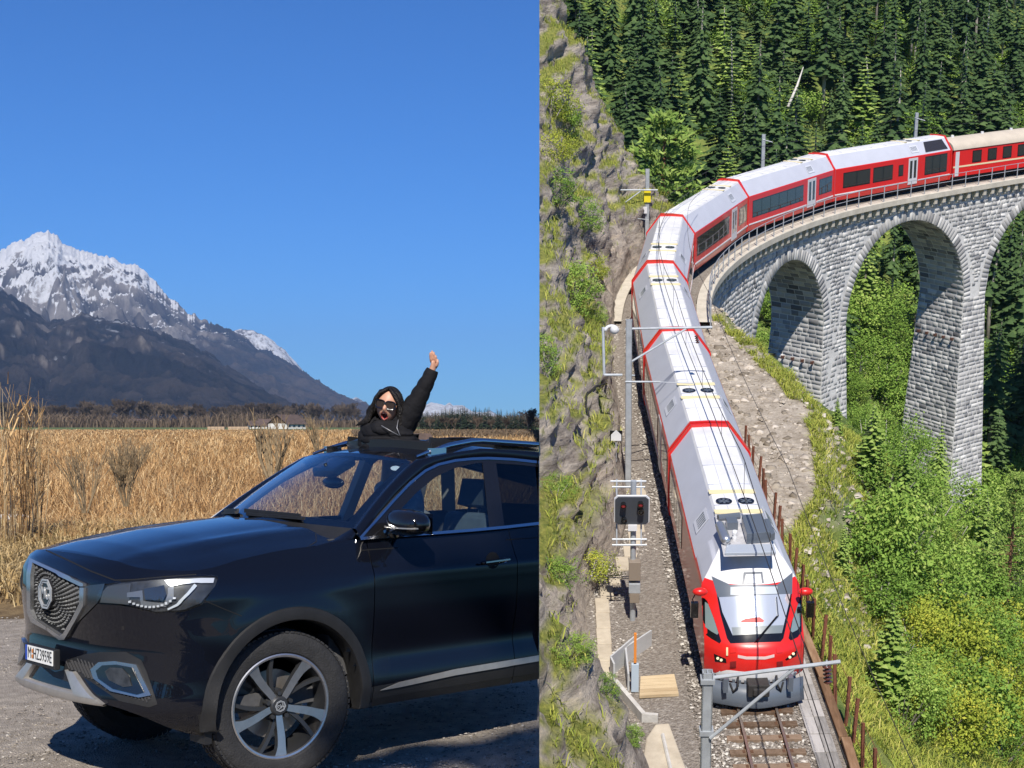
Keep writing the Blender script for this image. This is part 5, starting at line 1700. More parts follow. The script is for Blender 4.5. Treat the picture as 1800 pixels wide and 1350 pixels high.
def vcol_mat(name, rough=0.95):
    if name in MATS: return MATS[name]
    m, t, b = bsdf(name)
    at = t.nodes.new('ShaderNodeAttribute'); at.attribute_name = 'Col'
    tc = t.nodes.new('ShaderNodeTexCoord')
    n1 = t.nodes.new('ShaderNodeTexNoise'); n1.inputs['Scale'].default_value = 0.02; n1.inputs['Detail'].default_value = 8; n1.inputs['Roughness'].default_value = 0.75
    t.links.new(tc.outputs['Object'], n1.inputs['Vector'])
    mr = t.nodes.new('ShaderNodeMapRange'); mr.inputs[1].default_value = 0.3; mr.inputs[2].default_value = 0.7; mr.inputs[3].default_value = 0.72; mr.inputs[4].default_value = 1.25
    t.links.new(n1.outputs['Fac'], mr.inputs[0])
    n5 = t.nodes.new('ShaderNodeTexNoise'); n5.inputs['Scale'].default_value = 0.006; n5.inputs['Detail'].default_value = 12; n5.inputs['Roughness'].default_value = 0.8
    t.links.new(tc.outputs['Object'], n5.inputs['Vector'])
    bp0 = t.nodes.new('ShaderNodeBump'); bp0.inputs['Strength'].default_value = 1.0; bp0.inputs['Distance'].default_value = 38
    t.links.new(n5.outputs['Fac'], bp0.inputs['Height'])
    mx = t.nodes.new('ShaderNodeMix'); mx.data_type = 'RGBA'; mx.blend_type = 'MULTIPLY'; mx.inputs['Factor'].default_value = 0.8
    t.links.new(at.outputs['Color'], mx.inputs['A']); t.links.new(mr.outputs[0], mx.inputs['B'])
    t.links.new(mx.outputs['Result'], b.inputs['Base Color'])
    bp = t.nodes.new('ShaderNodeBump'); bp.inputs['Strength'].default_value = 0.9; bp.inputs['Distance'].default_value = 30
    t.links.new(n1.outputs['Fac'], bp.inputs['Height']); t.links.new(bp0.outputs[0], bp.inputs['Normal']); t.links.new(bp.outputs[0], b.inputs['Normal'])
    b.inputs['Roughness'].default_value = rough; b.inputs['Specular IOR Level'].default_value = 0.1
    MATS[name] = m
    return m
def snow_mat():
    if 'mountain_snow' in MATS: return MATS['mountain_snow']
    vcol_mat('mountain_ground')
    m = MATS['mountain_ground'].copy(); m.name = 'mountain_snow'
    t = m.node_tree; b = t.nodes['Principled BSDF']
    src = b.inputs['Base Color'].links[0].from_socket
    tc = t.nodes.new('ShaderNodeTexCoord')
    mp = t.nodes.new('ShaderNodeMapping'); mp.inputs['Scale'].default_value = (1, 0.55, 0.8); mp.inputs['Rotation'].default_value = (0, 0.45, 0)
    t.links.new(tc.outputs['Object'], mp.inputs[0])
    n = t.nodes.new('ShaderNodeTexNoise'); n.inputs['Scale'].default_value = 0.009; n.inputs['Detail'].default_value = 13; n.inputs['Roughness'].default_value = 0.78; n.inputs['Distortion'].default_value = 0.6
    t.links.new(mp.outputs[0], n.inputs['Vector'])
    at = t.nodes.new('ShaderNodeAttribute'); at.attribute_name = 'snowv'
    ma = t.nodes.new('ShaderNodeMath'); ma.operation = 'MULTIPLY_ADD'; ma.inputs[1].default_value = 1.9; ma.inputs[2].default_value = -0.95
    t.links.new(n.outputs['Fac'], ma.inputs[0])
    ad = t.nodes.new('ShaderNodeMath'); ad.operation = 'ADD'
    t.links.new(ma.outputs[0], ad.inputs[0]); t.links.new(at.outputs['Fac'], ad.inputs[1])
    mr = t.nodes.new('ShaderNodeMapRange'); mr.inputs[1].default_value = 0.47; mr.inputs[2].default_value = 0.60
    t.links.new(ad.outputs[0], mr.inputs[0])
    mx = t.nodes.new('ShaderNodeMix'); mx.data_type = 'RGBA'
    mx.inputs['B'].default_value = (0.93, 0.94, 0.96, 1)
    t.links.new(mr.outputs[0], mx.inputs['Factor']); t.links.new(src, mx.inputs['A']); t.links.new(mx.outputs['Result'], b.inputs['Base Color'])
    MATS['mountain_snow'] = m
    return m
def set_col(me, c, nextra):
    a = me.attributes.new('Col', 'FLOAT_COLOR', 'POINT')
    c = np.concatenate([c.reshape(-1, 3), np.zeros((nextra, 3)) + 0.1]); c = np.concatenate([c, np.ones((len(c), 1))], 1)
    a.data.foreach_set('color', c.astype(np.float32).ravel())
def mixc(a, b, f): return np.asarray(a) * (1 - f[..., None]) + np.asarray(b) * f[..., None]
SKY1 = [(-260, 560), (-120, 500), (-40, 462), (0, 442), (20, 427), (45, 420), (58, 409), (72, 405), (92, 407), (110, 423), (135, 437), (160, 440), (200, 455), (240, 464), (256, 474), (268, 490), (300, 521), (330, 545), (370, 565), (410, 582), (450, 605), (500, 632), (540, 655), (590, 685), (640, 712), (690, 738), (740, 748)]
me, T, C_, Z, sl, gx, fn, rd, V = range_mesh('mountain', SKY1, 4300, 7000, 620, 300, 0.46, snow_mat, -250, 740, 1.15, 2, 0.045)
zn = Z / Z.max()
nn = vnoise(np.stack([V[:-620, 0] * 0.004, V[:-620, 1] * 0.004, V[:-620, 2] * 0.006], 1), 5, seed=70).reshape(T.shape)
streak = vnoise(np.stack([V[:-620, 0] * 0.02, V[:-620, 1] * 0.003, V[:-620, 0] * 0], 1), 4, seed=71).reshape(T.shape)
def rank(a):
    o = np.argsort(np.argsort(a.ravel())); return (o / len(o)).reshape(a.shape)
fine = vnoise(V[:-620] * np.array([0.022, 0.012, 0.03]), 4, seed=73).reshape(T.shape)
rk = rank(sl)
snowv = (0.55 - 0.42 * smoothstep(230, 400, C_) + 0.16 * np.exp(-((C_ - 85) / 110) ** 2) + 0.85 * (zn - 0.40) + 0.95 * (0.47 - rk) + 0.25 * fine + 0.22 * nn + 0.06 * streak) - 0.8 * (1 - smoothstep(0.20, 0.40, zn + 0.1 * nn))
rock = mixc((0.11, 0.10, 0.095), (0.33, 0.30, 0.275), smoothstep(-0.4, 0.4, nn + fn))
forest = mixc((0.030, 0.032, 0.036), (0.095, 0.078, 0.068), smoothstep(-0.3, 0.5, fn + 0.5 * nn))
base = mixc(forest, rock, smoothstep(0.36, 0.52, zn + 0.2 * nn + 0.15 * streak + 0.08 * (sl - 1)))
set_col(me, base, 620)
a_ = me.attributes.new('snowv', 'FLOAT', 'POINT'); a_.data.foreach_set('value', np.concatenate([snowv.ravel(), np.zeros(620)]).astype(np.float32))
tag(link('mountain', me), kind='structure')
SKY2 = [(-260, 440), (-80, 480), (0, 508), (40, 530), (85, 566), (105, 560), (145, 548), (165, 552), (200, 560), (235, 568), (270, 580), (300, 590), (330, 602), (360, 615), (400, 640), (430, 660), (470, 684), (520, 708), (560, 722), (640, 738), (700, 747)]
me, T, C_, Z, sl, gx, fn, rd, V = range_mesh('foothill', SKY2, 2600, 4200, 520, 220, 0.36, lambda: vcol_mat('mountain_ground'), -250, 700, 0.9, 12, 0.05)
zn = Z / Z.max()
nn = vnoise(np.stack([V[:-520, 0] * 0.006, V[:-520, 1] * 0.006, V[:-520, 2] * 0.008], 1), 5, seed=72).reshape(T.shape)
forest = mixc((0.018, 0.021, 0.026), (0.066, 0.058, 0.055), smoothstep(-0.3, 0.5, fn + 0.6 * nn))
crag = mixc((0.22, 0.19, 0.165), (0.42, 0.37, 0.32), smoothstep(-0.3, 0.3, fn))
base = mixc(forest, crag, smoothstep(0.56, 0.72, 0.55 * zn + 0.22 * nn + 0.16 * sl + 0.4 * fn) * 0.5)
fine = vnoise(V[:-520] * np.array([0.03, 0.016, 0.04]), 4, seed=74).reshape(T.shape)
dust = smoothstep(0.20, 0.42, 0.55 * fine + 0.30 * nn + 0.35 * (zn - 0.5)) * 0.55
set_col(me, mixc(base, (0.75, 0.78, 0.84), dust), 520)
tag(link('foothill', me), kind='structure')
SKY3 = [(380, 600), (410, 582), (425, 577), (445, 580), (470, 592), (500, 614), (520, 636), (545, 668), (590, 705), (612, 702), (626, 697), (640, 704), (660, 722), (700, 744)]
me, T, C_, Z, sl, gx, fn, rd, V = range_mesh('snowy_ridge', SKY3, 7200, 8200, 220, 60, 0.25, lambda: vcol_mat('mountain_ground'), 380, 700, 0.8, 22, 0.03)
set_col(me, mixc(np.broadcast_to((0.16, 0.15, 0.15), T.shape + (3,)), (0.86, 0.88, 0.92), smoothstep(-0.2, 0.25, fn + 0.5 * rd + 0.1)), 220)
tag(link('snowy_ridge', me), kind='structure')
SKY4 = [(640, 742), (690, 730), (720, 722), (745, 712), (758, 706), (770, 708), (782, 712), (790, 706), (797, 712), (812, 711), (830, 722), (850, 724), (862, 721), (875, 728), (900, 738), (960, 745), (1100, 748)]
me, T, C_, Z, sl, gx, fn, rd, V = range_mesh('snow_peak', SKY4, 5200, 6600, 300, 90, 0.35, lambda: vcol_mat('mountain_ground'), 640, 1000, 0.9, 31, 0.04)
set_col(me, mixc(np.broadcast_to((0.30, 0.31, 0.34), T.shape + (3,)), (0.88, 0.90, 0.93), smoothstep(-0.35, 0.05, fn + 0.7 * rd + 0.15)), 300)
tag(link('snow_peak', me), kind='structure')
SKY5 = [(640, 745), (690, 738), (740, 734), (775, 730), (810, 733), (850, 737), (900, 741), (1000, 744)]
me, T, C_, Z, sl, gx, fn, rd, V = range_mesh('wooded_hill', SKY5, 3300, 4200, 120, 40, 0.2, lambda: vcol_mat('mountain_ground'), 640, 1000, 0.8, 41, 0.08)
set_col(me, mixc(np.broadcast_to((0.03, 0.04, 0.035), T.shape + (3,)), (0.06, 0.065, 0.05), smoothstep(-0.3, 0.3, fn)), 120)
tag(link('wooded_hill', me), kind='structure')

# ---- the air between here and the mountains
hz = MB(); hz.box(-11000, 9000, -170, 17000, -34, 1040)
hzm = bpy.data.materials.new('air'); hzm.use_nodes = True
ht = hzm.node_tree; ht.nodes.remove(ht.nodes['Principled BSDF'])
pv = ht.nodes.new('ShaderNodeVolumePrincipled')
pv.inputs['Color'].default_value = (0.36, 0.58, 1.0, 1)
pv.inputs['Density'].default_value = 0.00005
pv.inputs['Anisotropy'].default_value = 0.0
ht.links.new(pv.outputs[0], ht.nodes['Material Output'].inputs['Volume'])
tag(hz.build('haze', hzm), kind='stuff')
# ================================================================== THE RAILWAY PLACE: line, terrain, cliff, viaduct
def zrail(Y): return -18.85 + 0.027 * (np.asarray(Y, dtype=float) - 36)
ROOF_H = 3.55
def RZt(px_, py_, h):                    # point h above the (climbing) rail level
    z = -18.0
    for _ in range(30):
        p = RZ(px_, py_, z); z = float(zrail(p.y)) + h
    return RZ(px_, py_, z)
JP = [(1247, 746), (1190, 579), (1160, 461), (1180, 379), (1282, 317), (1440, 271), (1651, 238)]
JR = [RZt(x, y, ROOF_H) for x, y in JP]
n0, n1 = RZt(1331, 1245, 0), RZt(1359, 1350, 0)
far_end = [JR[-1] + Vector((10.2, 7.6, 0)), JR[-1] + Vector((21.5, 14.0, 0)), JR[-1] + Vector((40, 22, 0))]
ctrl = [n1 + (n1 - n0) * 4, n1, n0] + JR + far_end
ctrl = [Vector((p.x, p.y, 0)) for p in ctrl]
def catmull(P, n=24):
    out = []
    P = [P[0] * 2 - P[1]] + P + [P[-1] * 2 - P[-2]]
    for i in range(1, len(P) - 2):
        for k in range(n):
            t = k / n
            a, b, c, d = P[i - 1], P[i], P[i + 1], P[i + 2]
            out.append(0.5 * ((2 * b) + (c - a) * t + (2 * a - 5 * b + 4 * c - d) * t * t + (3 * b - a - 3 * c + d) * t ** 3))
    out.append(P[-2])
    return out
_raw = np.array([[p.x, p.y] for p in catmull(ctrl)])
for _ in range(30):                      # ease the curve
    _raw[1:-1] = 0.5 * _raw[1:-1] + 0.25 * (_raw[:-2] + _raw[2:])
_L = np.concatenate([[0], np.cumsum(np.hypot(*np.diff(_raw, axis=0).T))])
U = np.arange(0, _L[-1], 0.2)
TX, TY = np.interp(U, _L, _raw[:, 0]), np.interp(U, _L, _raw[:, 1])
DX, DY = np.gradient(TX), np.gradient(TY); _n = np.hypot(DX, DY); DX /= _n; DY /= _n
def trk(u, d=0.0, h=0.0):
    """point on the line: u metres along, d to the right, h above the rails"""
    x, y = np.interp(u, U, TX), np.interp(u, U, TY); tx, ty = np.interp(u, U, DX), np.interp(u, U, DY)
    return Vector((x + ty * d, y - tx * d, float(zrail(y)) + h))
def u_at_Y(Y): return float(U[np.argmin(np.abs(TY - Y))])
def uz(px_, py_, d=2.15):
    """where the upright sheet d beside the line shows at px_, py_ -> (u, z)"""
    x = TX + DY * d; y = TY - DX * d
    k = (PY - py_) / F
    # (y SP + z CP) = k (y CP - z SP)
    z = (k * y * CP - y * SP) / (CP + k * SP)
    ym = y * CP - z * SP
    err = np.abs(PX + F * x / ym - px_)
    err[U < 40] = 1e9
    i = int(np.argmin(err))
    return float(U[i]), float(z[i])
UAB = u_at_Y(76.5)
SHELF = [(15, 2.4), (40, 2.4), (45, 2.9), (51, 5.2), (57, 6.0), (64, 5.6), (70, 4.4), (75, 3.2), (80, 2.6)]
CLB = [(15, 2.6), (32, 2.9), (35.5, 4.3), (41, 4.2), (45, 3.0), (48, 2.5), (60, 2.1), (75, 2.2), (85, 2.6), (97, 3.1)]
from mathutils.kdtree import KDTree
_kd = KDTree(len(U))
for i in range(len(U)): _kd.insert((TX[i], TY[i], 0), i)
_kd.balance()
def line_coords(X, Y):
    u = np.zeros(len(X)); d = np.zeros(len(X))
    for k in range(len(X)):
        co, i, dist = _kd.find((X[k], Y[k], 0))
        ex, ey = X[k] - TX[i], Y[k] - TY[i]
        u[k] = U[i] + ex * DX[i] + ey * DY[i]
        d[k] = ex * DY[i] - ey * DX[i]
    return u, d
def far_hill(X, Y):
    Y0 = 120 + 0.75 * np.clip(X, -5, 60)
    return -45 + 0.60 * np.clip(Y - Y0, -10, None)
def ground_z(X, Y, rough=1.0):
    X = np.asarray(X, float); Y = np.asarray(Y, float)
    u, d = line_coords(X, Y)
    yl = np.interp(u, U, TY)
    zt_ = zrail(yl)
    P = np.stack([X, Y, X * 0], 1)
    n1_ = vnoise(P * 0.12, 4, seed=81); n2_ = vnoise(P * 0.6, 4, seed=82)
    sh = np.interp(yl, [a for a, _ in SHELF], [b for _, b in SHELF])
    sh = sh + (0.8 * vnoise(np.stack([yl * 0.30, yl * 0, yl * 0], 1), 3, seed=61) + 0.35 * vnoise(np.stack([yl * 1.1, yl * 0, yl * 0], 1), 2, seed=62)) * smoothstep(43, 50, yl)
    s_r = np.clip(d - sh, 0, None); s_u = np.clip(u - UAB - 1.5, 0, None)
    steep = 0.80 + 0.12 * n1_
    dr = np.hypot(s_r, s_u * 0.85)
    z = zt_ - 0.45 - dr * steep - 0.9 * (1 - np.exp(-dr / 1.2)) + (0.5 * n2_ + 0.8 * n1_) * np.clip(dr / 3, 0, 1) * rough + (0.16 * n2_ + 0.10 * vnoise(P * 1.7, 3, seed=83)) * smoothstep(2.2, 3.4, d) * smoothstep(42, 48, yl)
    floor = -50 + 2.5 * n1_ + 0.6 * n2_
    k = 2.0
    z = floor + np.log1p(np.exp(np.clip((z - floor) / k, -30, 30))) * k
    fh = far_hill(X, Y) + 3.0 * n1_ + 0.7 * n2_
    w = smoothstep(4, 16, np.where(d < 0, -d, 60 - 0 * d)) if False else smoothstep(0, 14, s_u + np.clip(Y - 110, 0, None))
    z = np.where(fh > z, z + (fh - z) * w, z)
    return z, u, d
# ---- terrain sheet
gx_ = np.concatenate([np.arange(-9, 30, 0.55), np.geomspace(30, 110, 50)])
gy_ = np.concatenate([np.arange(14, 100, 0.6), np.arange(100, 290, 1.6)])
GX, GY = np.meshgrid(gx_, gy_, indexing='xy')
gz, gu, gd = ground_z(GX.ravel(), GY.ravel())
k = (np.arange(len(gy_) - 1)[:, None] * len(gx_) + np.arange(len(gx_) - 1)[None]).ravel()
turf_m = ramp_mat('hillside', [(0.28, (0.045, 0.075, 0.018)), (0.46, (0.10, 0.15, 0.035)), (0.62, (0.20, 0.23, 0.06)), (0.80, (0.32, 0.30, 0.13))], scale=0.5, bump=0.8, bdist=0.15, bscale=5, detail=12)
def scree_mix():
    t = turf_m.node_tree; b = t.nodes['Principled BSDF']
    src = b.inputs['Base Color'].links[0].from_socket
    tc = t.nodes.new('ShaderNodeTexCoord')
    n = t.nodes.new('ShaderNodeTexNoise'); n.inputs['Scale'].default_value = 1.6; n.inputs['Detail'].default_value = 12; n.inputs['Roughness'].default_value = 0.75
    t.links.new(tc.outputs['Object'], n.inputs['Vector'])
    r = t.nodes.new('ShaderNodeValToRGB')
    r.color_ramp.elements[0].position = 0.3; r.color_ramp.elements[0].color = (0.20, 0.165, 0.125, 1)
    r.color_ramp.elements[1].position = 0.7; r.color_ramp.elements[1].color = (0.52, 0.47, 0.40, 1)
    t.links.new(n.outputs['Fac'], r.inputs[0])
    at = t.nodes.new('ShaderNodeAttribute'); at.attribute_name = 'scree'
    ad = t.nodes.new('ShaderNodeMath'); ad.operation = 'MULTIPLY_ADD'; ad.inputs[1].default_value = 2.0; ad.inputs[2].default_value = 0.0
    n2 = t.nodes.new('ShaderNodeTexNoise'); n2.inputs['Scale'].default_value = 1.1; n2.inputs['Detail'].default_value = 8
    t.links.new(tc.outputs['Object'], n2.inputs['Vector'])
    su = t.nodes.new('ShaderNodeMath'); su.operation = 'SUBTRACT'
    t.links.new(at.outputs['Fac'], ad.inputs[0]); t.links.new(ad.outputs[0], su.inputs[0]); t.links.new(n2.outputs['Fac'], su.inputs[1])
    mr = t.nodes.new('ShaderNodeMapRange'); mr.inputs[1].default_value = 0.0; mr.inputs[2].default_value = 0.35
    t.links.new(su.outputs[0], mr.inputs[0])
    mx = t.nodes.new('ShaderNodeMix'); mx.data_type = 'RGBA'
    t.links.new(mr.outputs[0], mx.inputs['Factor']); t.links.new(src, mx.inputs['A']); t.links.new(r.outputs[0], mx.inputs['B'])
    t.links.new(mx.outputs['Result'], b.inputs['Base Color'])
scree_mix()
terr = link('hillside', mesh_np('hillside', np.stack([GX.ravel(), GY.ravel(), gz], 1), np.stack([k, k + 1, k + len(gx_) + 1, k + len(gx_)], 1), turf_m, True), None)
terr.matrix_world = MR
_yl = np.interp(gu, U, TY)
_sh = np.interp(_yl, [a for a, _ in SHELF], [b for _, b in SHELF])
SCREE = smoothstep(_sh + 1.0, _sh - 2.0, gd) * smoothstep(45, 53, _yl) * (gd > 0) + smoothstep(_sh + 9, _sh, gd) * smoothstep(36, 44, _yl) * (gd > 0) * 0.22
SCREE = np.maximum(SCREE, (gd < 2.0) * (gd > -4) * (gu < UAB + 3) * 1.0)
SCREE = np.maximum(SCREE, smoothstep(-46.5, -48.5, gz) * 0.8)
a_ = terr.data.attributes.new('scree', 'FLOAT', 'POINT'); a_.data.foreach_set('value', SCREE.astype(np.float32))
tag(terr, kind='structure'); cut_seam(terr, 1)
# bare scree on the spur beside the line
def ribbon(name, us, d0, d1, h0, h1, m, kind='structure', nd=6, rough=0.0, thick=None):
    V = []; 
    for u in us:
        a = d0(u) if callable(d0) else d0; b = d1(u) if callable(d1) else d1
        for q in range(nd + 1):
            dd = a + (b - a) * q / nd
            V.append(trk(u, dd, h0 + (h1 - h0) * q / nd))
    V = np.array([tuple(v) for v in V])
    if rough: V[:, 2] += rough * vnoise(V * 1.1, 4, seed=5)
    n = len(us)
    k = (np.arange(n - 1)[:, None] * (nd + 1) + np.arange(nd)[None]).ravel()
    o = link(name, mesh_np(name, V, np.stack([k, k + 1, k + nd + 2, k + nd + 1], 1), m, True)); o.matrix_world = MR
    if kind: tag(o, kind=kind)
    return o
ballast_m = ramp_mat('ballast', [(0.25, (0.12, 0.10, 0.085)), (0.5, (0.25, 0.22, 0.19)), (0.78, (0.48, 0.45, 0.41))], scale=9, bump=1.0, bdist=0.05, bscale=26, voro=14, detail=12)
scree_m = ramp_mat('scree', [(0.3, (0.20, 0.165, 0.125)), (0.5, (0.36, 0.32, 0.265)), (0.75, (0.52, 0.48, 0.42))], scale=1.1, bump=0.8, bdist=0.05, bscale=12, detail=12)
sandy_m = ramp_mat('concrete_path', [(0.3, (0.36, 0.31, 0.24)), (0.7, (0.55, 0.49, 0.39))], scale=1.2, bump=0.3, bdist=0.02)
us = np.arange(0, UAB + 2, 0.5)
ribbon('ballast_bed', np.arange(0, U[-1], 0.8), -1.75, 1.85, -0.14, -0.14, ballast_m, rough=0.03)
ribbon('ballast_shoulder', us, lambda u: -float(np.interp(np.interp(u, U, TY), [a for a, _ in CLB], [b for _, b in CLB])) - 1.0, -1.72, -0.34, -0.145, ballast_m, rough=0.05)
# ---- cliff on the uphill side
nY, nl = 330, 120
Yc = np.linspace(15, 97, nY); lc = np.linspace(0, 9, nl) ** 1.0
YY, LL = np.meshgrid(Yc, lc, indexing='ij')
uY = np.array([u_at_Y(y) for y in Yc])
bx = np.interp(YY, TY, TX) - np.interp(YY, [a for a, _ in CLB], [b for _, b in CLB])
slope_ = 1.55 + 0.75 * smoothstep(48, 75, YY)
prof = slope_ * LL + 0.7 * (1 - np.exp(-LL / 0.5))
Pn = np.stack([(bx - LL).ravel() * 0.9, YY.ravel() * 0.9, prof.ravel() * 0.9], 1)
r1 = ridged(Pn * np.array([0.22, 0.16, 0.22]), 5, seed=90).reshape(YY.shape) - 0.55
r2 = vnoise(Pn * np.array([0.9, 0.9, 1.8]), 4, seed=91).reshape(YY.shape)
strat = ridged(Pn * np.array([0.35, 0.25, 1.5]) + 0.4 * r2.ravel()[:, None], 3, seed=92).reshape(YY.shape) - 0.55
cell = ridged(Pn * 1.7, 4, seed=94).reshape(YY.shape) - 0.55
calm = 0.35 + 0.65 * smoothstep(31, 36, YY)
disp = (1.75 * r1 + (0.40 * r2 + 0.35 * strat + 0.30 * cell) * calm) * smoothstep(-0.1, 1.1, LL)
endf = smoothstep(97.5, 88, YY)
zz = zrail(YY) - 0.5 + prof * (0.25 + 0.75 * endf ** 0.5) + 0.45 * disp
xx = bx - LL + 0.88 * disp - 1.2 * (1 - endf)
cliff_m, ct, cb_ = bsdf('cliff_rock')
def cliff_nodes():
    t, b = ct, cb_
    tc = t.nodes.new('ShaderNodeTexCoord')
    mp = t.nodes.new('ShaderNodeMapping'); mp.inputs['Scale'].default_value = (1, 0.8, 1.6); mp.inputs['Rotation'].default_value = (0.2, 0.5, 0.1)
    t.links.new(tc.outputs['Object'], mp.inputs[0])
    n1 = t.nodes.new('ShaderNodeTexNoise'); n1.inputs['Scale'].default_value = 0.8; n1.inputs['Detail'].default_value = 14; n1.inputs['Roughness'].default_value = 0.75
    t.links.new(mp.outputs[0], n1.inputs['Vector'])
    r = t.nodes.new('ShaderNodeValToRGB')
    for e, (p, c) in zip([r.color_ramp.elements[0], r.color_ramp.elements[1]] + [r.color_ramp.elements.new(.5) for _ in range(3)], [(0.34, (0.065, 0.052, 0.045)), (0.70, (0.74, 0.67, 0.57)), (0.43, (0.22, 0.19, 0.165)), (0.52, (0.40, 0.355, 0.31)), (0.60, (0.56, 0.48, 0.38))]):
        e.position = p; e.color = (*c, 1)
    mp2 = t.nodes.new('ShaderNodeMapping'); mp2.inputs['Scale'].default_value = (0.5, 0.35, 3.2); mp2.inputs['Rotation'].default_value = (0.12, 0.22, 0.0)
    t.links.new(tc.outputs['Object'], mp2.inputs[0])
    ns = t.nodes.new('ShaderNodeTexNoise'); ns.inputs['Scale'].default_value = 0.9; ns.inputs['Detail'].default_value = 10; ns.inputs['Roughness'].default_value = 0.65
    t.links.new(mp2.outputs[0], ns.inputs['Vector'])
    av = t.nodes.new('ShaderNodeMix'); av.data_type = 'FLOAT'; av.inputs['Factor'].default_value = 0.5
    t.links.new(n1.outputs['Fac'], av.inputs['A']); t.links.new(ns.outputs['Fac'], av.inputs['B'])
    t.links.new(av.outputs['Result'], r.inputs[0])
    n2 = t.nodes.new('ShaderNodeTexNoise'); n2.inputs['Scale'].default_value = 0.35; n2.inputs['Detail'].default_value = 9
    t.links.new(tc.outputs['Object'], n2.inputs['Vector'])
    ge = t.nodes.new('ShaderNodeAttribute'); ge.attribute_name = 'grass'
    n3 = t.nodes.new('ShaderNodeTexNoise'); n3.inputs['Scale'].default_value = 6; n3.inputs['Detail'].default_value = 5
    t.links.new(tc.outputs['Object'], n3.inputs['Vector'])
    r3 = t.nodes.new('ShaderNodeValToRGB')
    r3.color_ramp.elements[0].position = 0.3; r3.color_ramp.elements[0].color = (0.10, 0.13, 0.03, 1)
    r3.color_ramp.elements[1].position = 0.7; r3.color_ramp.elements[1].color = (0.30, 0.30, 0.075, 1)
    t.links.new(n3.outputs['Fac'], r3.inputs[0])
    mx = t.nodes.new('ShaderNodeMix'); mx.data_type = 'RGBA'
    t.links.new(ge.outputs['Fac'], mx.inputs['Factor']); t.links.new(r.outputs[0], mx.inputs['A']); t.links.new(r3.outputs[0], mx.inputs['B'])
    t.links.new(mx.outputs['Result'], b.inputs['Base Color'])
    n4 = t.nodes.new('ShaderNodeTexNoise'); n4.inputs['Scale'].default_value = 3.2; n4.inputs['Detail'].default_value = 12; n4.inputs['Roughness'].default_value = 0.72
    t.links.new(mp.outputs[0], n4.inputs['Vector'])
    bp = t.nodes.new('ShaderNodeBump'); bp.inputs['Strength'].default_value = 1.0; bp.inputs['Distance'].default_value = 0.22
    t.links.new(n4.outputs['Fac'], bp.inputs['Height']); t.links.new(bp.outputs[0], b.inputs['Normal'])
    b.inputs['Roughness'].default_value = 0.92; b.inputs['Specular IOR Level'].default_value = 0.2
cliff_nodes()
CV = np.stack([xx, YY, zz], 2)
k = (np.arange(nY - 1)[:, None] * nl + np.arange(nl - 1)[None]).ravel()
cme = mesh_np('cliff', CV.reshape(-1, 3), np.stack([k, k + nl, k + nl + 1, k + 1], 1), cliff_m, True)
du = np.gradient(CV, axis=0); dl = np.gradient(CV, axis=1)
CN = np.cross(du, dl); CN /= np.linalg.norm(CN, axis=2, keepdims=True) + 1e-9
CN *= np.where(CN[..., :1] + CN[..., 2:] < 0, -1, 1)
gn = vnoise(CV.reshape(-1, 3) * 0.28, 4, seed=95).reshape(YY.shape)
GR = smoothstep(0.46, 0.70, CN[..., 2] + 0.55 * gn + 0.10 * smoothstep(46, 38, YY) - 0.06 - 0.30 * smoothstep(36, 33, YY)) * smoothstep(0.4, 1.2, LL)
a_ = cme.attributes.new('grass', 'FLOAT', 'POINT'); a_.data.foreach_set('value', GR.ravel().astype(np.float32))
cliff = link('cliff', cme); cliff.matrix_world = MR; tag(cliff, kind='structure'); cut_seam(cliff, 1)
# ---- viaduct
stone_m = tone_mat('viaduct_stone', [(0, (0.10, 0.10, 0.105)), (0.3, (0.24, 0.24, 0.245)), (0.65, (0.42, 0.415, 0.405)), (1, (0.64, 0.63, 0.61))], trans=0, rough=0.9)
mortar_m = ramp_mat('mortar', [(0.3, (0.48, 0.475, 0.465)), (0.7, (0.66, 0.655, 0.64))], scale=1.5, bump=0.6, bdist=0.04, bscale=10)
capm = ramp_mat('coping_stone', [(0.3, (0.40, 0.37, 0.31)), (0.7, (0.58, 0.54, 0.46))], scale=1.5, bump=0.3, bdist=0.02)
DF = 2.15
a1L, a1R, a1C = uz(1327, 540), uz(1448, 540), uz(1383, 460)
a2L, a2R, a2C = uz(1486, 590), uz(1690, 560), uz(1600, 388)
a3L = uz(1730, 520)
arches = []
for L_, R_, C_ in ((a1L, a1R, a1C), (a2L, a2R, a2C)):
    r_ = (R_[0] - L_[0]) / 2
    arches.append([(L_[0] + R_[0]) / 2, r_, C_[1] - r_])
r3_ = arches[1][1]
arches.append([a3L[0] + r3_, r3_, arches[1][2] + 0.2])
arches.append([a3L[0] + r3_ * 3 + (a3L[0] - a2R[0]), r3_, arches[1][2] + 0.3])
print('ARCHES', arches, 'UAB', UAB)
UEND = arches[3][0] + 2
via = thing('viaduct', 'curved grey stone railway viaduct with tall arches carrying the red train', 'viaduct', MR)
def z_top(u): return float(zrail(np.interp(u, U, TY))) - 0.55
def opening(u):
    for c, r_, zs in arches:
        if abs(u - c) < r_: return zs + math.sqrt(max(0, r_ * r_ - (u - c) ** 2)), zs
    return None
U0 = UAB - 1.0
def pz(u, d, z):
    p = trk(u, d); return Vector((p.x, p.y, z))
PIERS = []
edges = [(U0 - 1.5, arches[0][0] - arches[0][1])] + [(arches[k][0] + arches[k][1], arches[k + 1][0] - arches[k + 1][1]) for k in range(3)]
for k, (a, b) in enumerate(edges):
    zs = arches[k][2] if k == 0 else max(arches[k - 1][2], arches[k][2])
    PIERS.append((a, b, zs))
ZB = -56.0
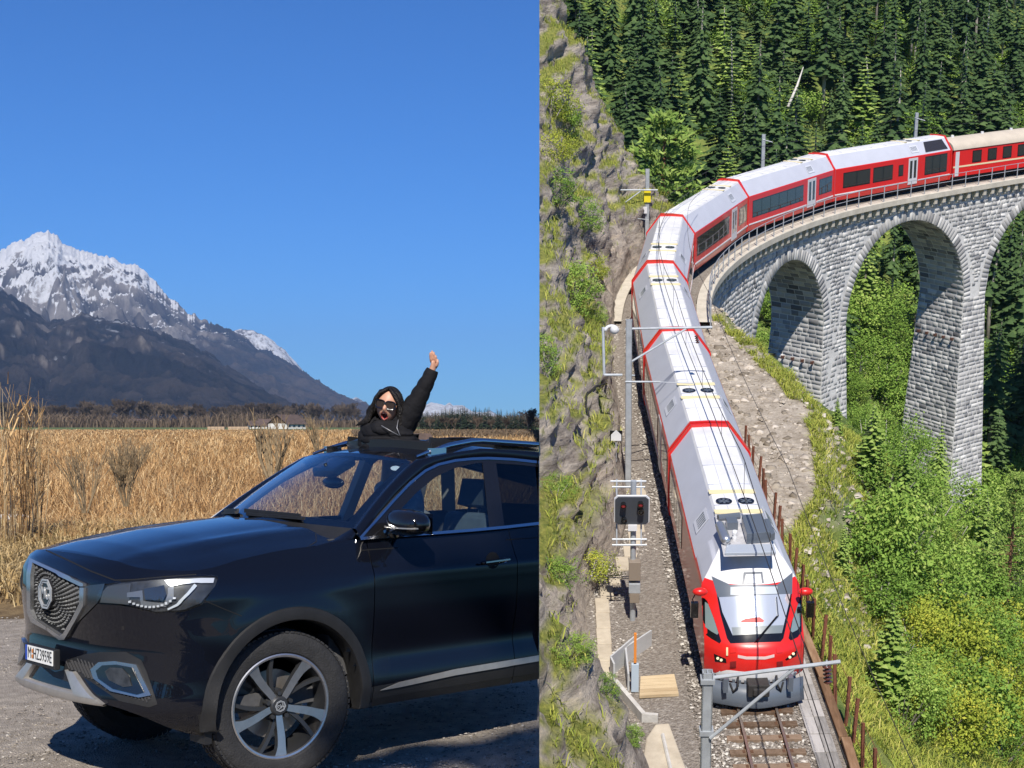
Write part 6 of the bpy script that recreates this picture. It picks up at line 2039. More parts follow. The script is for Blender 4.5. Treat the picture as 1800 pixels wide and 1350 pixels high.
for sd in (1, -1):
    wall = MB()
    uu = sorted(set(list(np.arange(U0 - 1.5, UEND, 0.3)) + [x for c, r_, _ in arches for x in (c - r_ + 1e-4, c + r_ - 1e-4, c - r_ - 1e-4, c + r_ + 1e-4)]))
    for a, b in zip(uu, uu[1:]):
        m_ = (a + b) / 2
        def bot(u):
            o = opening(u)
            if o: return o[0]
            for (pa, pb, zs) in PIERS:
                if pa - 0.01 <= u <= pb + 0.01: return zs
            return PIERS[0][2]
        if (opening(a) is None) != (opening(b) is None): continue
        za, zb = bot(a), bot(b)
        for s0, s1 in ((0, .5), (.5, 1)):
            wall.add([pz(a, DF * sd, z_top(a) + (za - z_top(a)) * s0), pz(b, DF * sd, z_top(b) + (zb - z_top(b)) * s0), pz(b, DF * sd, z_top(b) + (zb - z_top(b)) * s1), pz(a, DF * sd, z_top(a) + (za - z_top(a)) * s1)], [(0, 1, 2, 3)])
    wall.build('spandrel_wall', mortar_m, via, smooth=False)
BAT = 0.045
def pier_pt(k, s, q, z):
    """s 0..1 along the line, q -1..1 across, spreading downwards"""
    a, b, zs = PIERS[k]
    g = BAT * (zs - z)
    u = (a - g * (0 if k == 0 else 1)) + (b - a + g * (1 if k == 0 else 2)) * s
    return pz(u, (DF + g * 0.9) * q, z)
for k in range(len(PIERS)):
    pm = MB()
    zs = PIERS[k][2]
    lv = [zs + (ZB - zs) * i / 6 for i in range(7)]
    for za, zb in zip(lv, lv[1:]):
        for (s0, q0), (s1, q1) in (((0, -1), (1, -1)), ((1, -1), (1, 1)), ((1, 1), (0, 1)), ((0, 1), (0, -1))):
            pm.add([pier_pt(k, s0, q0, za), pier_pt(k, s1, q1, za), pier_pt(k, s1, q1, zb), pier_pt(k, s0, q0, zb)], [(0, 1, 2, 3)])
    pm.build('pier', mortar_m, via)
for c, r_, zs in arches:
    vm = MB()
    vm.grid([[pz(c + r_ * math.cos(a), q, zs + r_ * math.sin(a)) for q in (-DF, 0, DF)] for a in [math.pi * i / 24 for i in range(25)]])
    vm.build('arch_vault', mortar_m, via, smooth=True)
STN = []
srnd = random.Random(5)
def stone(c4, n_, tone, proud=0.032):
    """four corners on the wall, outward normal"""
    ctr = sum(c4, Vector()) / 4
    pr = proud * (0.6 + 0.9 * srnd.random())
    top = [ctr + (p - ctr) * 0.90 + n_ * pr * (0.8 + 0.4 * srnd.random()) for p in c4]
    STN.append((ctr, list(c4) + top, tone))
def tone_of(): return min(1, max(0, 0.54 + srnd.gauss(0, 0.19)))
def course_fill(fn, a0, a1, z0, z1, hc, lc_, skip=None, nfn=None, rub=0.0, tone_add=0.0):
    """stones in courses over a sheet fn(a, z); a in metres along"""
    z = z0
    row = 0
    while z > z1 + 0.08:
        h_ = min(hc * (0.75 + 0.5 * srnd.random()), z - z1)
        a = a0 - lc_ * srnd.random()
        while a < a1:
            l_ = lc_ * (0.6 + 0.9 * srnd.random())
            x0, x1 = max(a, a0), min(a + l_, a1)
            a += l_
            if x1 - x0 < 0.1: continue
            if skip and (skip((x0 + x1) / 2, z - h_ / 2) or skip(x0, z - h_ / 2) or skip(x1, z - h_ / 2)): continue
            g = 0.024
            j = lambda: srnd.uniform(-rub, rub)
            c4 = [fn(x0 + g + j(), z - g + j()), fn(x1 - g + j(), z - g + j()), fn(x1 - g + j(), z - h_ + g + j()), fn(x0 + g + j(), z - h_ + g + j())]
            n_ = (c4[1] - c4[0]).cross(c4[3] - c4[0])
            if n_.length < 1e-6: continue
            n_.normalize()
            if nfn and n_.dot(nfn((x0 + x1) / 2, z)) < 0: n_ = -n_
            stone(c4, n_, min(1, max(0, tone_of() + tone_add)))
        z -= h_
        row += 1
RING = 0.85
def in_ring(u, z):
    for c, r_, zs in arches:
        if z >= zs and math.hypot(u - c, z - zs) < r_ + RING: return True
        if z < zs and abs(u - c) < r_ + 0.001: return True
    for (a, b, zs) in PIERS:
        if a <= u <= b and z < zs: return True
    return False
zt_hi = max(z_top(U0), z_top(UEND))
def out_n(u, z):
    p0, p1 = trk(u, 0), trk(u, 1); return Vector((p1.x - p0.x, p1.y - p0.y, 0))
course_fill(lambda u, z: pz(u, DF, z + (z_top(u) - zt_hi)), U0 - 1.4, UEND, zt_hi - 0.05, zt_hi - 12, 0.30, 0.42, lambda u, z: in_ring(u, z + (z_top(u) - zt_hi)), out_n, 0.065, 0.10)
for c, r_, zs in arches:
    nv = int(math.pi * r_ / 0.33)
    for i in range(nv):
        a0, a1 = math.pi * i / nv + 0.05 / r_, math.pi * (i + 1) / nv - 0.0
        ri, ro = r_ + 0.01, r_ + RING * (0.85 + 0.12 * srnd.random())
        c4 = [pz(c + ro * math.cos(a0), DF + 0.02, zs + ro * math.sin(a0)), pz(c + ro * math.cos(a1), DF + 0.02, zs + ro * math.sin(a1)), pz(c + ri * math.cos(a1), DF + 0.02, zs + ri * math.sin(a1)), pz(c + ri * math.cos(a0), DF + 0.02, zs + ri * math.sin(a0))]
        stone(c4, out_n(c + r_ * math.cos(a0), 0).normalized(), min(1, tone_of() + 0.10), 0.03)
    # under the arch; its shade is put into the stones' darker tone
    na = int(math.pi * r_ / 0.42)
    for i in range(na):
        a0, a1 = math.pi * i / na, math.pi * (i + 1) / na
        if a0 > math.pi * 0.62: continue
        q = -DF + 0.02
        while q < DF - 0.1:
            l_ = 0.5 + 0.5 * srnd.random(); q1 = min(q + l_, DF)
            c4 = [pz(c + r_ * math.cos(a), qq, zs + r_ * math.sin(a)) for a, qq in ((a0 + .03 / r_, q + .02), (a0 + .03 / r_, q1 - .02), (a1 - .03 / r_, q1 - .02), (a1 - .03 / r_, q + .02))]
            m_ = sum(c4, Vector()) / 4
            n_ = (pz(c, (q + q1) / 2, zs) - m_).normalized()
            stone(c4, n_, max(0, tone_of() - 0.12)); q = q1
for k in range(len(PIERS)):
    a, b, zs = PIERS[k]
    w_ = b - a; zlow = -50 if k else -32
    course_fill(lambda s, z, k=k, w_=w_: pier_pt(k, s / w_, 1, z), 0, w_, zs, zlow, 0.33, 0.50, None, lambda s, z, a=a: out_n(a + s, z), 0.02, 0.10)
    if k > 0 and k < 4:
        course_fill(lambda s, z, k=k: pier_pt(k, 0, -1 + 2 * s / (2 * DF), z), 0, 2 * DF, zs, zlow, 0.33, 0.56, None, lambda s, z, a=a: -(trk(a + .1) - trk(a - .1)), 0.02, -0.02)  # inner side toned below the outer face, shading put into the colour
vis = []
for s_ in STN:
    px_, py_, ym = Rpx(s_[0])
    vis.append((0 if (948 < px_ < 1800 and 0 < py_ < 1350 and not (s_[0].z < -38)) else 1, ym))
order = sorted(range(len(STN)), key=lambda i: vis[i])
FQ8 = [(4, 5, 6, 7), (0, 1, 5, 4), (1, 2, 6, 5), (2, 3, 7, 6), (3, 0, 4, 7)]
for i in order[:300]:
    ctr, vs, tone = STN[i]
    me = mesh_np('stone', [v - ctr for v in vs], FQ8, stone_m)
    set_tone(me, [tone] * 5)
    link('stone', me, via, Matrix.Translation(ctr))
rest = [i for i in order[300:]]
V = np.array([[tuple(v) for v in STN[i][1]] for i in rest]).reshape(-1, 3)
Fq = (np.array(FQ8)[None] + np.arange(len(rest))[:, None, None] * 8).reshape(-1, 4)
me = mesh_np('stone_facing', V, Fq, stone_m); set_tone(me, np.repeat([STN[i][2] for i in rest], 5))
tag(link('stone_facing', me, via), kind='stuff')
print('STONES', len(STN))
# deck edge, corbels, kerbs
for sd in (1, -1):
    dk = MB()
    us_ = np.arange(U0 - 3, UEND, 0.7)
    P = [[trk(u, sd * d, h) for d, h in ((1.9, -0.12), (1.9, -0.02), (2.62, -0.02), (2.66, -0.06), (2.66, -0.42), (2.60, -0.46), (2.1, -0.50))] for u in us_]
    dk.grid(P); dk.build('deck_edge', capm, via)
cor = None
for u in np.arange(U0 - 1.0, UEND, 0.95):
    if cor is None:
        m = MB(); m.box(-0.16, 0.16, 0, 0.42, -0.42, 0); m.box(-0.16, 0.16, 0, 0.24, -0.62, -0.42)
        cor = m.mesh('corbel', capm)
    p = trk(u, DF - 0.02, -0.47); q = trk(u, DF + 1)
    link('corbel', cor, via, Matrix.Translation(p) @ Matrix.Rotation(math.atan2(-(q.x - p.x), (q.y - p.y)), 4, 'Z'))
# iron anchors left in the piers
rust = mat('rusty_iron', (0.10, 0.045, 0.03), 0.85, var=0.4, scale=9)
for k in (1, 2):
    for i in range(5):
        p = pier_pt(k, 0, -0.75 + 0.36 * i, PIERS[k][2] - (3.2 if k == 2 else 2.6))
        t_ = trk(PIERS[k][0] + .1) - trk(PIERS[k][0] - .1)
        m = MB(); m.box(-0.05, 0.05, -0.30, 0, -0.08, 0.05); m.box(-0.07, 0.16, -0.34, -0.26, -0.12, 0.08)
        m.build('wall_anchor', rust, via, Matrix.Translation(p) @ Matrix.Rotation(math.atan2(-t_.x, t_.y), 4, 'Z'))
# handrail on the deck edge
steel = mat('galvanised_steel', (0.40, 0.43, 0.47), 0.5, 0.4, var=0.15, scale=4)
rl = thing('bridge_railing', 'thin grey steel railing along the viaduct edge beside the train', 'railing', MR)
pm_ = None
us_ = np.arange(U0 - 4, UEND, 1.55)
for u in us_:
    if pm_ is None:
        m = MB(); m.box(-0.03, 0.03, -0.03, 0.03, -0.1, 1.12); pm_ = m.mesh('post', steel)
    p = trk(u, 2.55, 0)
    link('post', pm_, rl, Matrix.Translation(p))
for h in (1.10, 0.60):
    m = MB(); m.tube([trk(u, 2.55, h) for u in np.arange(U0 - 4, UEND, 0.8)], 0.022, 5); m.build('rail', steel, rl)
# ---- the track: rails and sleepers
tk = thing('railway_track', 'metre-gauge track with rusty rails and sleepers in front of the train', 'railway track', MR)
rail_m = mat('rusty_rail', (0.16, 0.085, 0.05), 0.6, 0.4, var=0.3, scale=3)
head_m = mat('worn_rail_head', (0.42, 0.36, 0.31), 0.35, 0.8)
for sd in (-1, 1):
    us_ = np.arange(0, U[-1] - 6, 0.8)
    m = MB(); m.grid([[trk(u, sd * 0.5 + d, h) for d, h in ((-0.07, -0.15), (-0.07, -0.13), (-0.015, -0.11), (-0.015, -0.03), (-0.036, -0.025), (-0.036, 0.0))] + [trk(u, sd * 0.5 + d, h) for d, h in ((0.036, 0.0), (0.036, -0.025), (0.015, -0.03), (0.015, -0.11), (0.07, -0.13), (0.07, -0.15))] for u in us_])
    o = m.build('rail', rail_m, tk, smooth=False)
    m = MB(); m.grid([[trk(u, sd * 0.5 + d, 0.003) for d in (-0.03, 0.03)] for u in us_]); m.build('rail_head', head_m, o)
slp = MB(); slp.box(-0.95, 0.95, -0.12, 0.12, -0.2, -0.072)
slp = slp.mesh('sleeper', ramp_mat('sleeper_wood', [(0.3, (0.10, 0.065, 0.042)), (0.7, (0.24, 0.17, 0.12))], scale=4, bump=0.4, bdist=0.01, per_object=0.4))
fas = MB()
for sd in (-1, 1):
    for o_ in (-0.10, 0.10): fas.box(sd * 0.5 + o_ - 0.035, sd * 0.5 + o_ + 0.035, -0.06, 0.06, -0.10, -0.06)
fas = fas.mesh('rail_clip', rail_m)
for u in np.arange(u_at_Y(26), u_at_Y(42), 0.66):
    p = trk(u); t_ = trk(u + .1) - trk(u - .1)
    s_ = link('sleeper', slp, tk, Matrix.Translation(p) @ Matrix.Rotation(math.atan2(t_.y, t_.x) - math.pi / 2, 4, 'Z'))
    tag(link('rail_clip', fas, s_), kind='stuff')
# ballast stones you can see one by one
n = 46000
uu = u_at_Y(24) + (u_at_Y(74) - u_at_Y(24)) * rng.random(n) ** 1.15; dd = rng.uniform(-4.2, 1.9, n)
keep = (np.abs(dd) < 1.7) | (dd < -1.5)
uu, dd = uu[keep], dd[keep]
pts = np.array([tuple(trk(a, b, 0)) for a, b in zip(uu, dd)])
pts[:, 2] += np.where(dd > -1.7, np.where(np.abs(dd) < 0.95, -0.15, -0.125), -0.30 + 0.05 * (dd + 4) * 0.8) + 0.01
ob = link('ballast_stones', stones(len(pts), pts, 0.025 + 0.04 * rng.random(len(pts)) ** 1.5, 'ballast_stones', tone_mat('ballast_stone', [(0, (0.10, 0.085, 0.072)), (0.5, (0.27, 0.24, 0.21)), (1, (0.58, 0.55, 0.50))], trans=0), 0.7)); ob.matrix_world = MR; tag(ob, kind='stuff')

# loose stones on the spur and the bank
n = 6500
uu = rng.uniform(u_at_Y(43), UAB + 1, n); dd = 2.0 + 6.0 * rng.random(n) ** 1.2
X = np.interp(uu, U, TX) + np.interp(uu, U, DY) * dd; Y = np.interp(uu, U, TY) - np.interp(uu, U, DX) * dd
Z, _, _ = ground_z(X, Y)
sz = 0.02 + 0.20 * rng.random(n) ** 9 + 0.035 * rng.random(n) ** 2
ob = link('scree_stones', stones(n, np.stack([X, Y, Z - 0.01], 1), sz, 'scree_stones', tone_mat('scree_stone', [(0, (0.16, 0.135, 0.105)), (0.5, (0.33, 0.29, 0.24)), (1, (0.52, 0.47, 0.41))], trans=0), 0.7)); ob.matrix_world = MR; tag(ob, kind='stuff')
# ================================================================== THE TRAIN
red = mat('train_red', (0.62, 0.018, 0.014), 0.32, coat=0.4, spec=0.4)
white_r = mat('roof_white', (0.66, 0.665, 0.68), 0.5, var=0.16, scale=0.7)
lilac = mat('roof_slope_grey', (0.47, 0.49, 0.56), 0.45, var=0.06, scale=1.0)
underm = mat('underframe', (0.03, 0.028, 0.027), 0.8, var=0.4, scale=3)
tglass = mat('train_glass', (0.035, 0.030, 0.024), 0.05, coat=1.0)
yellow = mat('line_yellow', (0.68, 0.60, 0.36), 0.6)
silver_d = mat('door_silver', (0.66, 0.66, 0.68), 0.4, 0.2)
slate = mat('slate_grey', (0.10, 0.12, 0.15), 0.35, coat=0.3)
HW, HE, RW = 1.325, 2.62, 0.68
SECT = [(HW - 0.06, 0.42), (HW, 0.75), (HW, HE - 0.05), (HW - 0.03, HE), (RW, 3.47), (RW - 0.06, 3.55), (0, 3.575)]
def sect_loop():
    r_ = [(-y, z) for y, z in SECT]
    l_ = [(y, z) for y, z in SECT[:-1]][::-1]
    return r_ + l_                      # from right foot over the roof to left foot (y to the left is +)
def frame_between(A, B):
    d = (B - A); d.normalize()
    y = Vector((0, 0, 1)).cross(d).normalized()
    z = d.cross(y)
    return Matrix(((d.x, y.x, z.x, A.x), (d.y, y.y, z.y, A.y), (d.z, y.z, z.z, A.z), (0, 0, 0, 1)))
def rail_pt(p): return Vector((p.x, p.y, float(zrail(p.y))))
def side_panel(mb, x0, x1, z0, z1, sd, o0=0.002, o1=0.02):
    """slightly proud panel on the flank; sd -1 = right-hand flank"""
    mb.box(x0, x1, min(sd * (HW + o0), sd * (HW + o1)), max(sd * (HW + o0), sd * (HW + o1)), z0, z1)
def window(par, x0, x1, z0, z1, sd, nd=1):
    f = MB(); side_panel(f, x0, x1, z0, z1, sd, -0.02, 0.012); w = f.build('window', gloss, par)
    for k in range(nd):
        a = x0 + (x1 - x0) * k / nd + 0.04; b = x0 + (x1 - x0) * (k + 1) / nd - 0.04
        g = MB(); side_panel(g, a, b, z0 + 0.06, z1 - 0.06, sd, 0.012, 0.018); g.build('pane', tglass, w)
def tdoor(par, x0, x1, sd):
    f = MB(); side_panel(f, x0, x1, 0.62, 2.50, sd, -0.02, 0.016); d_ = f.build('door', silver_d, par)
    m_ = (x0 + x1) / 2
    for a, b in ((x0 + (m_ - x0) * .30, m_ - (m_ - x0) * .18), (m_ + (m_ - x0) * .18, x1 - (m_ - x0) * .30)):
        g = MB(); side_panel(g, a, b, 1.05, 2.32, sd, 0.016, 0.022); g.build('pane', tglass, d_)
def coach(A, B, label, sides, fans=(), nose=0.0, gap=0.14):
    A, B = rail_pt(A), rail_pt(B)
    Mx = frame_between(A, B); L_ = (B - A).length
    t = thing('railcar', label, 'train carriage', MR @ Mx, 'red railcars of the train')
    x0, x1 = gap + nose, L_ - gap
    lp = sect_loop()
    sh = MB()
    def strip_(i0, i1, mb, xa=x0, xb=x1, o=0.0):
        for i in range(i0, i1):
            a, b = lp[i], lp[i + 1]
            mb.add([(xa, a[0], a[1]), (xb, a[0], a[1]), (xb, b[0], b[1]), (xa, b[0], b[1])], [(0, 1, 2, 3)])
    n = len(lp)
    strip_(0, 3, sh); strip_(n - 4, n - 1, sh)
    for x in ((x0, x1) if not nose else (x1,)):
        sh.add([(x, y, z) for y, z in lp], [tuple(range(n))])
    sh.build('body', red, t)
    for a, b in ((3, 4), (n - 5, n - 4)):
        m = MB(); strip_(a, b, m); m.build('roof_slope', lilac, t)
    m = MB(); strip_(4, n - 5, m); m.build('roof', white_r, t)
    for x in ((x0, x1) if not nose else (x1,)):
        m = MB()
        s0, s1 = x - 0.07, x + 0.07
        for i in range(0, n - 1):
            a, b = lp[i], lp[i + 1]
            k_ = lambda p, s_: (p[0] * s_, 0.45 + (p[1] - 0.45) * (1 + (s_ - 1) * 0.75))
            ao, bo, ai, bi = k_(a, 1.035), k_(b, 1.035), k_(a, 0.98), k_(b, 0.98)
            m.add([(s0, *ao), (s1, *ao), (s1, *bo), (s0, *bo), (s0, *ai), (s1, *ai), (s1, *bi), (s0, *bi)], [(0, 1, 2, 3), (4, 7, 6, 5), (0, 3, 7, 4), (1, 5, 6, 2)])
        m.build('end_rim', red, t)
    m = MB(); m.box(x0 + 0.3, x1 - 0.3, -1.05, 1.05, 0.30, 0.50); m.build('underframe', underm, t)
    for xb in (x0 + 1.6, x1 - 1.6):
        bg = MB(); bg.box(xb - 1.0, xb + 1.0, -0.75, 0.75, 0.28, 0.42)
        bo = bg.build('bogie', underm, t)
        for dx in (-0.7, 0.7):
            for sd in (-1, 1):
                w = MB(); w.lathe([(0, -0.05), (0.34, -0.05), (0.37, 0.03), (0, 0.05)], 16, Matrix.Translation((xb + dx, sd * 0.55, 0.37))); w.build('wheel', underm, bo)
    be = MB()
    bl_ = [(y * 0.8, 0.6 + (z - 0.6) * 0.9) for y, z in lp]
    for i in range(n - 1):
        for q in range(3):
            xa, xb = x1 + 0.09 * q, x1 + 0.09 * (q + 1); s0, s1 = (1, .95) if q % 2 else (.95, 1)
            a, b = bl_[i], bl_[i + 1]
            be.add([(xa, a[0] * s0, a[1]), (xb, a[0] * s1, a[1]), (xb, b[0] * s1, b[1]), (xa, b[0] * s0, b[1])], [(0, 1, 2, 3)])
    be.build('gangway_bellows', underm, t)
    for sd, items in sides.items():
        for it in items:
            a, b = x0 + (x1 - x0) * it[1], x0 + (x1 - x0) * it[2]
            if it[0] == 'w': window(t, a, b, it[4] if len(it) > 4 else 1.22, it[5] if len(it) > 5 else 2.28, sd, it[3])
            elif it[0] == 'd': tdoor(t, a, b, sd)
            elif it[0] == 's':
                m = MB(); side_panel(m, a, b, 0.80, 0.88, sd); m.build('side_stripe', white_r, t)
    for fp_ in fans:
        xf = (Mx.inverted() @ RZt(fp_[0], fp_[1], 3.56)).x
        for yy_ in (-0.32, 0.32):
            f = MB(); f.lathe([(0.24, 0.0), (0.24, 0.03), (0.20, 0.033), (0.19, 0.022), (0.0, 0.022)], 20, Matrix.Translation((xf, yy_, 3.56)), axis='z')
            fo_ = f.build('roof_fan', gloss, t)
            for q in range(6):
                bl2 = MB(); bl2.bar((xf, yy_, 3.588), (xf + 0.17 * math.cos(q * 1.047), yy_ + 0.17 * math.sin(q * 1.047), 3.588), 0.06, 0.010); bl2.build('fan_blade', slate, fo_)
        for dx in (-0.75, 0.75):
            m = MB(); m.box(xf + dx - 0.14, xf + dx + 0.14, -RW * 1.0, RW * 1.0, 3.56, 3.582); m.build('roof_line', yellow, t)
        for sd in (-1, 1):
            m = MB()
            for q in range(5):
                p0 = Vector((xf - 0.5 + 0.14 * q, sd * (HW - 0.22), HE + 0.27)); p1 = Vector((xf - 0.5 + 0.14 * q, sd * (RW + 0.2), 3.47 - 0.25))
                m.bar(p0, p1, 0.06, 0.05)
            tag(m.build('roof_vent', slate, t), kind='stuff')
            m = MB(); c_ = [(xf - 0.62, sd * (HW - 0.16), HE + 0.215), (xf + 0.22, sd * (HW - 0.16), HE + 0.215), (xf + 0.22, sd * (RW + 0.14), 3.30), (xf - 0.62, sd * (RW + 0.14), 3.30)]
            m.prism([Vector(p) for p in c_], (0, sd * 0.008, 0.008)); m.build('vent_panel', mat('vent_grey', (0.55, 0.57, 0.63), 0.45), t)
    for q in range(1, int((x1 - x0) / 1.6)):
        m = MB(); xj = x0 + 1.6 * q; m.box(xj - 0.012, xj + 0.012, -RW + 0.05, RW - 0.05, 3.56, 3.5785); m.build('roof_joint', lilac, t)
    for sd in (-1, 1):      # rows of roof seams
        m = MB(); m.box(x0, x1, sd * 0.26 - 0.008, sd * 0.26 + 0.008, 3.56, 3.578); m.build('roof_seam', lilac, t)
    return t, Mx, L_
WN = [('w', .05, .62, 6), ('d', .67, .77), ('w', .81, .97, 2), ('s', 0, .66), ('s', .78, 1)]
WL = [('w', .05, .24, 2), ('d', .27, .36), ('w', .40, .97, 6), ('s', .38, 1)]
nose_pt = RZt(1324, 1180, 1.0)
d01 = (JR[0] - JR[1]); d01.normalize()
u_j1 = u_at_Y(JR[0].y)
NOSE = trk(u_at_Y(float(nose_pt.y)))
car1, M1, L1 = coach(NOSE, JR[0], 'red-fronted leading railcar with cab windscreen nearest the camera', {-1: [('w', .45, .95, 5)], 1: [('w', .45, .95, 5)]}, [(1287, 882)], nose=3.3)
for i, (lb, f_) in enumerate((('second railcar of the train, white-roofed, behind the leading cab car', ((1225, 687),)), ('third railcar, entering the bend beneath the contact-wire arm', ((1168, 493),)), ('fourth railcar, on the tightest part of the bend by the cliff', ((1168, 435),)), ('fifth railcar with tall reflective side windows at the start of the viaduct', ((1256, 330),)), ('sixth railcar, six-pane window band and silver door, on the viaduct', ((1397, 281),)))):
    A, B = JR[i], JR[i + 1]
    coach(A, B, lb, {-1: WN, 1: WL}, list(f_))
c7 = [('w', .075, .295, 2), ('w', .32, .485, 2), ('w', .535, .575, 1, 1.35, 2.15), ('d', .62, .70), ('w', .765, .965, 3, 1.1, 2.45), ('s', 0, .61), ('s', .71, 1)]
t7, M7, L7 = coach(JR[5], JR[6], 'seventh railcar with sloping cab roof window, in front of the older coach', {-1: c7, 1: WL}, [(1583, 246)])
m = MB(); q_ = [Vector((L7 * .77, -HW + 0.10, HE + 0.12)), Vector((L7 * .965, -HW + 0.10, HE + 0.12)), Vector((L7 * .95, -RW - 0.08, 3.40)), Vector((L7 * .79, -RW - 0.08, 3.40))]
m.prism(q_, (0, -0.02, 0.02)); m.build('roof_window', tglass, t7)
# older coach with a rounded roof
A = rail_pt(JR[6]); B = rail_pt(trk(u_at_Y(JR[6].y) + 18.5))
Mx = frame_between(A, B); Lc = (B - A).length
oc = thing('railcar', 'older red coach with tan rounded roof and cream stripe, last in view', 'train carriage', MR @ Mx, 'red railcars of the train')
m = MB(); m.box(0.35, Lc, -1.28, 1.28, 0.55, 2.55); m.build('body', red, oc)
tan_r = mat('roof_tan', (0.50, 0.44, 0.36), 0.7, var=0.1, scale=1)
m = MB(); m.grid([[Vector((x, 1.34 * math.cos(a), 2.55 + 0.75 * math.sin(a))) for a in [math.pi * k / 12 for k in range(13)]] for x in (0.25, Lc)])
m.add([Vector((0.25, 1.34 * math.cos(math.pi * k / 12), 2.55 + 0.75 * math.sin(math.pi * k / 12))) for k in range(13)], [tuple(range(13))]); m.build('roof', tan_r, oc, smooth=True, angle=40)
for sd in (-1, 1):
    m = MB(); m.box(0.35, Lc, min(sd * 1.28, sd * 1.295), max(sd * 1.28, sd * 1.295), 1.22, 1.34); m.build('side_stripe', mat('cream_paint', (0.72, 0.60, 0.38), 0.5), oc)
    for k in range(9):
        x = 2.4 + 1.7 * k
        m = MB(); m.box(x, x + 1.0, min(sd * 1.27, sd * 1.296), max(sd * 1.27, sd * 1.296), 1.45, 2.35); w = m.build('window', gloss, oc)
        g = MB(); g.box(x + 0.07, x + 0.93, min(sd * 1.296, sd * 1.30), max(sd * 1.296, sd * 1.30), 1.52, 2.28); g.build('pane', tglass, w)
    m = MB(); m.box(0.55, 0.95, min(sd * 1.27, sd * 1.30), max(sd * 1.27, sd * 1.30), 0.6, 2.4); m.build('door', silver_d, oc)
for k in range(5):
    m = MB(); m.lathe([(0.0, 0.2), (0.12, 0.2), (0.12, 0.0)], 10, Matrix.Translation((1.5 + 3.3 * k, 0, 3.25)), axis='z'); m.build('roof_ventilator', white_r, oc)
m = MB(); m.box(0.5, Lc, -1.0, 1.0, 0.3, 0.55); m.build('underframe', underm, oc)
# ---- cab of the leading car
PROF = [(0.10, 0.55), (0.0, 0.80), (0.0, 1.15), (0.05, 1.40), (0.16, 1.58), (0.32, 1.72), (0.62, 2.0), (0.98, 2.35), (1.32, 2.68), (1.62, 2.95), (1.90, 3.16), (2.25, 3.40), (2.55, 3.53), (2.8, 3.56), (3.35, 3.57), (3.44, 3.572)]
def hw_z(z):
    if z < HE: return HW - 0.03 * max(0, 0.75 - z)
    return HW + (RW - HW) * (z - HE) / (3.55 - HE)
cab = MB(); P = []
NVV = 20
prof = []
for (xa, za), (xb, zb) in zip(PROF, PROF[1:]):
    for q in range(3): prof.append((xa + (xb - xa) * q / 3, za + (zb - za) * q / 3))
prof.append(PROF[-1])
def cab_pt(x, z, v):
    sweep = 0.62 * abs(v) ** 2.6 * (1 - 0.75 * max(0, (z - 2.4)) / 1.2)
    return Vector((min(x + sweep, 3.44), -v * hw_z(z), z - 0.05 * abs(v) ** 2 * (z > 3.2)))
P = [[cab_pt(x, z, -1 + 2 * j / NVV) for j in range(NVV + 1)] for x, z in prof]
for i in range(len(P) - 1):
    for j in range(NVV):
        q = [P[i][j], P[i + 1][j], P[i + 1][j + 1], P[i][j + 1]]
        zc = sum(p.z for p in q) / 4
        cab.cur = 2 if zc > 2.80 else 0
        cab.add(q, [(0, 1, 2, 3)])
for side_j in (0, NVV):    # flanks back to the body
    for i in range(len(P) - 1):
        a, b = P[i][side_j], P[i + 1][side_j]
        cab.cur = 1 if a.z >= HE - 0.02 else 0
        cab.add([a, b, Vector((3.44, b.y, b.z)), Vector((3.44, a.y, a.z))], [(0, 1, 2, 3)])
cab.build('cab', [red, lilac, white_r], car1, smooth=True, weld=0.001, angle=35)
M1w = MR @ M1; M1i = M1w.inverted()
vs = [tuple(M1w @ p) for p in cab.v]
rf = MB(); rf.add([(3.3, -RW, 3.56), (L1, -RW, 3.56), (L1, RW, 3.56), (3.3, RW, 3.56)], [(0, 1, 2, 3)])
for sd in (-1, 1):
    rf.add([(3.3, sd * RW, 3.56), (L1, sd * RW, 3.56), (L1, sd * HW, HE), (3.3, sd * HW, HE)], [(0, 1, 2, 3)])
n_ = len(vs); vs += [tuple(M1w @ p) for p in rf.v]
T_cab = BVHTree.FromPolygons(vs, list(cab.f) + [tuple(i + n_ for i in f) for f in rf.f])
def cp(name, poly, off, m, thick=0.02, step=6, parent=None):
    return patch(name, poly, off, m, T_cab, parent or car1, thick, step, MI=M1i)

wsm = glass_mat('cab_windscreen', (0.25, 0.30, 0.33), refl=0.30)
cabin_in = mat('cab_interior', (0.07, 0.085, 0.10), 0.5, var=0.4, scale=2)
cp('windscreen_frame', [(1260, 1045), (1392, 1039), (1390, 1062), (1377, 1122), (1372, 1128), (1284, 1131), (1278, 1122), (1266, 1078)], 0.004, gloss)
w_ = cp('windscreen', [(1264, 1050), (1389, 1044), (1386, 1062), (1374, 1113), (1288, 1117), (1270, 1076)], 0.012, mat('sky_pale_glass', (0.80, 0.84, 0.86), 0.12, metal=0.6), thick=0.006)  # pale colour stands in for the sky reflected in the pane
cp('cab_seat', [(1302, 1092), (1310, 1087), (1335, 1085), (1343, 1091), (1341, 1094), (1304, 1095)], 0.0135, mat('seat_red', (0.5, 0.03, 0.03), 0.5), thick=0.001, parent=w_)
cp('dash_shade', [(1286, 1103), (1377, 1099), (1374, 1113), (1288, 1117)], 0.0135, mat('pane_shade_grey', (0.16, 0.19, 0.21), 0.3), thick=0.001, parent=w_)  # darker band painted low on the pane, below the sky reflection
cp('visor', [(1251, 1013), (1284, 1028), (1366, 1028), (1393, 1006), (1392, 1044), (1262, 1050)], 0.008, slate)
cp('destination_panel', [(1284, 1032), (1366, 1031), (1366, 1044), (1284, 1046)], 0.014, mat('panel_grey', (0.42, 0.47, 0.52), 0.3), thick=0.006)
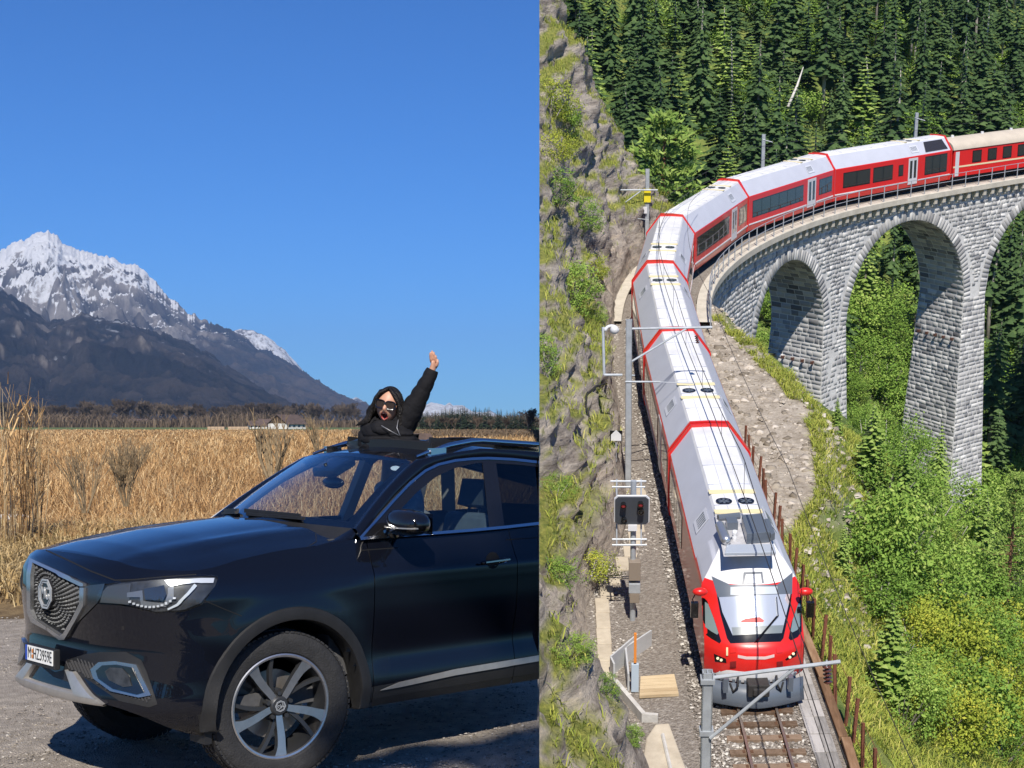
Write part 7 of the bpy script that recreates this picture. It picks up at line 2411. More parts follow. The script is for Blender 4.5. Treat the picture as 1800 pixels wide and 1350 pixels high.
h_ = cp('roof_hatch', [(1307, 1006), (1340, 1005), (1343, 1025), (1304, 1027)], 0.008, slate, thick=0.01)
cp('hatch_cover', [(1311, 1010), (1337, 1009), (1339, 1025), (1308, 1026)], 0.012, white_r, thick=0.006, parent=h_)
for pl_ in ([(1235, 1050), (1243, 1056), (1256, 1090), (1268, 1127), (1265, 1131), (1251, 1123), (1236, 1112)], [(1409, 1046), (1403, 1060), (1391, 1095), (1386, 1122), (1390, 1126), (1402, 1120), (1409, 1110)]):
    o = cp('cab_side_window', pl_, 0.006, gloss, thick=0.01)
    c_ = (sum(p[0] for p in pl_) / len(pl_), sum(p[1] for p in pl_) / len(pl_))
    cp('side_pane', [(c_[0] + (p[0] - c_[0]) * 0.72, c_[1] - 6 + (p[1] - c_[1]) * 0.72) for p in pl_], 0.010, mat('pale_pane', (0.25, 0.33, 0.33), 0.06, coat=1.0, metal=0.3), thick=0.004, parent=o)
for pl_, lp_ in (([(1255, 1149), (1276, 1158), (1277, 1165), (1257, 1163)], [(1262, 1157), (1268, 1160)]), ([(1380, 1159), (1400, 1143), (1400, 1153), (1382, 1161)], [(1394, 1149), (1388, 1155)])):
    o = cp('headlight', pl_, 0.008, gloss, thick=0.02, step=4)
    for q in lp_:
        cp('lamp', [(q[0] + 2.6 * math.cos(a * 1.047), q[1] + 2.6 * math.sin(a * 1.047)) for a in range(6)], 0.014, mat('warm_lamp', (0.85, 0.75, 0.5), 0.2, emit=((1.0, 0.85, 0.5), 0.4)), thick=0.006, parent=o, step=4)
cp('front_stripe', [(1297, 1151), (1312, 1154), (1345, 1154), (1361, 1150), (1361, 1155), (1345, 1159), (1312, 1159), (1297, 1156)], 0.010, mat('front_band', (0.62, 0.47, 0.46), 0.45), thick=0.008, step=5)
cp('grab_handle', [(1277, 1138), (1280, 1138), (1280, 1152), (1277, 1152)], 0.03, yellow, thick=0.03, step=4)
for x in (1289, 1370):
    cp('front_step', [(x - 6, 1139), (x + 6, 1138), (x + 5, 1147), (x - 5, 1148)], 0.02, red, thick=0.05, step=4)
    cp('coupling_socket', [(x - 5, 1163), (x + 5, 1162), (x + 5, 1172), (x - 5, 1173)], 0.03, mat('dark_red', (0.18, 0.01, 0.01), 0.5), thick=0.05, step=4)
# lower front: skirt, coupler, snow plough
m = MB(); P = []
for z, x_, hw_ in ((0.95, 0.02, 1.27), (0.80, 0.0, 1.26), (0.62, 0.04, 1.24)):
    P.append([Vector((x_ - 0.03 + 0.60 * abs(v) ** 2.6, -v * hw_, z)) for v in [-1 + k / 8 for k in range(17)]])
m.grid(P); m.build('bumper_band', white_r, car1, smooth=True)
m = MB()
for v in range(-8, 9): m.box(-0.02 + 0.6 * abs(v / 8) ** 2.6 - 0.04, 0.02 + 0.6 * abs(v / 8) ** 2.6, -v / 8 * 1.2 - 0.035, -v / 8 * 1.2 + 0.035, 0.60, 0.70)
tag(m.build('bumper_grille', slate, car1), kind='stuff')
m = MB(); P = []
for z, dx in ((0.62, 0.0), (0.35, -0.12), (0.10, -0.30)):
    P.append([Vector((-0.12 + dx + 0.42 * abs(v) ** 1.5, -v * 1.27, z)) for v in [-1 + k / 8 for k in range(17)]])
m.grid(P)
pw_ = m.build('snow_plough', slate, car1, smooth=True)
md = pw_.modifiers.new('thick', 'SOLIDIFY'); md.thickness = 0.05
m = MB(); m.box(-0.42, 0.2, -0.28, 0.28, 0.42, 0.78); m.box(-0.5, -0.35, -0.16, 0.16, 0.5, 0.7); bevel(m.build('coupler', underm, car1), 0.03)
for s_ in (-1, 1):
    m = MB(); m.tube([(-0.02, s_ * 0.5, 0.85), (-0.16, s_ * 0.52, 0.62), (-0.1, s_ * 0.62, 0.42), (0.05, s_ * 0.7, 0.6)], 0.03, 6); m.build('brake_hose', rubber, car1, smooth=True)
    m = MB(); m.box(-0.28, -0.05, s_ * 0.85 - 0.06, s_ * 0.85 + 0.06, 0.5, 0.9); m.build('front_step', slate, car1)
    # mirrors
    b0 = M1i @ LD(1237 if s_ > 0 else 1409, 1040, (M1w @ Vector((1.15, s_ * HW, 2.4))).y)
    m = MB(); m.sphere(b0 + Vector((0, s_ * 0.10, 0)), 0.16, 12, 8, (0.8, 1.3, 0.7)); mp_ = m.build('mirror_arm', red, car1, smooth=True)
    m = MB(); m.tube([b0 + Vector((0, s_ * 0.2, -0.02)), b0 + Vector((-0.05, s_ * 0.30, -0.2)), b0 + Vector((-0.05, s_ * 0.24, -0.35))], 0.02, 6)
    m.box(b0.x - 0.11, b0.x + 0.02, b0.y + s_ * 0.24 - 0.10, b0.y + s_ * 0.24 + 0.10, b0.z - 0.72, b0.z - 0.28)
    bevel(m.build('mirror', gloss, mp_), 0.03)
# wiper
hs = [hit(T_cab, *q) for q in ((1330, 1128), (1367, 1083), (1364, 1050))]
if all(hs):
    pts = [M1i @ (h[0] + h[1] * 0.05) for h in hs]
    m = MB(); m.tube(pts[:2], 0.018, 5); m.tube([pts[0] + Vector((-.03, .05, 0)), pts[1] + Vector((-.03, .05, 0))], 0.012, 5); m.tube([pts[1] * 1.0, pts[2]], 0.012, 5)
    m.build('wiper', gloss, car1)
# roof equipment well: points on the roof plane
def rp(px_, py_, h=0.0):
    h_ = RZt(px_, py_, 3.56 + h); return M1.inverted() @ h_
def roof_box(name, poly, h0, h1, m_, par=None):
    q = [rp(*p) for p in poly]
    q = [Vector((p.x, p.y, 3.56 + h0)) for p in q]
    mb = MB(); mb.prism(q, (0, 0, h1 - h0)); return bevel(mb.build(name, m_, par or car1), 0.015)
well = roof_box('roof_well', [(1256, 905), (1338, 904), (1364, 977), (1272, 979)], 0.004, 0.02, mat('well_floor', (0.45, 0.45, 0.47), 0.5, var=0.3, scale=3))
roof_box('well_cover', [(1277, 963), (1360, 962), (1364, 976), (1274, 978)], 0.022, 0.10, mat('cover_grey', (0.36, 0.40, 0.46), 0.4), well)
roof_box('converter_box', [(1303, 925), (1338, 922), (1353, 955), (1312, 958)], 0.022, 0.34, slate, well)
roof_box('converter_box', [(1343, 926), (1351, 925), (1362, 950), (1354, 953)], 0.022, 0.24, slate, well)
for k in range(4):
    a = (1306 + 10 * k, 921); 
m = MB(); p0, p1 = rp(1265, 932), rp(1276, 958)
m.tube([p0 + Vector((0, 0, 0.15)), p1 + Vector((0, 0, 0.15))], [0.13, 0.14], 12); m.sphere(p1 + Vector((0, 0, 0.15)), 0.14, 10, 8)
m.build('air_tank', mat('tank_steel', (0.6, 0.62, 0.65), 0.3, 0.8), well, smooth=True, angle=40)
m = MB(); m.tube([rp(1262, 916) + Vector((0, 0, .1)), rp(1300, 912) + Vector((0, 0, .1))], 0.10, 8); m.box(*(lambda a: (a.x - .2, a.x + .2, a.y - .15, a.y + .15, 3.58, 3.8))(rp(1286, 928))); m.build('pipe_bundle', slate, well, smooth=True, angle=40)
m = MB(); p = rp(1291, 950); m.lathe([(0.0, 0.28), (0.05, 0.28), (0.08, 0.2), (0.05, 0.15), (0.08, 0.1), (0.06, 0.0)], 10, Matrix.Translation((p.x, p.y, 3.58)), axis='z'); m.build('insulator', white_r, well, smooth=True)
# ================================================================== RAILWAY PLACE: trees, bushes, grass
leaf_m = tone_mat('leaf', [(0, (0.07, 0.13, 0.022)), (0.4, (0.17, 0.30, 0.048)), (0.75, (0.30, 0.43, 0.085)), (1, (0.44, 0.54, 0.14))], trans=0.25, objvar=0.35)
leaf_y = tone_mat('yellow_leaf', [(0, (0.13, 0.18, 0.022)), (0.4, (0.30, 0.37, 0.048)), (0.75, (0.47, 0.49, 0.07)), (1, (0.66, 0.57, 0.08))], trans=0.25, objvar=0.2)
needle_m = tone_mat('spruce_needles', [(0, (0.034, 0.066, 0.032)), (0.45, (0.070, 0.125, 0.050)), (0.8, (0.105, 0.175, 0.065)), (1, (0.15, 0.23, 0.085))], trans=0.4, spec=0.05, objvar=0.45)
needle_l = tone_mat('light_needles', [(0, (0.06, 0.11, 0.024)), (0.45, (0.15, 0.25, 0.052)), (0.8, (0.26, 0.36, 0.085)), (1, (0.36, 0.46, 0.13))], trans=0.2, spec=0.05, objvar=0.3)
pale_bark = ramp_mat('pale_bark', [(0.3, (0.20, 0.18, 0.155)), (0.7, (0.46, 0.43, 0.38))], scale=6, bump=0.3, bdist=0.02, per_object=0.5)
red_bark = ramp_mat('pine_bark', [(0.3, (0.12, 0.06, 0.035)), (0.7, (0.30, 0.17, 0.10))], scale=6, bump=0.4, bdist=0.02)
VS = {}
rs0 = random.Random(99)
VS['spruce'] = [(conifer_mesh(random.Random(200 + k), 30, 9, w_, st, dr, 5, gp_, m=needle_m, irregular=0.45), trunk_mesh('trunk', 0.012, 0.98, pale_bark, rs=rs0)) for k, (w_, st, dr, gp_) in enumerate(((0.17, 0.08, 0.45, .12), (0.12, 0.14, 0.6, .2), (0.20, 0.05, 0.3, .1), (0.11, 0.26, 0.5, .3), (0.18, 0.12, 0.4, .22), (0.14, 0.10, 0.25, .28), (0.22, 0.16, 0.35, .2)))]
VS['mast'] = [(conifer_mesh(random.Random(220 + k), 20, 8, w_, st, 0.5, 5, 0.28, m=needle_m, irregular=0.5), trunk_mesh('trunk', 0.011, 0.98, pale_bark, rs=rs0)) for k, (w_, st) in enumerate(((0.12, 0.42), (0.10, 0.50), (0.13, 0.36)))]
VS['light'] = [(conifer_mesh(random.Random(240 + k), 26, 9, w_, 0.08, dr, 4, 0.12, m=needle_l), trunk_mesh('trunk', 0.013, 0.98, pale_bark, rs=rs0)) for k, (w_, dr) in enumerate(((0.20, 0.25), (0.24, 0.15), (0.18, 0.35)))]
def pine_mesh(rs):
    """Scots pine: open crown of flat sprays on upswept limbs"""
    V = []; Fc = []; tn = []; segs = []
    for w_ in range(13):
        q = w_ / 12
        z = 0.34 + 0.62 * q
        L0 = 0.24 * (1 - q) ** 0.7 * (0.75 + 0.4 * rs.random()) + 0.03
        for b_ in range(5):
            a = 2 * math.pi * (b_ + rs.random()) / 5 + w_
            L_ = L0 * (0.6 + 0.6 * rs.random()); ca, sa = math.cos(a), math.sin(a)
            segs.append((Vector((0, 0, z)), Vector((ca * L_, sa * L_, z + 0.12 * L_ + 0.01)), 0.0035, 0.001))
            for c_ in range(60):
                s_ = 0.35 + 0.75 * rs.random()
                p = Vector((ca * L_ * s_ + rs.gauss(0, 0.02), sa * L_ * s_ + rs.gauss(0, 0.02), z + 0.12 * L_ * s_ + rs.gauss(0.01, 0.010)))
                d = Vector((ca + rs.gauss(0, .7), sa + rs.gauss(0, .7), 0.5 + rs.gauss(0, .5))).normalized() * 0.024
                e = d.orthogonal().normalized() * 0.006
                k0 = len(V); V += [p - e, p + e, p + d]; Fc.append((k0, k0 + 1, k0 + 2)); tn.append(min(1, max(0, rs.gauss(0.6, 0.2))))
    me = mesh_np('crown', np.array([tuple(v) for v in V]), np.array(Fc, dtype=np.int32), needle_l); set_tone(me, tn)
    return me, limbs_mesh(segs, 'limb', red_bark, 4)
pines = [pine_mesh(random.Random(k)) for k in (3, 4)]
pine_tr = trunk_mesh('trunk', 0.014, 0.99, red_bark, rs=rs0)
def bush_mesh(rs, n_clump, n_leaf, leaf, sx, sz, m, clump=0.20):
    """leafy crown of unit size: many leaf faces in uneven clumps"""
    V = []; Fc = []; tn = []
    for c_ in range(n_clump):
        while True:
            p = Vector((rs.uniform(-1, 1), rs.uniform(-1, 1), rs.uniform(-0.6, 1)))
            if 0.35 < p.length < 1: break
        p = Vector((p.x * sx * 0.5, p.y * sx * 0.5, 0.42 + p.z * sz * 0.5))
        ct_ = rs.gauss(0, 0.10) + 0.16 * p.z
        cs = clump * (0.6 + 0.7 * rs.random())
        for k in range(n_leaf):
            o = Vector((rs.gauss(0, 1), rs.gauss(0, 1), rs.gauss(0, 0.8))).normalized() * cs * rs.random() ** 0.5
            q = p + o
            if q.z < 0.0: continue
            n_ = (o.normalized() * 0.6 + Vector((rs.gauss(0, .6), rs.gauss(0, .6), 0.6))).normalized()
            a = n_.orthogonal().normalized(); b = n_.cross(a); th = rs.random() * 6.28
            a, b = a * math.cos(th) + b * math.sin(th), b * math.cos(th) - a * math.sin(th)
            l_ = leaf * (0.6 + 0.8 * rs.random())
            k0 = len(V); V += [q - a * l_, q + b * l_ * 0.55, q + a * l_, q - b * l_ * 0.55]; Fc.append((k0, k0 + 1, k0 + 2, k0 + 3))
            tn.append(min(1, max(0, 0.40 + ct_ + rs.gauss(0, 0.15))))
    me = mesh_np('foliage', np.array([tuple(v) for v in V]), np.array(Fc, dtype=np.int32), m); set_tone(me, tn)
    st = limbs_mesh([(Vector((0, 0, -0.05)), Vector((rs.gauss(0, .2), rs.gauss(0, .2), 0.55)), 0.02, 0.006) for _ in range(6)], 'stem', pale_bark, 4)
    return me, st
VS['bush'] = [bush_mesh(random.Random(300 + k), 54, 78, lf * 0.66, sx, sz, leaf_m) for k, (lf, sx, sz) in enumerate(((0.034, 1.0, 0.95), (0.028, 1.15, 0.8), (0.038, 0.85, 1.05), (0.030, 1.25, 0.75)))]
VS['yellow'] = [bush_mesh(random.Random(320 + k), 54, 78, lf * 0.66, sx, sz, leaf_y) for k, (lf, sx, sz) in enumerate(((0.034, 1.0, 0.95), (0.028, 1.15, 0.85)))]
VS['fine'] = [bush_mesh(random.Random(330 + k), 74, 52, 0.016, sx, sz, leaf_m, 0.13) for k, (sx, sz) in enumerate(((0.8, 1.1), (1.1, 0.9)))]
crest = T_ground = None
tv = [tuple(MR @ v.co) for v in terr.data.vertices]
T_ground = BVHTree.FromPolygons(tv, [tuple(p.vertices) for p in terr.data.polygons])
T_cliff = BVHTree.FromPolygons([tuple(MR @ v.co) for v in cliff.data.vertices], [tuple(p.vertices) for p in cliff.data.polygons])
def down(X, Y):
    z, u, d = ground_z(np.array([X]), np.array([Y])); return float(z[0])
def ghit(px_, py_, tree=None):
    h = hit(tree or T_ground, px_, py_)
    return None if h is None else MRI @ h[0]
def plant(kind, name, label, cat, P, H_, wide=1.0, group=None, v=None, lean=None, two=('crown', 'trunk'), seamcut=True):
    px_, py_, ym = Rpx(P)
    Mx = MR @ Matrix.Translation(P) @ (lean or Matrix.Identity(4)) @ Matrix.Rotation(random.random() * 6.28, 4, 'Z') @ Matrix.Diagonal((H_ * wide, H_ * wide, H_, 1))
    t = thing(name, label, cat, Mx, group)
    vs_ = VS[kind]; m1, m2 = vs_[v if v is not None else random.randrange(len(vs_))]
    for nm, me in zip(two, (m1, m2)):
        o = link(nm, me, t)
        if px_ - 948 < H_ * wide * 0.7 * F / ym and seamcut: cut_seam(o, 1)
    return t
BL = ('foliage', 'stem')
# ---- the forest on the far slope
pts_ = []
tries = 0
rf_ = random.Random(17)
while len(pts_) < 292 and tries < 9000:
    tries += 1
    Y = rf_.uniform(112, 236); X = rf_.uniform(-0.045 * Y, 0.30 * Y)
    if any((X - a) ** 2 + (Y - b) ** 2 < 3.3 ** 2 for a, b in pts_): continue
    uu_, dd_ = line_coords([X], [Y])
    if -7 < dd_[0] < 7 or (dd_[0] > 0 and uu_[0] < 150): continue
    z = down(X, Y)
    px_, py_, ym = Rpx((X, Y, z + 4))
    if px_ < 950 or px_ > 1830 or py_ < -150: continue
    if 1470 < px_ < 1600 and py_ > 520: continue
    if 1300 < px_ < 1350 and py_ > 500: continue
    # lighter glades between the stands
    g = vnoise(np.array([[X * 0.05, Y * 0.05, 0]]), 3, seed=55)[0]
    if g > 0.30 and rf_.random() < 0.6: continue
    pts_.append((X, Y))
pts_.sort(key=lambda p: p[1])
def zone(P, H_):
    px_, py_, ym = Rpx(P + Vector((0, 0, H_ * 0.6)))
    w = ('above the left-hand cliff' if px_ < 1075 else 'around the yellow-banded mast' if px_ < 1200 else 'above the fifth railcar' if px_ < 1310 else 'above the sixth railcar' if px_ < 1455 else 'above the seventh railcar' if px_ < 1650 else 'above the older coach')
    r = ('at the top edge' if py_ < 45 else 'high on the slope' if py_ < 110 else 'midway up the slope' if py_ < 180 else 'just behind the train' if py_ < 290 else 'low behind the viaduct')
    return w, r
LAB = {'spruce': 'dark %s spruce %s, %s', 'mast': '%s spruce with bare pale trunk %s, %s', 'light': 'lighter green %s conifer %s, %s'}
for X, Y in pts_:
    r_ = rf_.random()
    right = X > 0.12 * Y
    kind = 'mast' if r_ < (0.30 if right else 0.12) else 'light' if r_ < (0.42 if right else 0.22) else 'spruce'
    H_ = rf_.uniform(9.5, 15.5) * (0.78 if kind == 'light' else 1.1 if kind == 'mast' else 1.0)
    P_t = Vector((X, Y, down(X, Y) - 0.3)); wd_ = rf_.uniform(0.85, 1.25)
    zw, zr_ = zone(P_t, H_)
    sz_ = ('broad tall' if H_ > 12.8 else 'broad') if wd_ > 1.05 else ('slim tall' if H_ > 12.8 else 'slim')
    plant(kind, 'spruce_tree', LAB[kind] % (sz_, zr_, zw), 'spruce', P_t, H_, wd_, {'spruce': 'dark spruces of the far slope', 'mast': 'bare-trunked spruces of the far slope', 'light': 'lighter conifers of the far slope'}[kind])
# understorey of the far slope
cnt = 0
while cnt < 210:
    Y = rf_.uniform(112, 215); X = rf_.uniform(-0.04 * Y, 0.30 * Y)
    uu_, dd_ = line_coords([X], [Y])
    if -5.5 < dd_[0] < 5.5 or (dd_[0] > 0 and uu_[0] < 150): continue
    z = down(X, Y); px_, py_, ym = Rpx((X, Y, z + 1))
    if px_ < 960 or px_ > 1830: continue
    cnt += 1
    zw, zr_ = zone(Vector((X, Y, z)), 3)
    plant('bush', 'bush', 'bright green leafy bush between trunks %s, %s' % (zr_, zw), 'bush', Vector((X, Y, z - 0.2)), rf_.uniform(2.4, 6.2), rf_.uniform(0.9, 1.4), 'leafy bushes under the far forest', two=BL)
# single trees that stand out
def at_px(px_, py_, Y):
    """point under the picture position px_ at distance Y, put on the ground"""
    X = (px_ - PX) / F * (Y * CP + 16 * SP)
    for _ in range(3):
        z = down(X, Y); X = (px_ - PX) / F * (Y * CP - z * SP)
    return Vector((X, Y, z))
P = at_px(1163, 380, 113)
Hp = (lambda p: 14)(P)
def height_to(P, py_top):
    lo, hi = 0.5, 60
    for _ in range(40):
        m_ = (lo + hi) / 2
        if Rpx((P.x, P.y, P.z + m_))[1] > py_top: lo = m_
        else: hi = m_
    return lo
t = thing('pine_tree', 'yellow-green pine with orange trunk rising behind the yellow-banded mast', 'pine', MR @ Matrix.Translation(P) @ Matrix.Diagonal((height_to(P, 195) * 0.85, height_to(P, 195) * 0.85, height_to(P, 195), 1)))
link('crown', pines[0][0], t); link('limb', pines[0][1], t); link('trunk', pine_tr, t)
P = at_px(1400, 190, 150)
m = MB(); m.tube([P + Vector((-1.4, 0, 1.5)), P + Vector((0, 0, 5.5)), P + Vector((1.2, 0, 9.5))], [0.20, 0.16, 0.06], 7)
zt_ = RD(1385, 188, 165); zt2 = RD(1412, 118, 168)
m = MB(); m.tube([zt_, zt_.lerp(zt2, .5) + Vector((.15, 0, .1)), zt2], [0.17, 0.14, 0.05], 7)
o = m.build('dead_trunk', mat('bleached_wood', (0.58, 0.55, 0.50), 0.8, var=0.2, scale=3), smooth=True); o.matrix_world = MR
tag(o, 'bleached dead trunk leaning to the right in the forest', 'dead tree')
# ---- slope below the line on the right: named trees, then bushes
def on_slope(px_, py_):
    p = ghit(px_, py_)
    return p
for (bx_, by_, ty, kind, wd, lb) in (
        (1645, 905, 735, 'light', 0.85, 'slim young conifer standing before the tall viaduct pier'),
        (1530, 850, 700, 'light', 1.25, 'broad light green conifer between the scree spur and the viaduct pier'),
        (1585, 930, 760, 'light', 0.9, 'small conifer crowding the foot of the viaduct pier'),
        (1470, 760, 690, 'light', 1.0, 'small light conifer just past the edge of the scree spur'),
        (1725, 990, 850, 'light', 0.9, 'open conifer in front of the right edge of the pier'),
        (1560, 1240, 1050, 'light', 1.0, 'young conifer with a thin bare lower trunk low on the right slope'),
        (1480, 1010, 905, 'light', 0.8, 'low conifer at the top of the bushes beside the rusty fence')):
    p = on_slope(bx_, by_)
    if p is None: continue
    plant(kind, 'young_conifer', lb, 'conifer', p - Vector((0, 0, 0.2)), height_to(p, ty), wd, v=None)
p = on_slope(1765, 1110)
if p is not None:
    H_ = height_to(p, 830)
    t = thing('pine_tree', 'tall open pine with brown trunk at the right edge below the viaduct', 'pine', MR @ Matrix.Translation(p) @ Matrix.Diagonal((H_ * 0.75, H_ * 0.75, H_, 1)))
    link('crown', pines[1][0], t); link('limb', pines[1][1], t); link('trunk', pine_tr, t)
BU = []
rb = random.Random(23)
tries = 0
while len(BU) < 104 and tries < 6000:
    tries += 1
    px_ = rb.uniform(1395, 1850); py_ = rb.uniform(640, 1420)
    left = np.interp(py_, [620, 680, 760, 860, 960, 1060, 1180, 1300, 1420], [1445, 1470, 1510, 1550, 1548, 1535, 1540, 1590, 1650])
    if px_ < left: continue
    if any((px_ - a) ** 2 + (py_ - b) ** 2 < 34 ** 2 for a, b, _ in BU): continue
    p = on_slope(px_, min(py_, 1345)) if py_ < 1345 else None
    if p is None:
        X = (px_ - PX) / F * 36; p = Vector((X, 30, down(X, 30)))
    px2, py2, ym = Rpx(p)
    BU.append((px_, py_, p))
BU.sort(key=lambda b: -b[2].y)
for k, (px_, py_, p) in enumerate(BU):
    ym = Rpx(p)[2]
    hp = rb.uniform(75, 150) * (1.0 if py_ > 850 else 0.8)
    H_ = hp * ym / F
    yel = (px_ > 1600 and py_ > 1130 and rb.random() < 0.6)
    kind = 'yellow' if yel else rb.choice(('bush', 'fine', 'bush', 'fine'))
    zr_ = ('at the foot of the scree spur' if py_ < 800 else 'below the tall pier' if (py_ < 960 and px_ > 1580) else 'level with the train roof equipment' if py_ < 1000 else 'level with the cab windscreen' if py_ < 1130 else 'level with the snow plough' if py_ < 1250 else 'at the bottom of the slope')
    zw = 'near the rusty fence' if px_ < 1585 else 'by the right edge' if px_ > 1720 else 'between fence and right edge'
    plant(kind, 'bush', ('yellowing bush %s, %s' if yel else 'feathery green bush %s, %s' if kind == 'fine' else 'broad leafy bush %s, %s') % (zr_, zw), 'bush', p - Vector((0, 0, 0.25 * H_ * 0.5)), H_, rb.uniform(0.9, 1.25), 'yellowing bushes at the lower right' if yel else 'feathery bushes of the right slope' if kind == 'fine' else 'leafy bushes of the right slope', two=BL)
p = on_slope(1562, 1010)
if p is not None: plant('bush', 'bush', 'largest dark round bush in the middle of the right slope', 'bush', p, 170 * Rpx(p)[2] / F, 1.0, v=2, two=BL)
# valley seen through and beyond the arches
for (px_, py_, ty) in ((1505, 600, 520), (1545, 560, 425), (1568, 640, 560), (1530, 690, 640), (1500, 690, 650), (1745, 560, 390), (1765, 600, 380), (1790, 560, 380), (1750, 700, 560), (1780, 740, 600), (1795, 820, 690), (1755, 800, 690), (1770, 880, 780)):
    h = hit(T_ground, px_, py_)
    if h is None: continue
    p = MRI @ h[0]
    kd = 'spruce' if (px_ > 1730 or py_ < 570) else 'bush'
    H_ = max(2.0, height_to(p, ty))
    if kd == 'spruce': plant(kd, 'spruce_tree', 'dark spruce standing in the valley seen behind the viaduct piers', 'spruce', p, H_, 1.15, 'spruces in the valley behind the piers')
    else: plant(kd, 'bush', 'green bush in the valley seen through the viaduct arch', 'bush', p, H_, 1.3, 'bushes seen through the arches', two=BL)
# ---- the cliff's plants
for (px_, py_, hp, wd, kind, lb) in ((1000, 525, 105, 1.35, 'fine', 'large bright green bush hanging on the cliff above the ledge'), (966, 200, 95, 1.0, 'yellow', 'yellow-green bush at the top of the cliff by the left edge'), (985, 345, 80, 1.4, 'fine', 'wide green bush on the upper cliff face'), (1025, 395, 75, 1.2, 'fine', 'leafy tuft on the cliff edge below the upper face'), (975, 275, 70, 1.0, 'yellow', 'yellowish bush midway up the high cliff'), (1045, 480, 50, 1.0, 'yellow', 'small yellow-green bush on the cliff rim near the masts'), (1000, 230, 60, .9, 'bush', 'pale-leaved bush on the skyline of the cliff'), (960, 640, 85, 1.0, 'fine', 'bush at the left edge below the ledge'), (1050, 560, 45, 1.0, 'fine', 'low bush on the ledge behind the bracket mast'), (975, 870, 60, 1.2, 'fine', 'grassy bush on the cliff left of the signal'), (1035, 1010, 65, 1.5, 'yellow', 'yellow-green clump on the grassy bank left of the signal cabinet'), (985, 1020, 70, 1.5, 'fine', 'green clump on the grassy bank at the left edge'), (1000, 1150, 55, 1.6, 'fine', 'green tuft above the smooth rock at the bottom'), (1062, 1215, 50, 1.4, 'fine', 'grass clump beside the grey barrier'), (1110, 1300, 45, 1.2, 'fine', 'low green tuft at the foot of the bottom rock')):
    h = hit(T_cliff, px_, py_)
    if h is None: continue
    p = MRI @ h[0]
    H_ = hp * Rpx(p)[2] / F
    plant(kind, 'bush', lb, 'bush', p - Vector((0, 0, 0.25 * H_)), H_, wd, two=BL)
def tuft_mesh(name, P, h, w, tone, m):
    o = link(name, blades(P, h, w, 0.5 + 0.7 * rng.random(len(P)), tone, name, m)); o.matrix_world = MR
    return tag(o, kind='stuff')
gr_m = tone_mat('slope_grass', [(0, (0.11, 0.17, 0.03)), (0.4, (0.26, 0.32, 0.055)), (0.75, (0.43, 0.44, 0.085)), (1, (0.58, 0.52, 0.17))], trans=0.2)
w_ = GR.ravel() ** 1.5 + 0.015
w_ /= w_.sum()
n = 42000
ii = rng.choice(len(w_), n, p=w_)
P = CV.reshape(-1, 3)[ii] + rng.normal(0, 0.12, (n, 3)) * np.array([1, 1, 0.3])
ok = P[:, 0] > SEAMX * (P[:, 1] * CP - P[:, 2] * SP) + 0.22
P = P[ok]
cn = vnoise(P * 0.5, 3, seed=8)
tuft_mesh('cliff_grass', P, 0.16 + 0.26 * rng.random(len(P)), 0.018 + 0.018 * rng.random(len(P)), np.clip(0.5 + 0.35 * cn + 0.18 * rng.standard_normal(len(P)), 0, 1), gr_m)
# grass on the bank right of the line
n = 95000
uu = rng.uniform(u_at_Y(22), u_at_Y(75), n)
yl = np.interp(uu, U, TY); sh = np.interp(yl, [a for a, _ in SHELF], [b for _, b in SHELF])
dd = sh - 0.6 + 9.0 * rng.random(n) ** 1.3
X = np.interp(uu, U, TX) + np.interp(uu, U, DY) * dd; Y = yl - np.interp(uu, U, DX) * dd
Z, _, _ = ground_z(X, Y)
pn = vnoise(np.stack([X * 0.55, Y * 0.55, X * 0], 1), 4, seed=14)
bare = smoothstep(47, 54, yl) * smoothstep(sh + 0.3, sh - 2.0, dd)
ok = (pn > -0.22 + 0.40 * bare) & (dd > 2.0)
P = np.stack([X, Y, Z - 0.03], 1)[ok]; pn = pn[ok]
tuft_mesh('bank_grass', P, 0.18 + 0.30 * rng.random(len(P)), 0.02 + 0.022 * rng.random(len(P)), np.clip(0.52 + 0.3 * pn + 0.2 * rng.standard_normal(len(P)), 0, 1), gr_m)
# ================================================================== RAILWAY PLACE: masts, signal, fence, barriers
def rthing(name, label, cat, P, group=None, rot=0.0):
    return thing(name, label, cat, MR @ Matrix.Translation(P) @ Matrix.Rotation(rot, 4, 'Z'), group)
def loc(P, Q): return Q - P
galv = mat('galvanised_mast', (0.42, 0.45, 0.48), 0.55, 0.35, var=0.18, scale=3)
brown_i = mat('insulator_brown', (0.10, 0.035, 0.025), 0.25, coat=0.5)
def col_top(P, py_top):
    return height_to(P, py_top)
def at_depth(px_, py_, ym): return RD(px_, py_, ym)
def mast(label, px_, py_top, P, w=0.20):
    """steel mast: base P on the ground, top at py_top"""
    H_ = col_top(P, py_top)
    t = rthing('overhead_line_mast', label, 'mast', P, 'overhead line masts')
    m = MB()
    m.box(-w / 2, w / 2, -w / 2, -w / 2 + 0.02, 0, H_); m.box(-w / 2, w / 2, w / 2 - 0.02, w / 2, 0, H_); m.box(-0.012, 0.012, -w / 2 + 0.02, w / 2 - 0.02, 0, H_); m.box(-w / 2 - 0.002, -w / 2 + 0.02, -w / 2, w / 2, 0, H_); m.box(w / 2 - 0.02, w / 2 + 0.002, -w / 2, w / 2, 0, H_)
    m.build('pole', galv, t)
    m = MB(); m.box(-0.3, 0.3, -0.3, 0.3, -0.4, 0.12); bevel(m.build('footing', sandy_m, t), 0.03)
    return t, H_
def arm(t, P, a, b, r=0.04, name='arm'):
    """tube between two picture points at the mast's own distance"""
    m = MB(); m.tube([a - P, b - P], r, 8); return m.build(name, galv, t, smooth=True, angle=40)
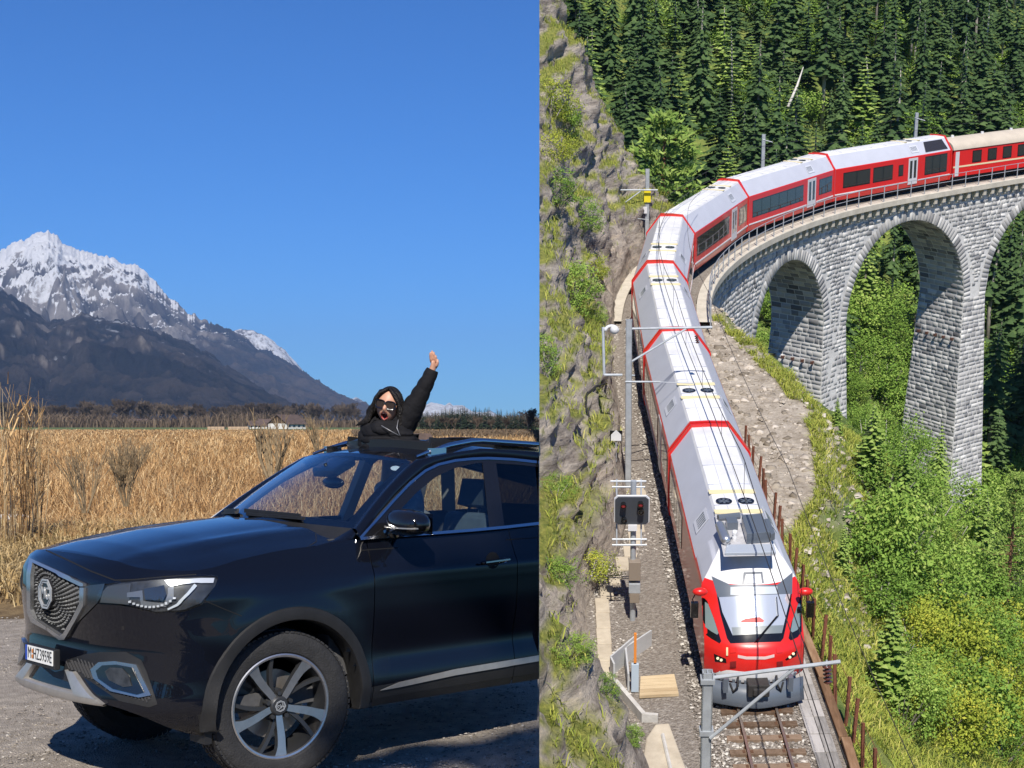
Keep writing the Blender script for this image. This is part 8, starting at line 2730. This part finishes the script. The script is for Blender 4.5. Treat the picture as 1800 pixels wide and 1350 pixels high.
def insul(t, P, q, d=Vector((0, 0, -1)), n=5, s=1.0):
    m = MB()
    prof = []
    for k in range(n):
        prof += [(0.03 * s, k * 0.07 * s), (0.075 * s, k * 0.07 * s + 0.02), (0.03 * s, k * 0.07 * s + 0.05 * s)]
    rot = Vector((0, 0, 1)).rotation_difference(d).to_matrix().to_4x4()
    m.lathe(prof, 10, Matrix.Translation(q - P) @ rot, axis='z'); m.build('insulator', brown_i, t, smooth=True)
# nearest mast, bottom
Yn = 26.0
P = Vector(((1240 - PX) / F * (Yn * CP + 19 * SP) , Yn, float(zrail(Yn)) - 0.3))
px0 = Rpx(P + Vector((0, 0, 4)))[0]; P.x += (1240 - px0) / F * Rpx(P + Vector((0, 0, 5)))[2]
t, H_ = mast('nearest overhead-line mast, grey pole cut off by the bottom edge', 1240, 1180, P)
ymm = Rpx(P + Vector((0, 0, H_)))[2]
A = at_depth(1248, 1192, ymm); B = at_depth(1477, 1163, ymm)
arm(t, P, A, B, 0.042)
arm(t, P, at_depth(1248, 1298, ymm * 1.01), at_depth(1398, 1173, ymm), 0.036, 'strut')
insul(t, P, at_depth(1453, 1170, ymm), Vector((0.12, 0, -1)).normalized(), 5, 1.2)
m = MB(); m.tube([at_depth(1453, 1160, ymm) - P, at_depth(1453, 1176, ymm) - P], 0.02, 6); m.build('hanger', galv, t)
for yy in (1197, 1304):
    q = at_depth(1240, yy, ymm) - P
    m = MB(); m.box(-0.14, 0.14, -0.13, 0.13, q.z - 0.05, q.z + 0.05); m.build('clamp', galv, t)
# second mast, by the cliff
P = ghit(1104, 862) if ghit(1104, 862) is not None else RZ(1104, 862, -18.5)
u_m = line_coords([P.x], [P.y])
t, H_ = mast('tall overhead-line mast by the cliff with crossbars over the train', 1095, 562, P, 0.22)
ymm = Rpx(P + Vector((0, 0, H_ * 0.7)))[2]
arm(t, P, at_depth(1099, 578, ymm), at_depth(1252, 575, ymm), 0.045)
arm(t, P, at_depth(1099, 642, ymm), at_depth(1206, 578, ymm), 0.04, 'strut')
arm(t, P, at_depth(1099, 671, ymm), at_depth(1160, 671, ymm), 0.035)
arm(t, P, at_depth(1150, 671, ymm), at_depth(1222, 674, ymm), 0.015, 'registration_arm')
arm(t, P, at_depth(1099, 659, ymm), at_depth(1116, 660, ymm), 0.03)
for a, b in (((1060, 575), (1062, 659)), ((1062, 659), (1094, 659)), ((1060, 577), (1068, 578))):
    arm(t, P, at_depth(*a, ymm), at_depth(*b, ymm), 0.05, 'bracket')
m = MB(); m.tube([at_depth(1064 + 22 * (1 - math.cos(a)) / 2, 582 - 9 * math.sin(a), ymm) - P for a in [math.pi * k / 10 for k in range(11)]], 0.06, 8); m.sphere(at_depth(1080, 580, ymm) - P, 0.16, 10, 8); m.build('lamp', white_r, t, smooth=True)
insul(t, P, at_depth(1224, 590, ymm), Vector((0.2, 0, -1)).normalized(), 4, 1.1)
# signal on its own post
P = RZt(1112, 1098, -0.35)
t = rthing('railway_signal', 'dark signal board with four lamps on a post beside the track', 'signal', P)
H_ = height_to(P, 845)
m = MB(); m.tube([(0, 0, 0), (0, 0, H_)], 0.085, 12); m.build('post', galv, t, smooth=True, angle=40)
ymm = Rpx(P + Vector((0, 0, H_ * 0.85)))[2]
c = at_depth(1110.5, 892, ymm) - P
face = Matrix.Translation(c) @ Matrix.Rotation(PITCH * 0.6, 4, 'X')
s_ = ymm / F
def octa(w, h, cut): return [(-w + cut, -h), (w - cut, -h), (w, -h + cut), (w, h - cut), (w - cut, h), (-w + cut, h), (-w, h - cut), (-w, -h + cut)]
m = MB(); m.prism([face @ Vector((x, -0.16, z)) for x, z in octa(31 * s_, 29.5 * s_, 6 * s_)], face.to_3x3() @ Vector((0, 0.06, 0))); sb = m.build('signal_rim', white_r, t)
m = MB(); m.prism([face @ Vector((x, -0.19, z)) for x, z in octa(29.3 * s_, 27.8 * s_, 5.4 * s_)], face.to_3x3() @ Vector((0, 0.04, 0))); m.build('signal_board', mat('signal_grey', (0.055, 0.062, 0.075), 0.5), t)
for lx, lz, lc in ((-15, 14, 'red'), (15, 16, 'red'), (16, 2, 'dark'), (-14, -16, 'dark')):
    m = MB(); m.lathe([(0.0, 0.0), (5 * s_, 0.0), (5.5 * s_, -0.14), (4.6 * s_, -0.14)], 14, face @ Matrix.Translation((lx * s_, -0.19, lz * s_))); lo = m.build('lamp_hood', gloss, t, smooth=True, angle=40)
    m = MB(); m.sphere(face @ Vector((lx * s_, -0.30, lz * s_)), 4.4 * s_, 10, 6, (1, 0.3, 1)); m.build('lamp', mat('lamp_red' if lc == 'red' else 'lamp_dark', (0.22, 0.02, 0.02) if lc == 'red' else (0.015, 0.015, 0.015), 0.15, coat=1.0), lo, smooth=True)
for (yy, x0_, x1_, tag_) in ((846, 1073, 1136, 'u'), (856, 1076, 1134, 'u'), (948, 1076, 1137, 'l'), (958, 1076, 1137, 'l')):
    m = MB(); m.tube([at_depth(x0_, yy, ymm * 1.006) - P, at_depth(x1_, yy, ymm * 1.006) - P], 0.03, 6); m.build('platform_bar', galv, t)
for xx_ in (1084, 1127):
    m = MB(); m.tube([at_depth(xx_, 842, ymm * 1.006) - P, at_depth(xx_, 960, ymm * 1.006) - P], 0.025, 6); m.build('ladder_rail', galv, t)
q = at_depth(1112, 929, ymm) - P
m = MB(); m.box(q.x - 0.13, q.x + 0.13, -0.2, 0.05, q.z - 0.09, q.z + 0.09); m.build('number_plate', white_r, t)
for (y0, y1, mm_, w_) in ((1012, 1050, mat('box_brown', (0.23, 0.19, 0.15), 0.6), 0.17), (1056, 1076, galv, 0.17), (1076, 1096, mat('box_brown', (0.23, 0.19, 0.15), 0.6), 0.14)):
    a, b = at_depth(1117, y0, ymm * .985) - P, at_depth(1117, y1, ymm * .985) - P
    m = MB(); m.box(a.x - w_, a.x + w_, -0.28, 0.0, b.z, a.z); bevel(m.build('relay_box', mm_, t), 0.015)
# white house-shaped sign
q = RD(1083, 766, 62.0)
h = hit(T_cliff, 1083, 778)
if h: q = RD(1083, 766, h[0].y - 0.6)
s_ = (MR @ q).y / F
t = rthing('track_sign', 'white house-shaped sign on black plate at the foot of the cliff', 'sign', q)
m = MB(); m.box(-11 * s_, 11 * s_, 0, 0.04, -10 * s_, 9 * s_); m.build('sign_plate', gloss, t)
m = MB(); m.prism([Vector((x * s_, -0.02, z * s_)) for x, z in ((-9, -9), (9, -9), (9, 2), (0, 11), (-9, 2))], (0, 0.015, 0)); m.build('sign_face', white_r, t)
m = MB(); m.tube([(0, 0.05, 0), (0, 0.05, -1.4)], 0.03, 6); m.build('post', galv, t)
# masts on and behind the viaduct
for px_, ytop, d_, lb, band in ((1137, 297, -3.0, 'mast with a yellow band left of the bend of the train', True), (1340, 236, -2.9, 'mast behind the train above its fifth and sixth railcars', False), (1608, 198, -2.9, 'mast behind the seventh railcar, farthest along the viaduct', False)):
    i = int(np.argmin([abs(Rpx(trk(u, d_, 2.5))[0] - px_) if U[0] + 55 < u else 1e9 for u in U]))
    P = trk(U[i], d_, -0.3)
    t, H_ = mast(lb, px_, ytop, P, 0.24)
    ymm = Rpx(P + Vector((0, 0, H_)))[2]
    if band:
        q = at_depth(1137, 346, ymm) - P
        m = MB(); m.box(-0.2, 0.2, -0.2, 0.2, q.z - 0.38, q.z + 0.38); m.build('yellow_band', mat('mast_yellow', (0.75, 0.62, 0.02), 0.5), t)
        q = at_depth(1133, 372, ymm) - P
        m = MB(); m.box(q.x - 0.16, q.x + 0.16, -0.25, -0.2, q.z - 0.2, q.z + 0.2); m.build('mast_plate', white_r, t)
        arm(t, P, at_depth(1072, 334, ymm), at_depth(1156, 334, ymm), 0.05)
        arm(t, P, at_depth(1085, 366, ymm), at_depth(1126, 336, ymm), 0.04, 'strut')
        arm(t, P, at_depth(1086, 381, ymm), at_depth(1140, 386, ymm), 0.02, 'registration_arm')
    else:
        arm(t, P, at_depth(px_, ytop + 9, ymm), at_depth(px_ + 18, ytop + 14, ymm), 0.03)
# contact wires over the line
wire_m = mat('copper_wire', (0.06, 0.055, 0.05), 0.5, 0.5)
t = thing('contact_wire', 'thin dark overhead wires running above the train roofs', 'overhead wire', MR)
u_a, u_b = u_at_Y(24), U[-1] - 8
uu_ = np.arange(u_a, u_b, 1.0)
m = MB(); m.tube([trk(u, 0.12 * math.sin(u * 0.11), 4.15) for u in uu_], 0.014, 4); m.build('wire', wire_m, t)
m = MB(); m.tube([trk(u, 0.12 * math.sin(u * 0.11), 4.75 + 0.45 * (2 * ((u / 19.0) % 1) - 1) ** 2) for u in uu_], 0.014, 4); m.build('wire', wire_m, t)
m = MB(); m.tube([trk(u, 1.35, 4.6 + 0.3 * (2 * ((u / 19.0) % 1) - 1) ** 2) for u in uu_[:60]], 0.010, 4); m.build('wire', wire_m, t)
dr = MB()
for u in uu_[::5]:
    m = MB(); m.tube([trk(u, 0.12 * math.sin(u * 0.11), 4.15), trk(u, 0.12 * math.sin(u * 0.11), 4.75 + 0.45 * (2 * ((u / 19.0) % 1) - 1) ** 2)], 0.009, 4); m.build('dropper', wire_m, t)
# rusty fence, beams and slab walk right of the line
post_m = None
fen = thing('track_fence', 'rusty iron post-and-wire fence along the right side of the track', 'fence', MR)
rustp = ramp_mat('rusty_post', [(0.3, (0.10, 0.035, 0.022)), (0.7, (0.25, 0.10, 0.06))], scale=5, bump=0.3, bdist=0.01)
fu = np.arange(u_at_Y(24), u_at_Y(55), 1.15)
tops = []
for k, u in enumerate(fu):
    if post_m is None:
        m = MB(); m.box(-0.045, 0.045, -0.012, 0.012, -0.6, 1.25); m.box(-0.045, -0.02, -0.012, 0.06, -0.6, 1.25); post_m = m.mesh('post', rustp)
    p = trk(u, 2.28 + 0.04 * math.sin(k * 2.3), -0.25)
    link('post', post_m, fen, Matrix.Translation(p) @ Matrix.Rotation(0.06 * math.sin(k * 1.7), 4, 'Y') @ Matrix.Rotation(0.05 * math.cos(k * 2.9), 4, 'X'))
    tops.append(p)
for h_ in (1.15, 0.75, 0.35):
    m = MB(); m.tube([p + Vector((0, 0, h_ + 0.02 * math.sin(i * 1.3))) for i, p in enumerate(tops)], 0.008, 4); m.build('wire', rustp, fen)
beam_m = ramp_mat('weathered_beam', [(0.3, (0.13, 0.075, 0.042)), (0.5, (0.22, 0.13, 0.075)), (0.7, (0.34, 0.23, 0.145))], scale=5, bump=0.5, bdist=0.015, stretch=(1, 0.15, 1), per_object=0.3)
bt = thing('beam_kerb', 'line of weathered brown timber beams retaining the track bed', 'timber kerb', MR)
for k, u in enumerate(np.arange(u_at_Y(24), u_at_Y(52), 3.05)):
    m = MB(); off = 0.05 * math.sin(k * 2.1)
    a, b = trk(u + 0.03, 2.0 + off, -0.15), trk(u + 3.0, 2.0 - off, -0.12)
    m.bar(a, b, 0.24, 0.26); bevel(m.build('beam', beam_m, bt), 0.02)
slab_m = ramp_mat('slab_stone', [(0.3, (0.20, 0.19, 0.18)), (0.7, (0.42, 0.40, 0.385))], scale=3, bump=0.5, bdist=0.02, per_object=0.4, stretch=(3, 0.6, 1))
sl = thing('slab_walk', 'grey weathered slab walkway between the rails and the timber kerb', 'walkway', MR)
for k, u in enumerate(np.arange(u_at_Y(24), u_at_Y(44), 0.85)):
    for q in range(2):
        a, b = trk(u + 0.015, 1.27 + 0.30 * q, -0.10 + 0.008 * math.sin(k * 3 + q)), trk(u + 0.835, 1.27 + 0.30 * q, -0.10)
        m = MB(); m.bar(a, b, 0.285, 0.10); bevel(m.build('slab', slab_m, sl), 0.012)
# concrete cable trough left of the line
ch = thing('cable_trough', 'sand-coloured concrete cable trough running along the ballast from the signal', 'cable trough', MR)
for k, u in enumerate(np.arange(u_at_Y(36.5), u_at_Y(50), 1.0)):
    dl_ = -float(np.interp(np.interp(u, U, TY), [a for a, _ in CLB], [b for _, b in CLB])) + 0.42
    a, b = trk(u + 0.01, dl_, -0.24), trk(u + 0.98, dl_, -0.24)
    m = MB(); m.bar(a, b, 0.42, 0.16); bevel(m.build('trough_cover', sandy_m, ch), 0.02)
# grey barrier, marker post, wooden mat, concrete block at lower left
conc = ramp_mat('pale_concrete', [(0.3, (0.38, 0.37, 0.35)), (0.7, (0.60, 0.58, 0.55))], scale=2.5, bump=0.3, bdist=0.01)
def wall_px(name, label, cat, foot, hpx, thick, m_, n=None):
    """upright sheets standing on the ground along picture points"""
    t = None
    for (a, b) in zip(foot, foot[1:]):
        A, B = RZt(a[0], a[1], -0.3), RZt(b[0], b[1], -0.3)
        if t is None: P0 = A; t = rthing(name, label, cat, P0)
        ym = Rpx(A)[2]; h_ = hpx * ym / F
        d = (B - A).normalized(); n_ = Vector((-d.y, d.x, 0))
        m = MB(); m.prism([A - P0, B - P0, B - P0 + Vector((0, 0, h_)), A - P0 + Vector((0, 0, h_ * 1.0))], n_ * thick)
        m.build('panel', m_, t)
    return t
shm = mat('barrier_sheet', (0.46, 0.47, 0.48), 0.6, var=0.1, scale=3)
wall_px('barrier', 'grey sheet barrier panels standing between the bank and the marker post', 'barrier', [(1143, 1140), (1098, 1170), (1103, 1218)], 36, 0.05, shm)
wall_px('barrier', 'taller grey sheet barrier at the foot of the grassy bank', 'barrier', [(1115, 1155), (1072, 1192), (1078, 1205)], 42, 0.05, shm)
wall_px('concrete_upstand', 'low pale concrete upstand below the barrier panels', 'upstand', [(1078, 1215), (1128, 1275), (1156, 1277)], 22, 0.12, conc)
P = RZt(1116, 1215, -0.2)
t = rthing('marker_post', 'thin marker post with orange top and pale blue foot', 'marker post', P)
h_ = height_to(P, 1113)
m = MB(); m.box(-0.035, 0.035, -0.035, 0.035, h_ * 0.5, h_); m.build('upper_part', mat('marker_orange', (0.70, 0.24, 0.04), 0.5), t)
m = MB(); m.box(-0.035, 0.035, -0.035, 0.035, 0.1, h_ * 0.5); m.build('lower_part', gloss, t)
m = MB(); m.box(-0.10, 0.10, -0.06, 0.06, 0, h_ * 0.48); bevel(m.build('post_foot', mat('pale_blue', (0.42, 0.50, 0.58), 0.5), t), 0.01)
mq = [RZt(x, y, -0.16) for x, y in ((1126, 1193), (1185, 1189), (1193, 1224), (1124, 1228))]
P0 = mq[0]
t = rthing('wooden_mat', 'pale wooden crossing mat lying on the ballast beside the barrier', 'wooden mat', P0)
mat_m = ramp_mat('pale_planks', [(0.3, (0.40, 0.30, 0.18)), (0.7, (0.60, 0.48, 0.31))], scale=4, bump=0.3, bdist=0.01, stretch=(0.3, 3, 1), per_object=0.3)
for k in range(6):
    q0, q1 = k / 6 + 0.008, (k + 1) / 6 - 0.008
    q = [mq[0].lerp(mq[3], q0), mq[1].lerp(mq[2], q0), mq[1].lerp(mq[2], q1), mq[0].lerp(mq[3], q1)]
    m = MB(); m.prism([p - P0 for p in q], (0, 0, 0.08)); m.build('plank', mat_m, t)
bq = [RZt(x, y, -0.2) for x, y in ((1152, 1276), (1176, 1274), (1204, 1349), (1218, 1390), (1120, 1392), (1128, 1350), (1136, 1300))]
P0 = bq[0]
t = rthing('concrete_apron', 'sand-coloured concrete apron at the bottom beside the rock', 'concrete apron', P0)
m = MB(); m.prism([p - P0 - Vector((0, 0, 0.3)) for p in bq], (0, 0, 0.36)); bevel(m.build('apron_slab', sandy_m, t), 0.04)
a, b = RZt(1165, 1284, 0.0), RZt(1190, 1392, 0.0)
m = MB(); m.tube([a - P0 + Vector((0, 0, -0.12)), b - P0 + Vector((0, 0, -0.12))], 0.05, 6); m.build('drain_lip', conc, t)
# cable pipe on the rock
pts = []
for x, y in ((1064, 675), (1045, 680), (1030, 695), (1028, 715), (1035, 740), (1036, 765)):
    h = hit(T_cliff, x, y)
    if h: pts.append(MRI @ (h[0] + h[1] * 0.06))
if len(pts) > 2:
    m = MB(); m.tube(pts, 0.045, 6); o = m.build('cable_pipe', rubber, smooth=True); o.matrix_world = MR
    tag(o, 'black cable pipe bending across the layered rock behind the mast', 'cable')
# ---- behind the camera: two unseen spruces added for shade by the car, then the wood
for (x, y, H_, wd, lb) in ((1.6, -11.0, 21.5, 1.0, 'unseen tall spruce added to shade the ground by the car, nearer the photographer'), (4.0, -12.0, 21, 0.9, 'unseen tall spruce added to shade the ground by the car, farther right')):
    t = thing('unseen_spruce', lb, 'spruce', Matrix.Translation((x, y, -0.02)) @ Matrix.Diagonal((H_ * wd, H_ * wd, H_, 1)))
    link('crown', VS['spruce'][2][0], t); link('trunk', VS['spruce'][2][1], t)
for k in range(16):
    x = -38 + 5.0 * k + random.random() * 2; y = -46 - 8 * random.random(); H_ = 9 + 5 * random.random()
    t = thing('unseen_spruce', 'dark spruce of the wood across the road behind the photographer', 'spruce', Matrix.Translation((x, y, -0.02)) @ Matrix.Diagonal((H_ * 1.3, H_ * 1.3, H_, 1)), 'spruces across the road')
    v = VS['spruce'][k % 5]; link('crown', v[0], t); link('trunk', v[1], t)
bk = MB(); bk.add([(-160, -160, -0.06), (160, -160, -0.06), (160, -39.9, -0.06), (-160, -39.9, -0.06)], [(0, 1, 2, 3)])
tag(bk.build('woodland_floor', soil_m), kind='structure')
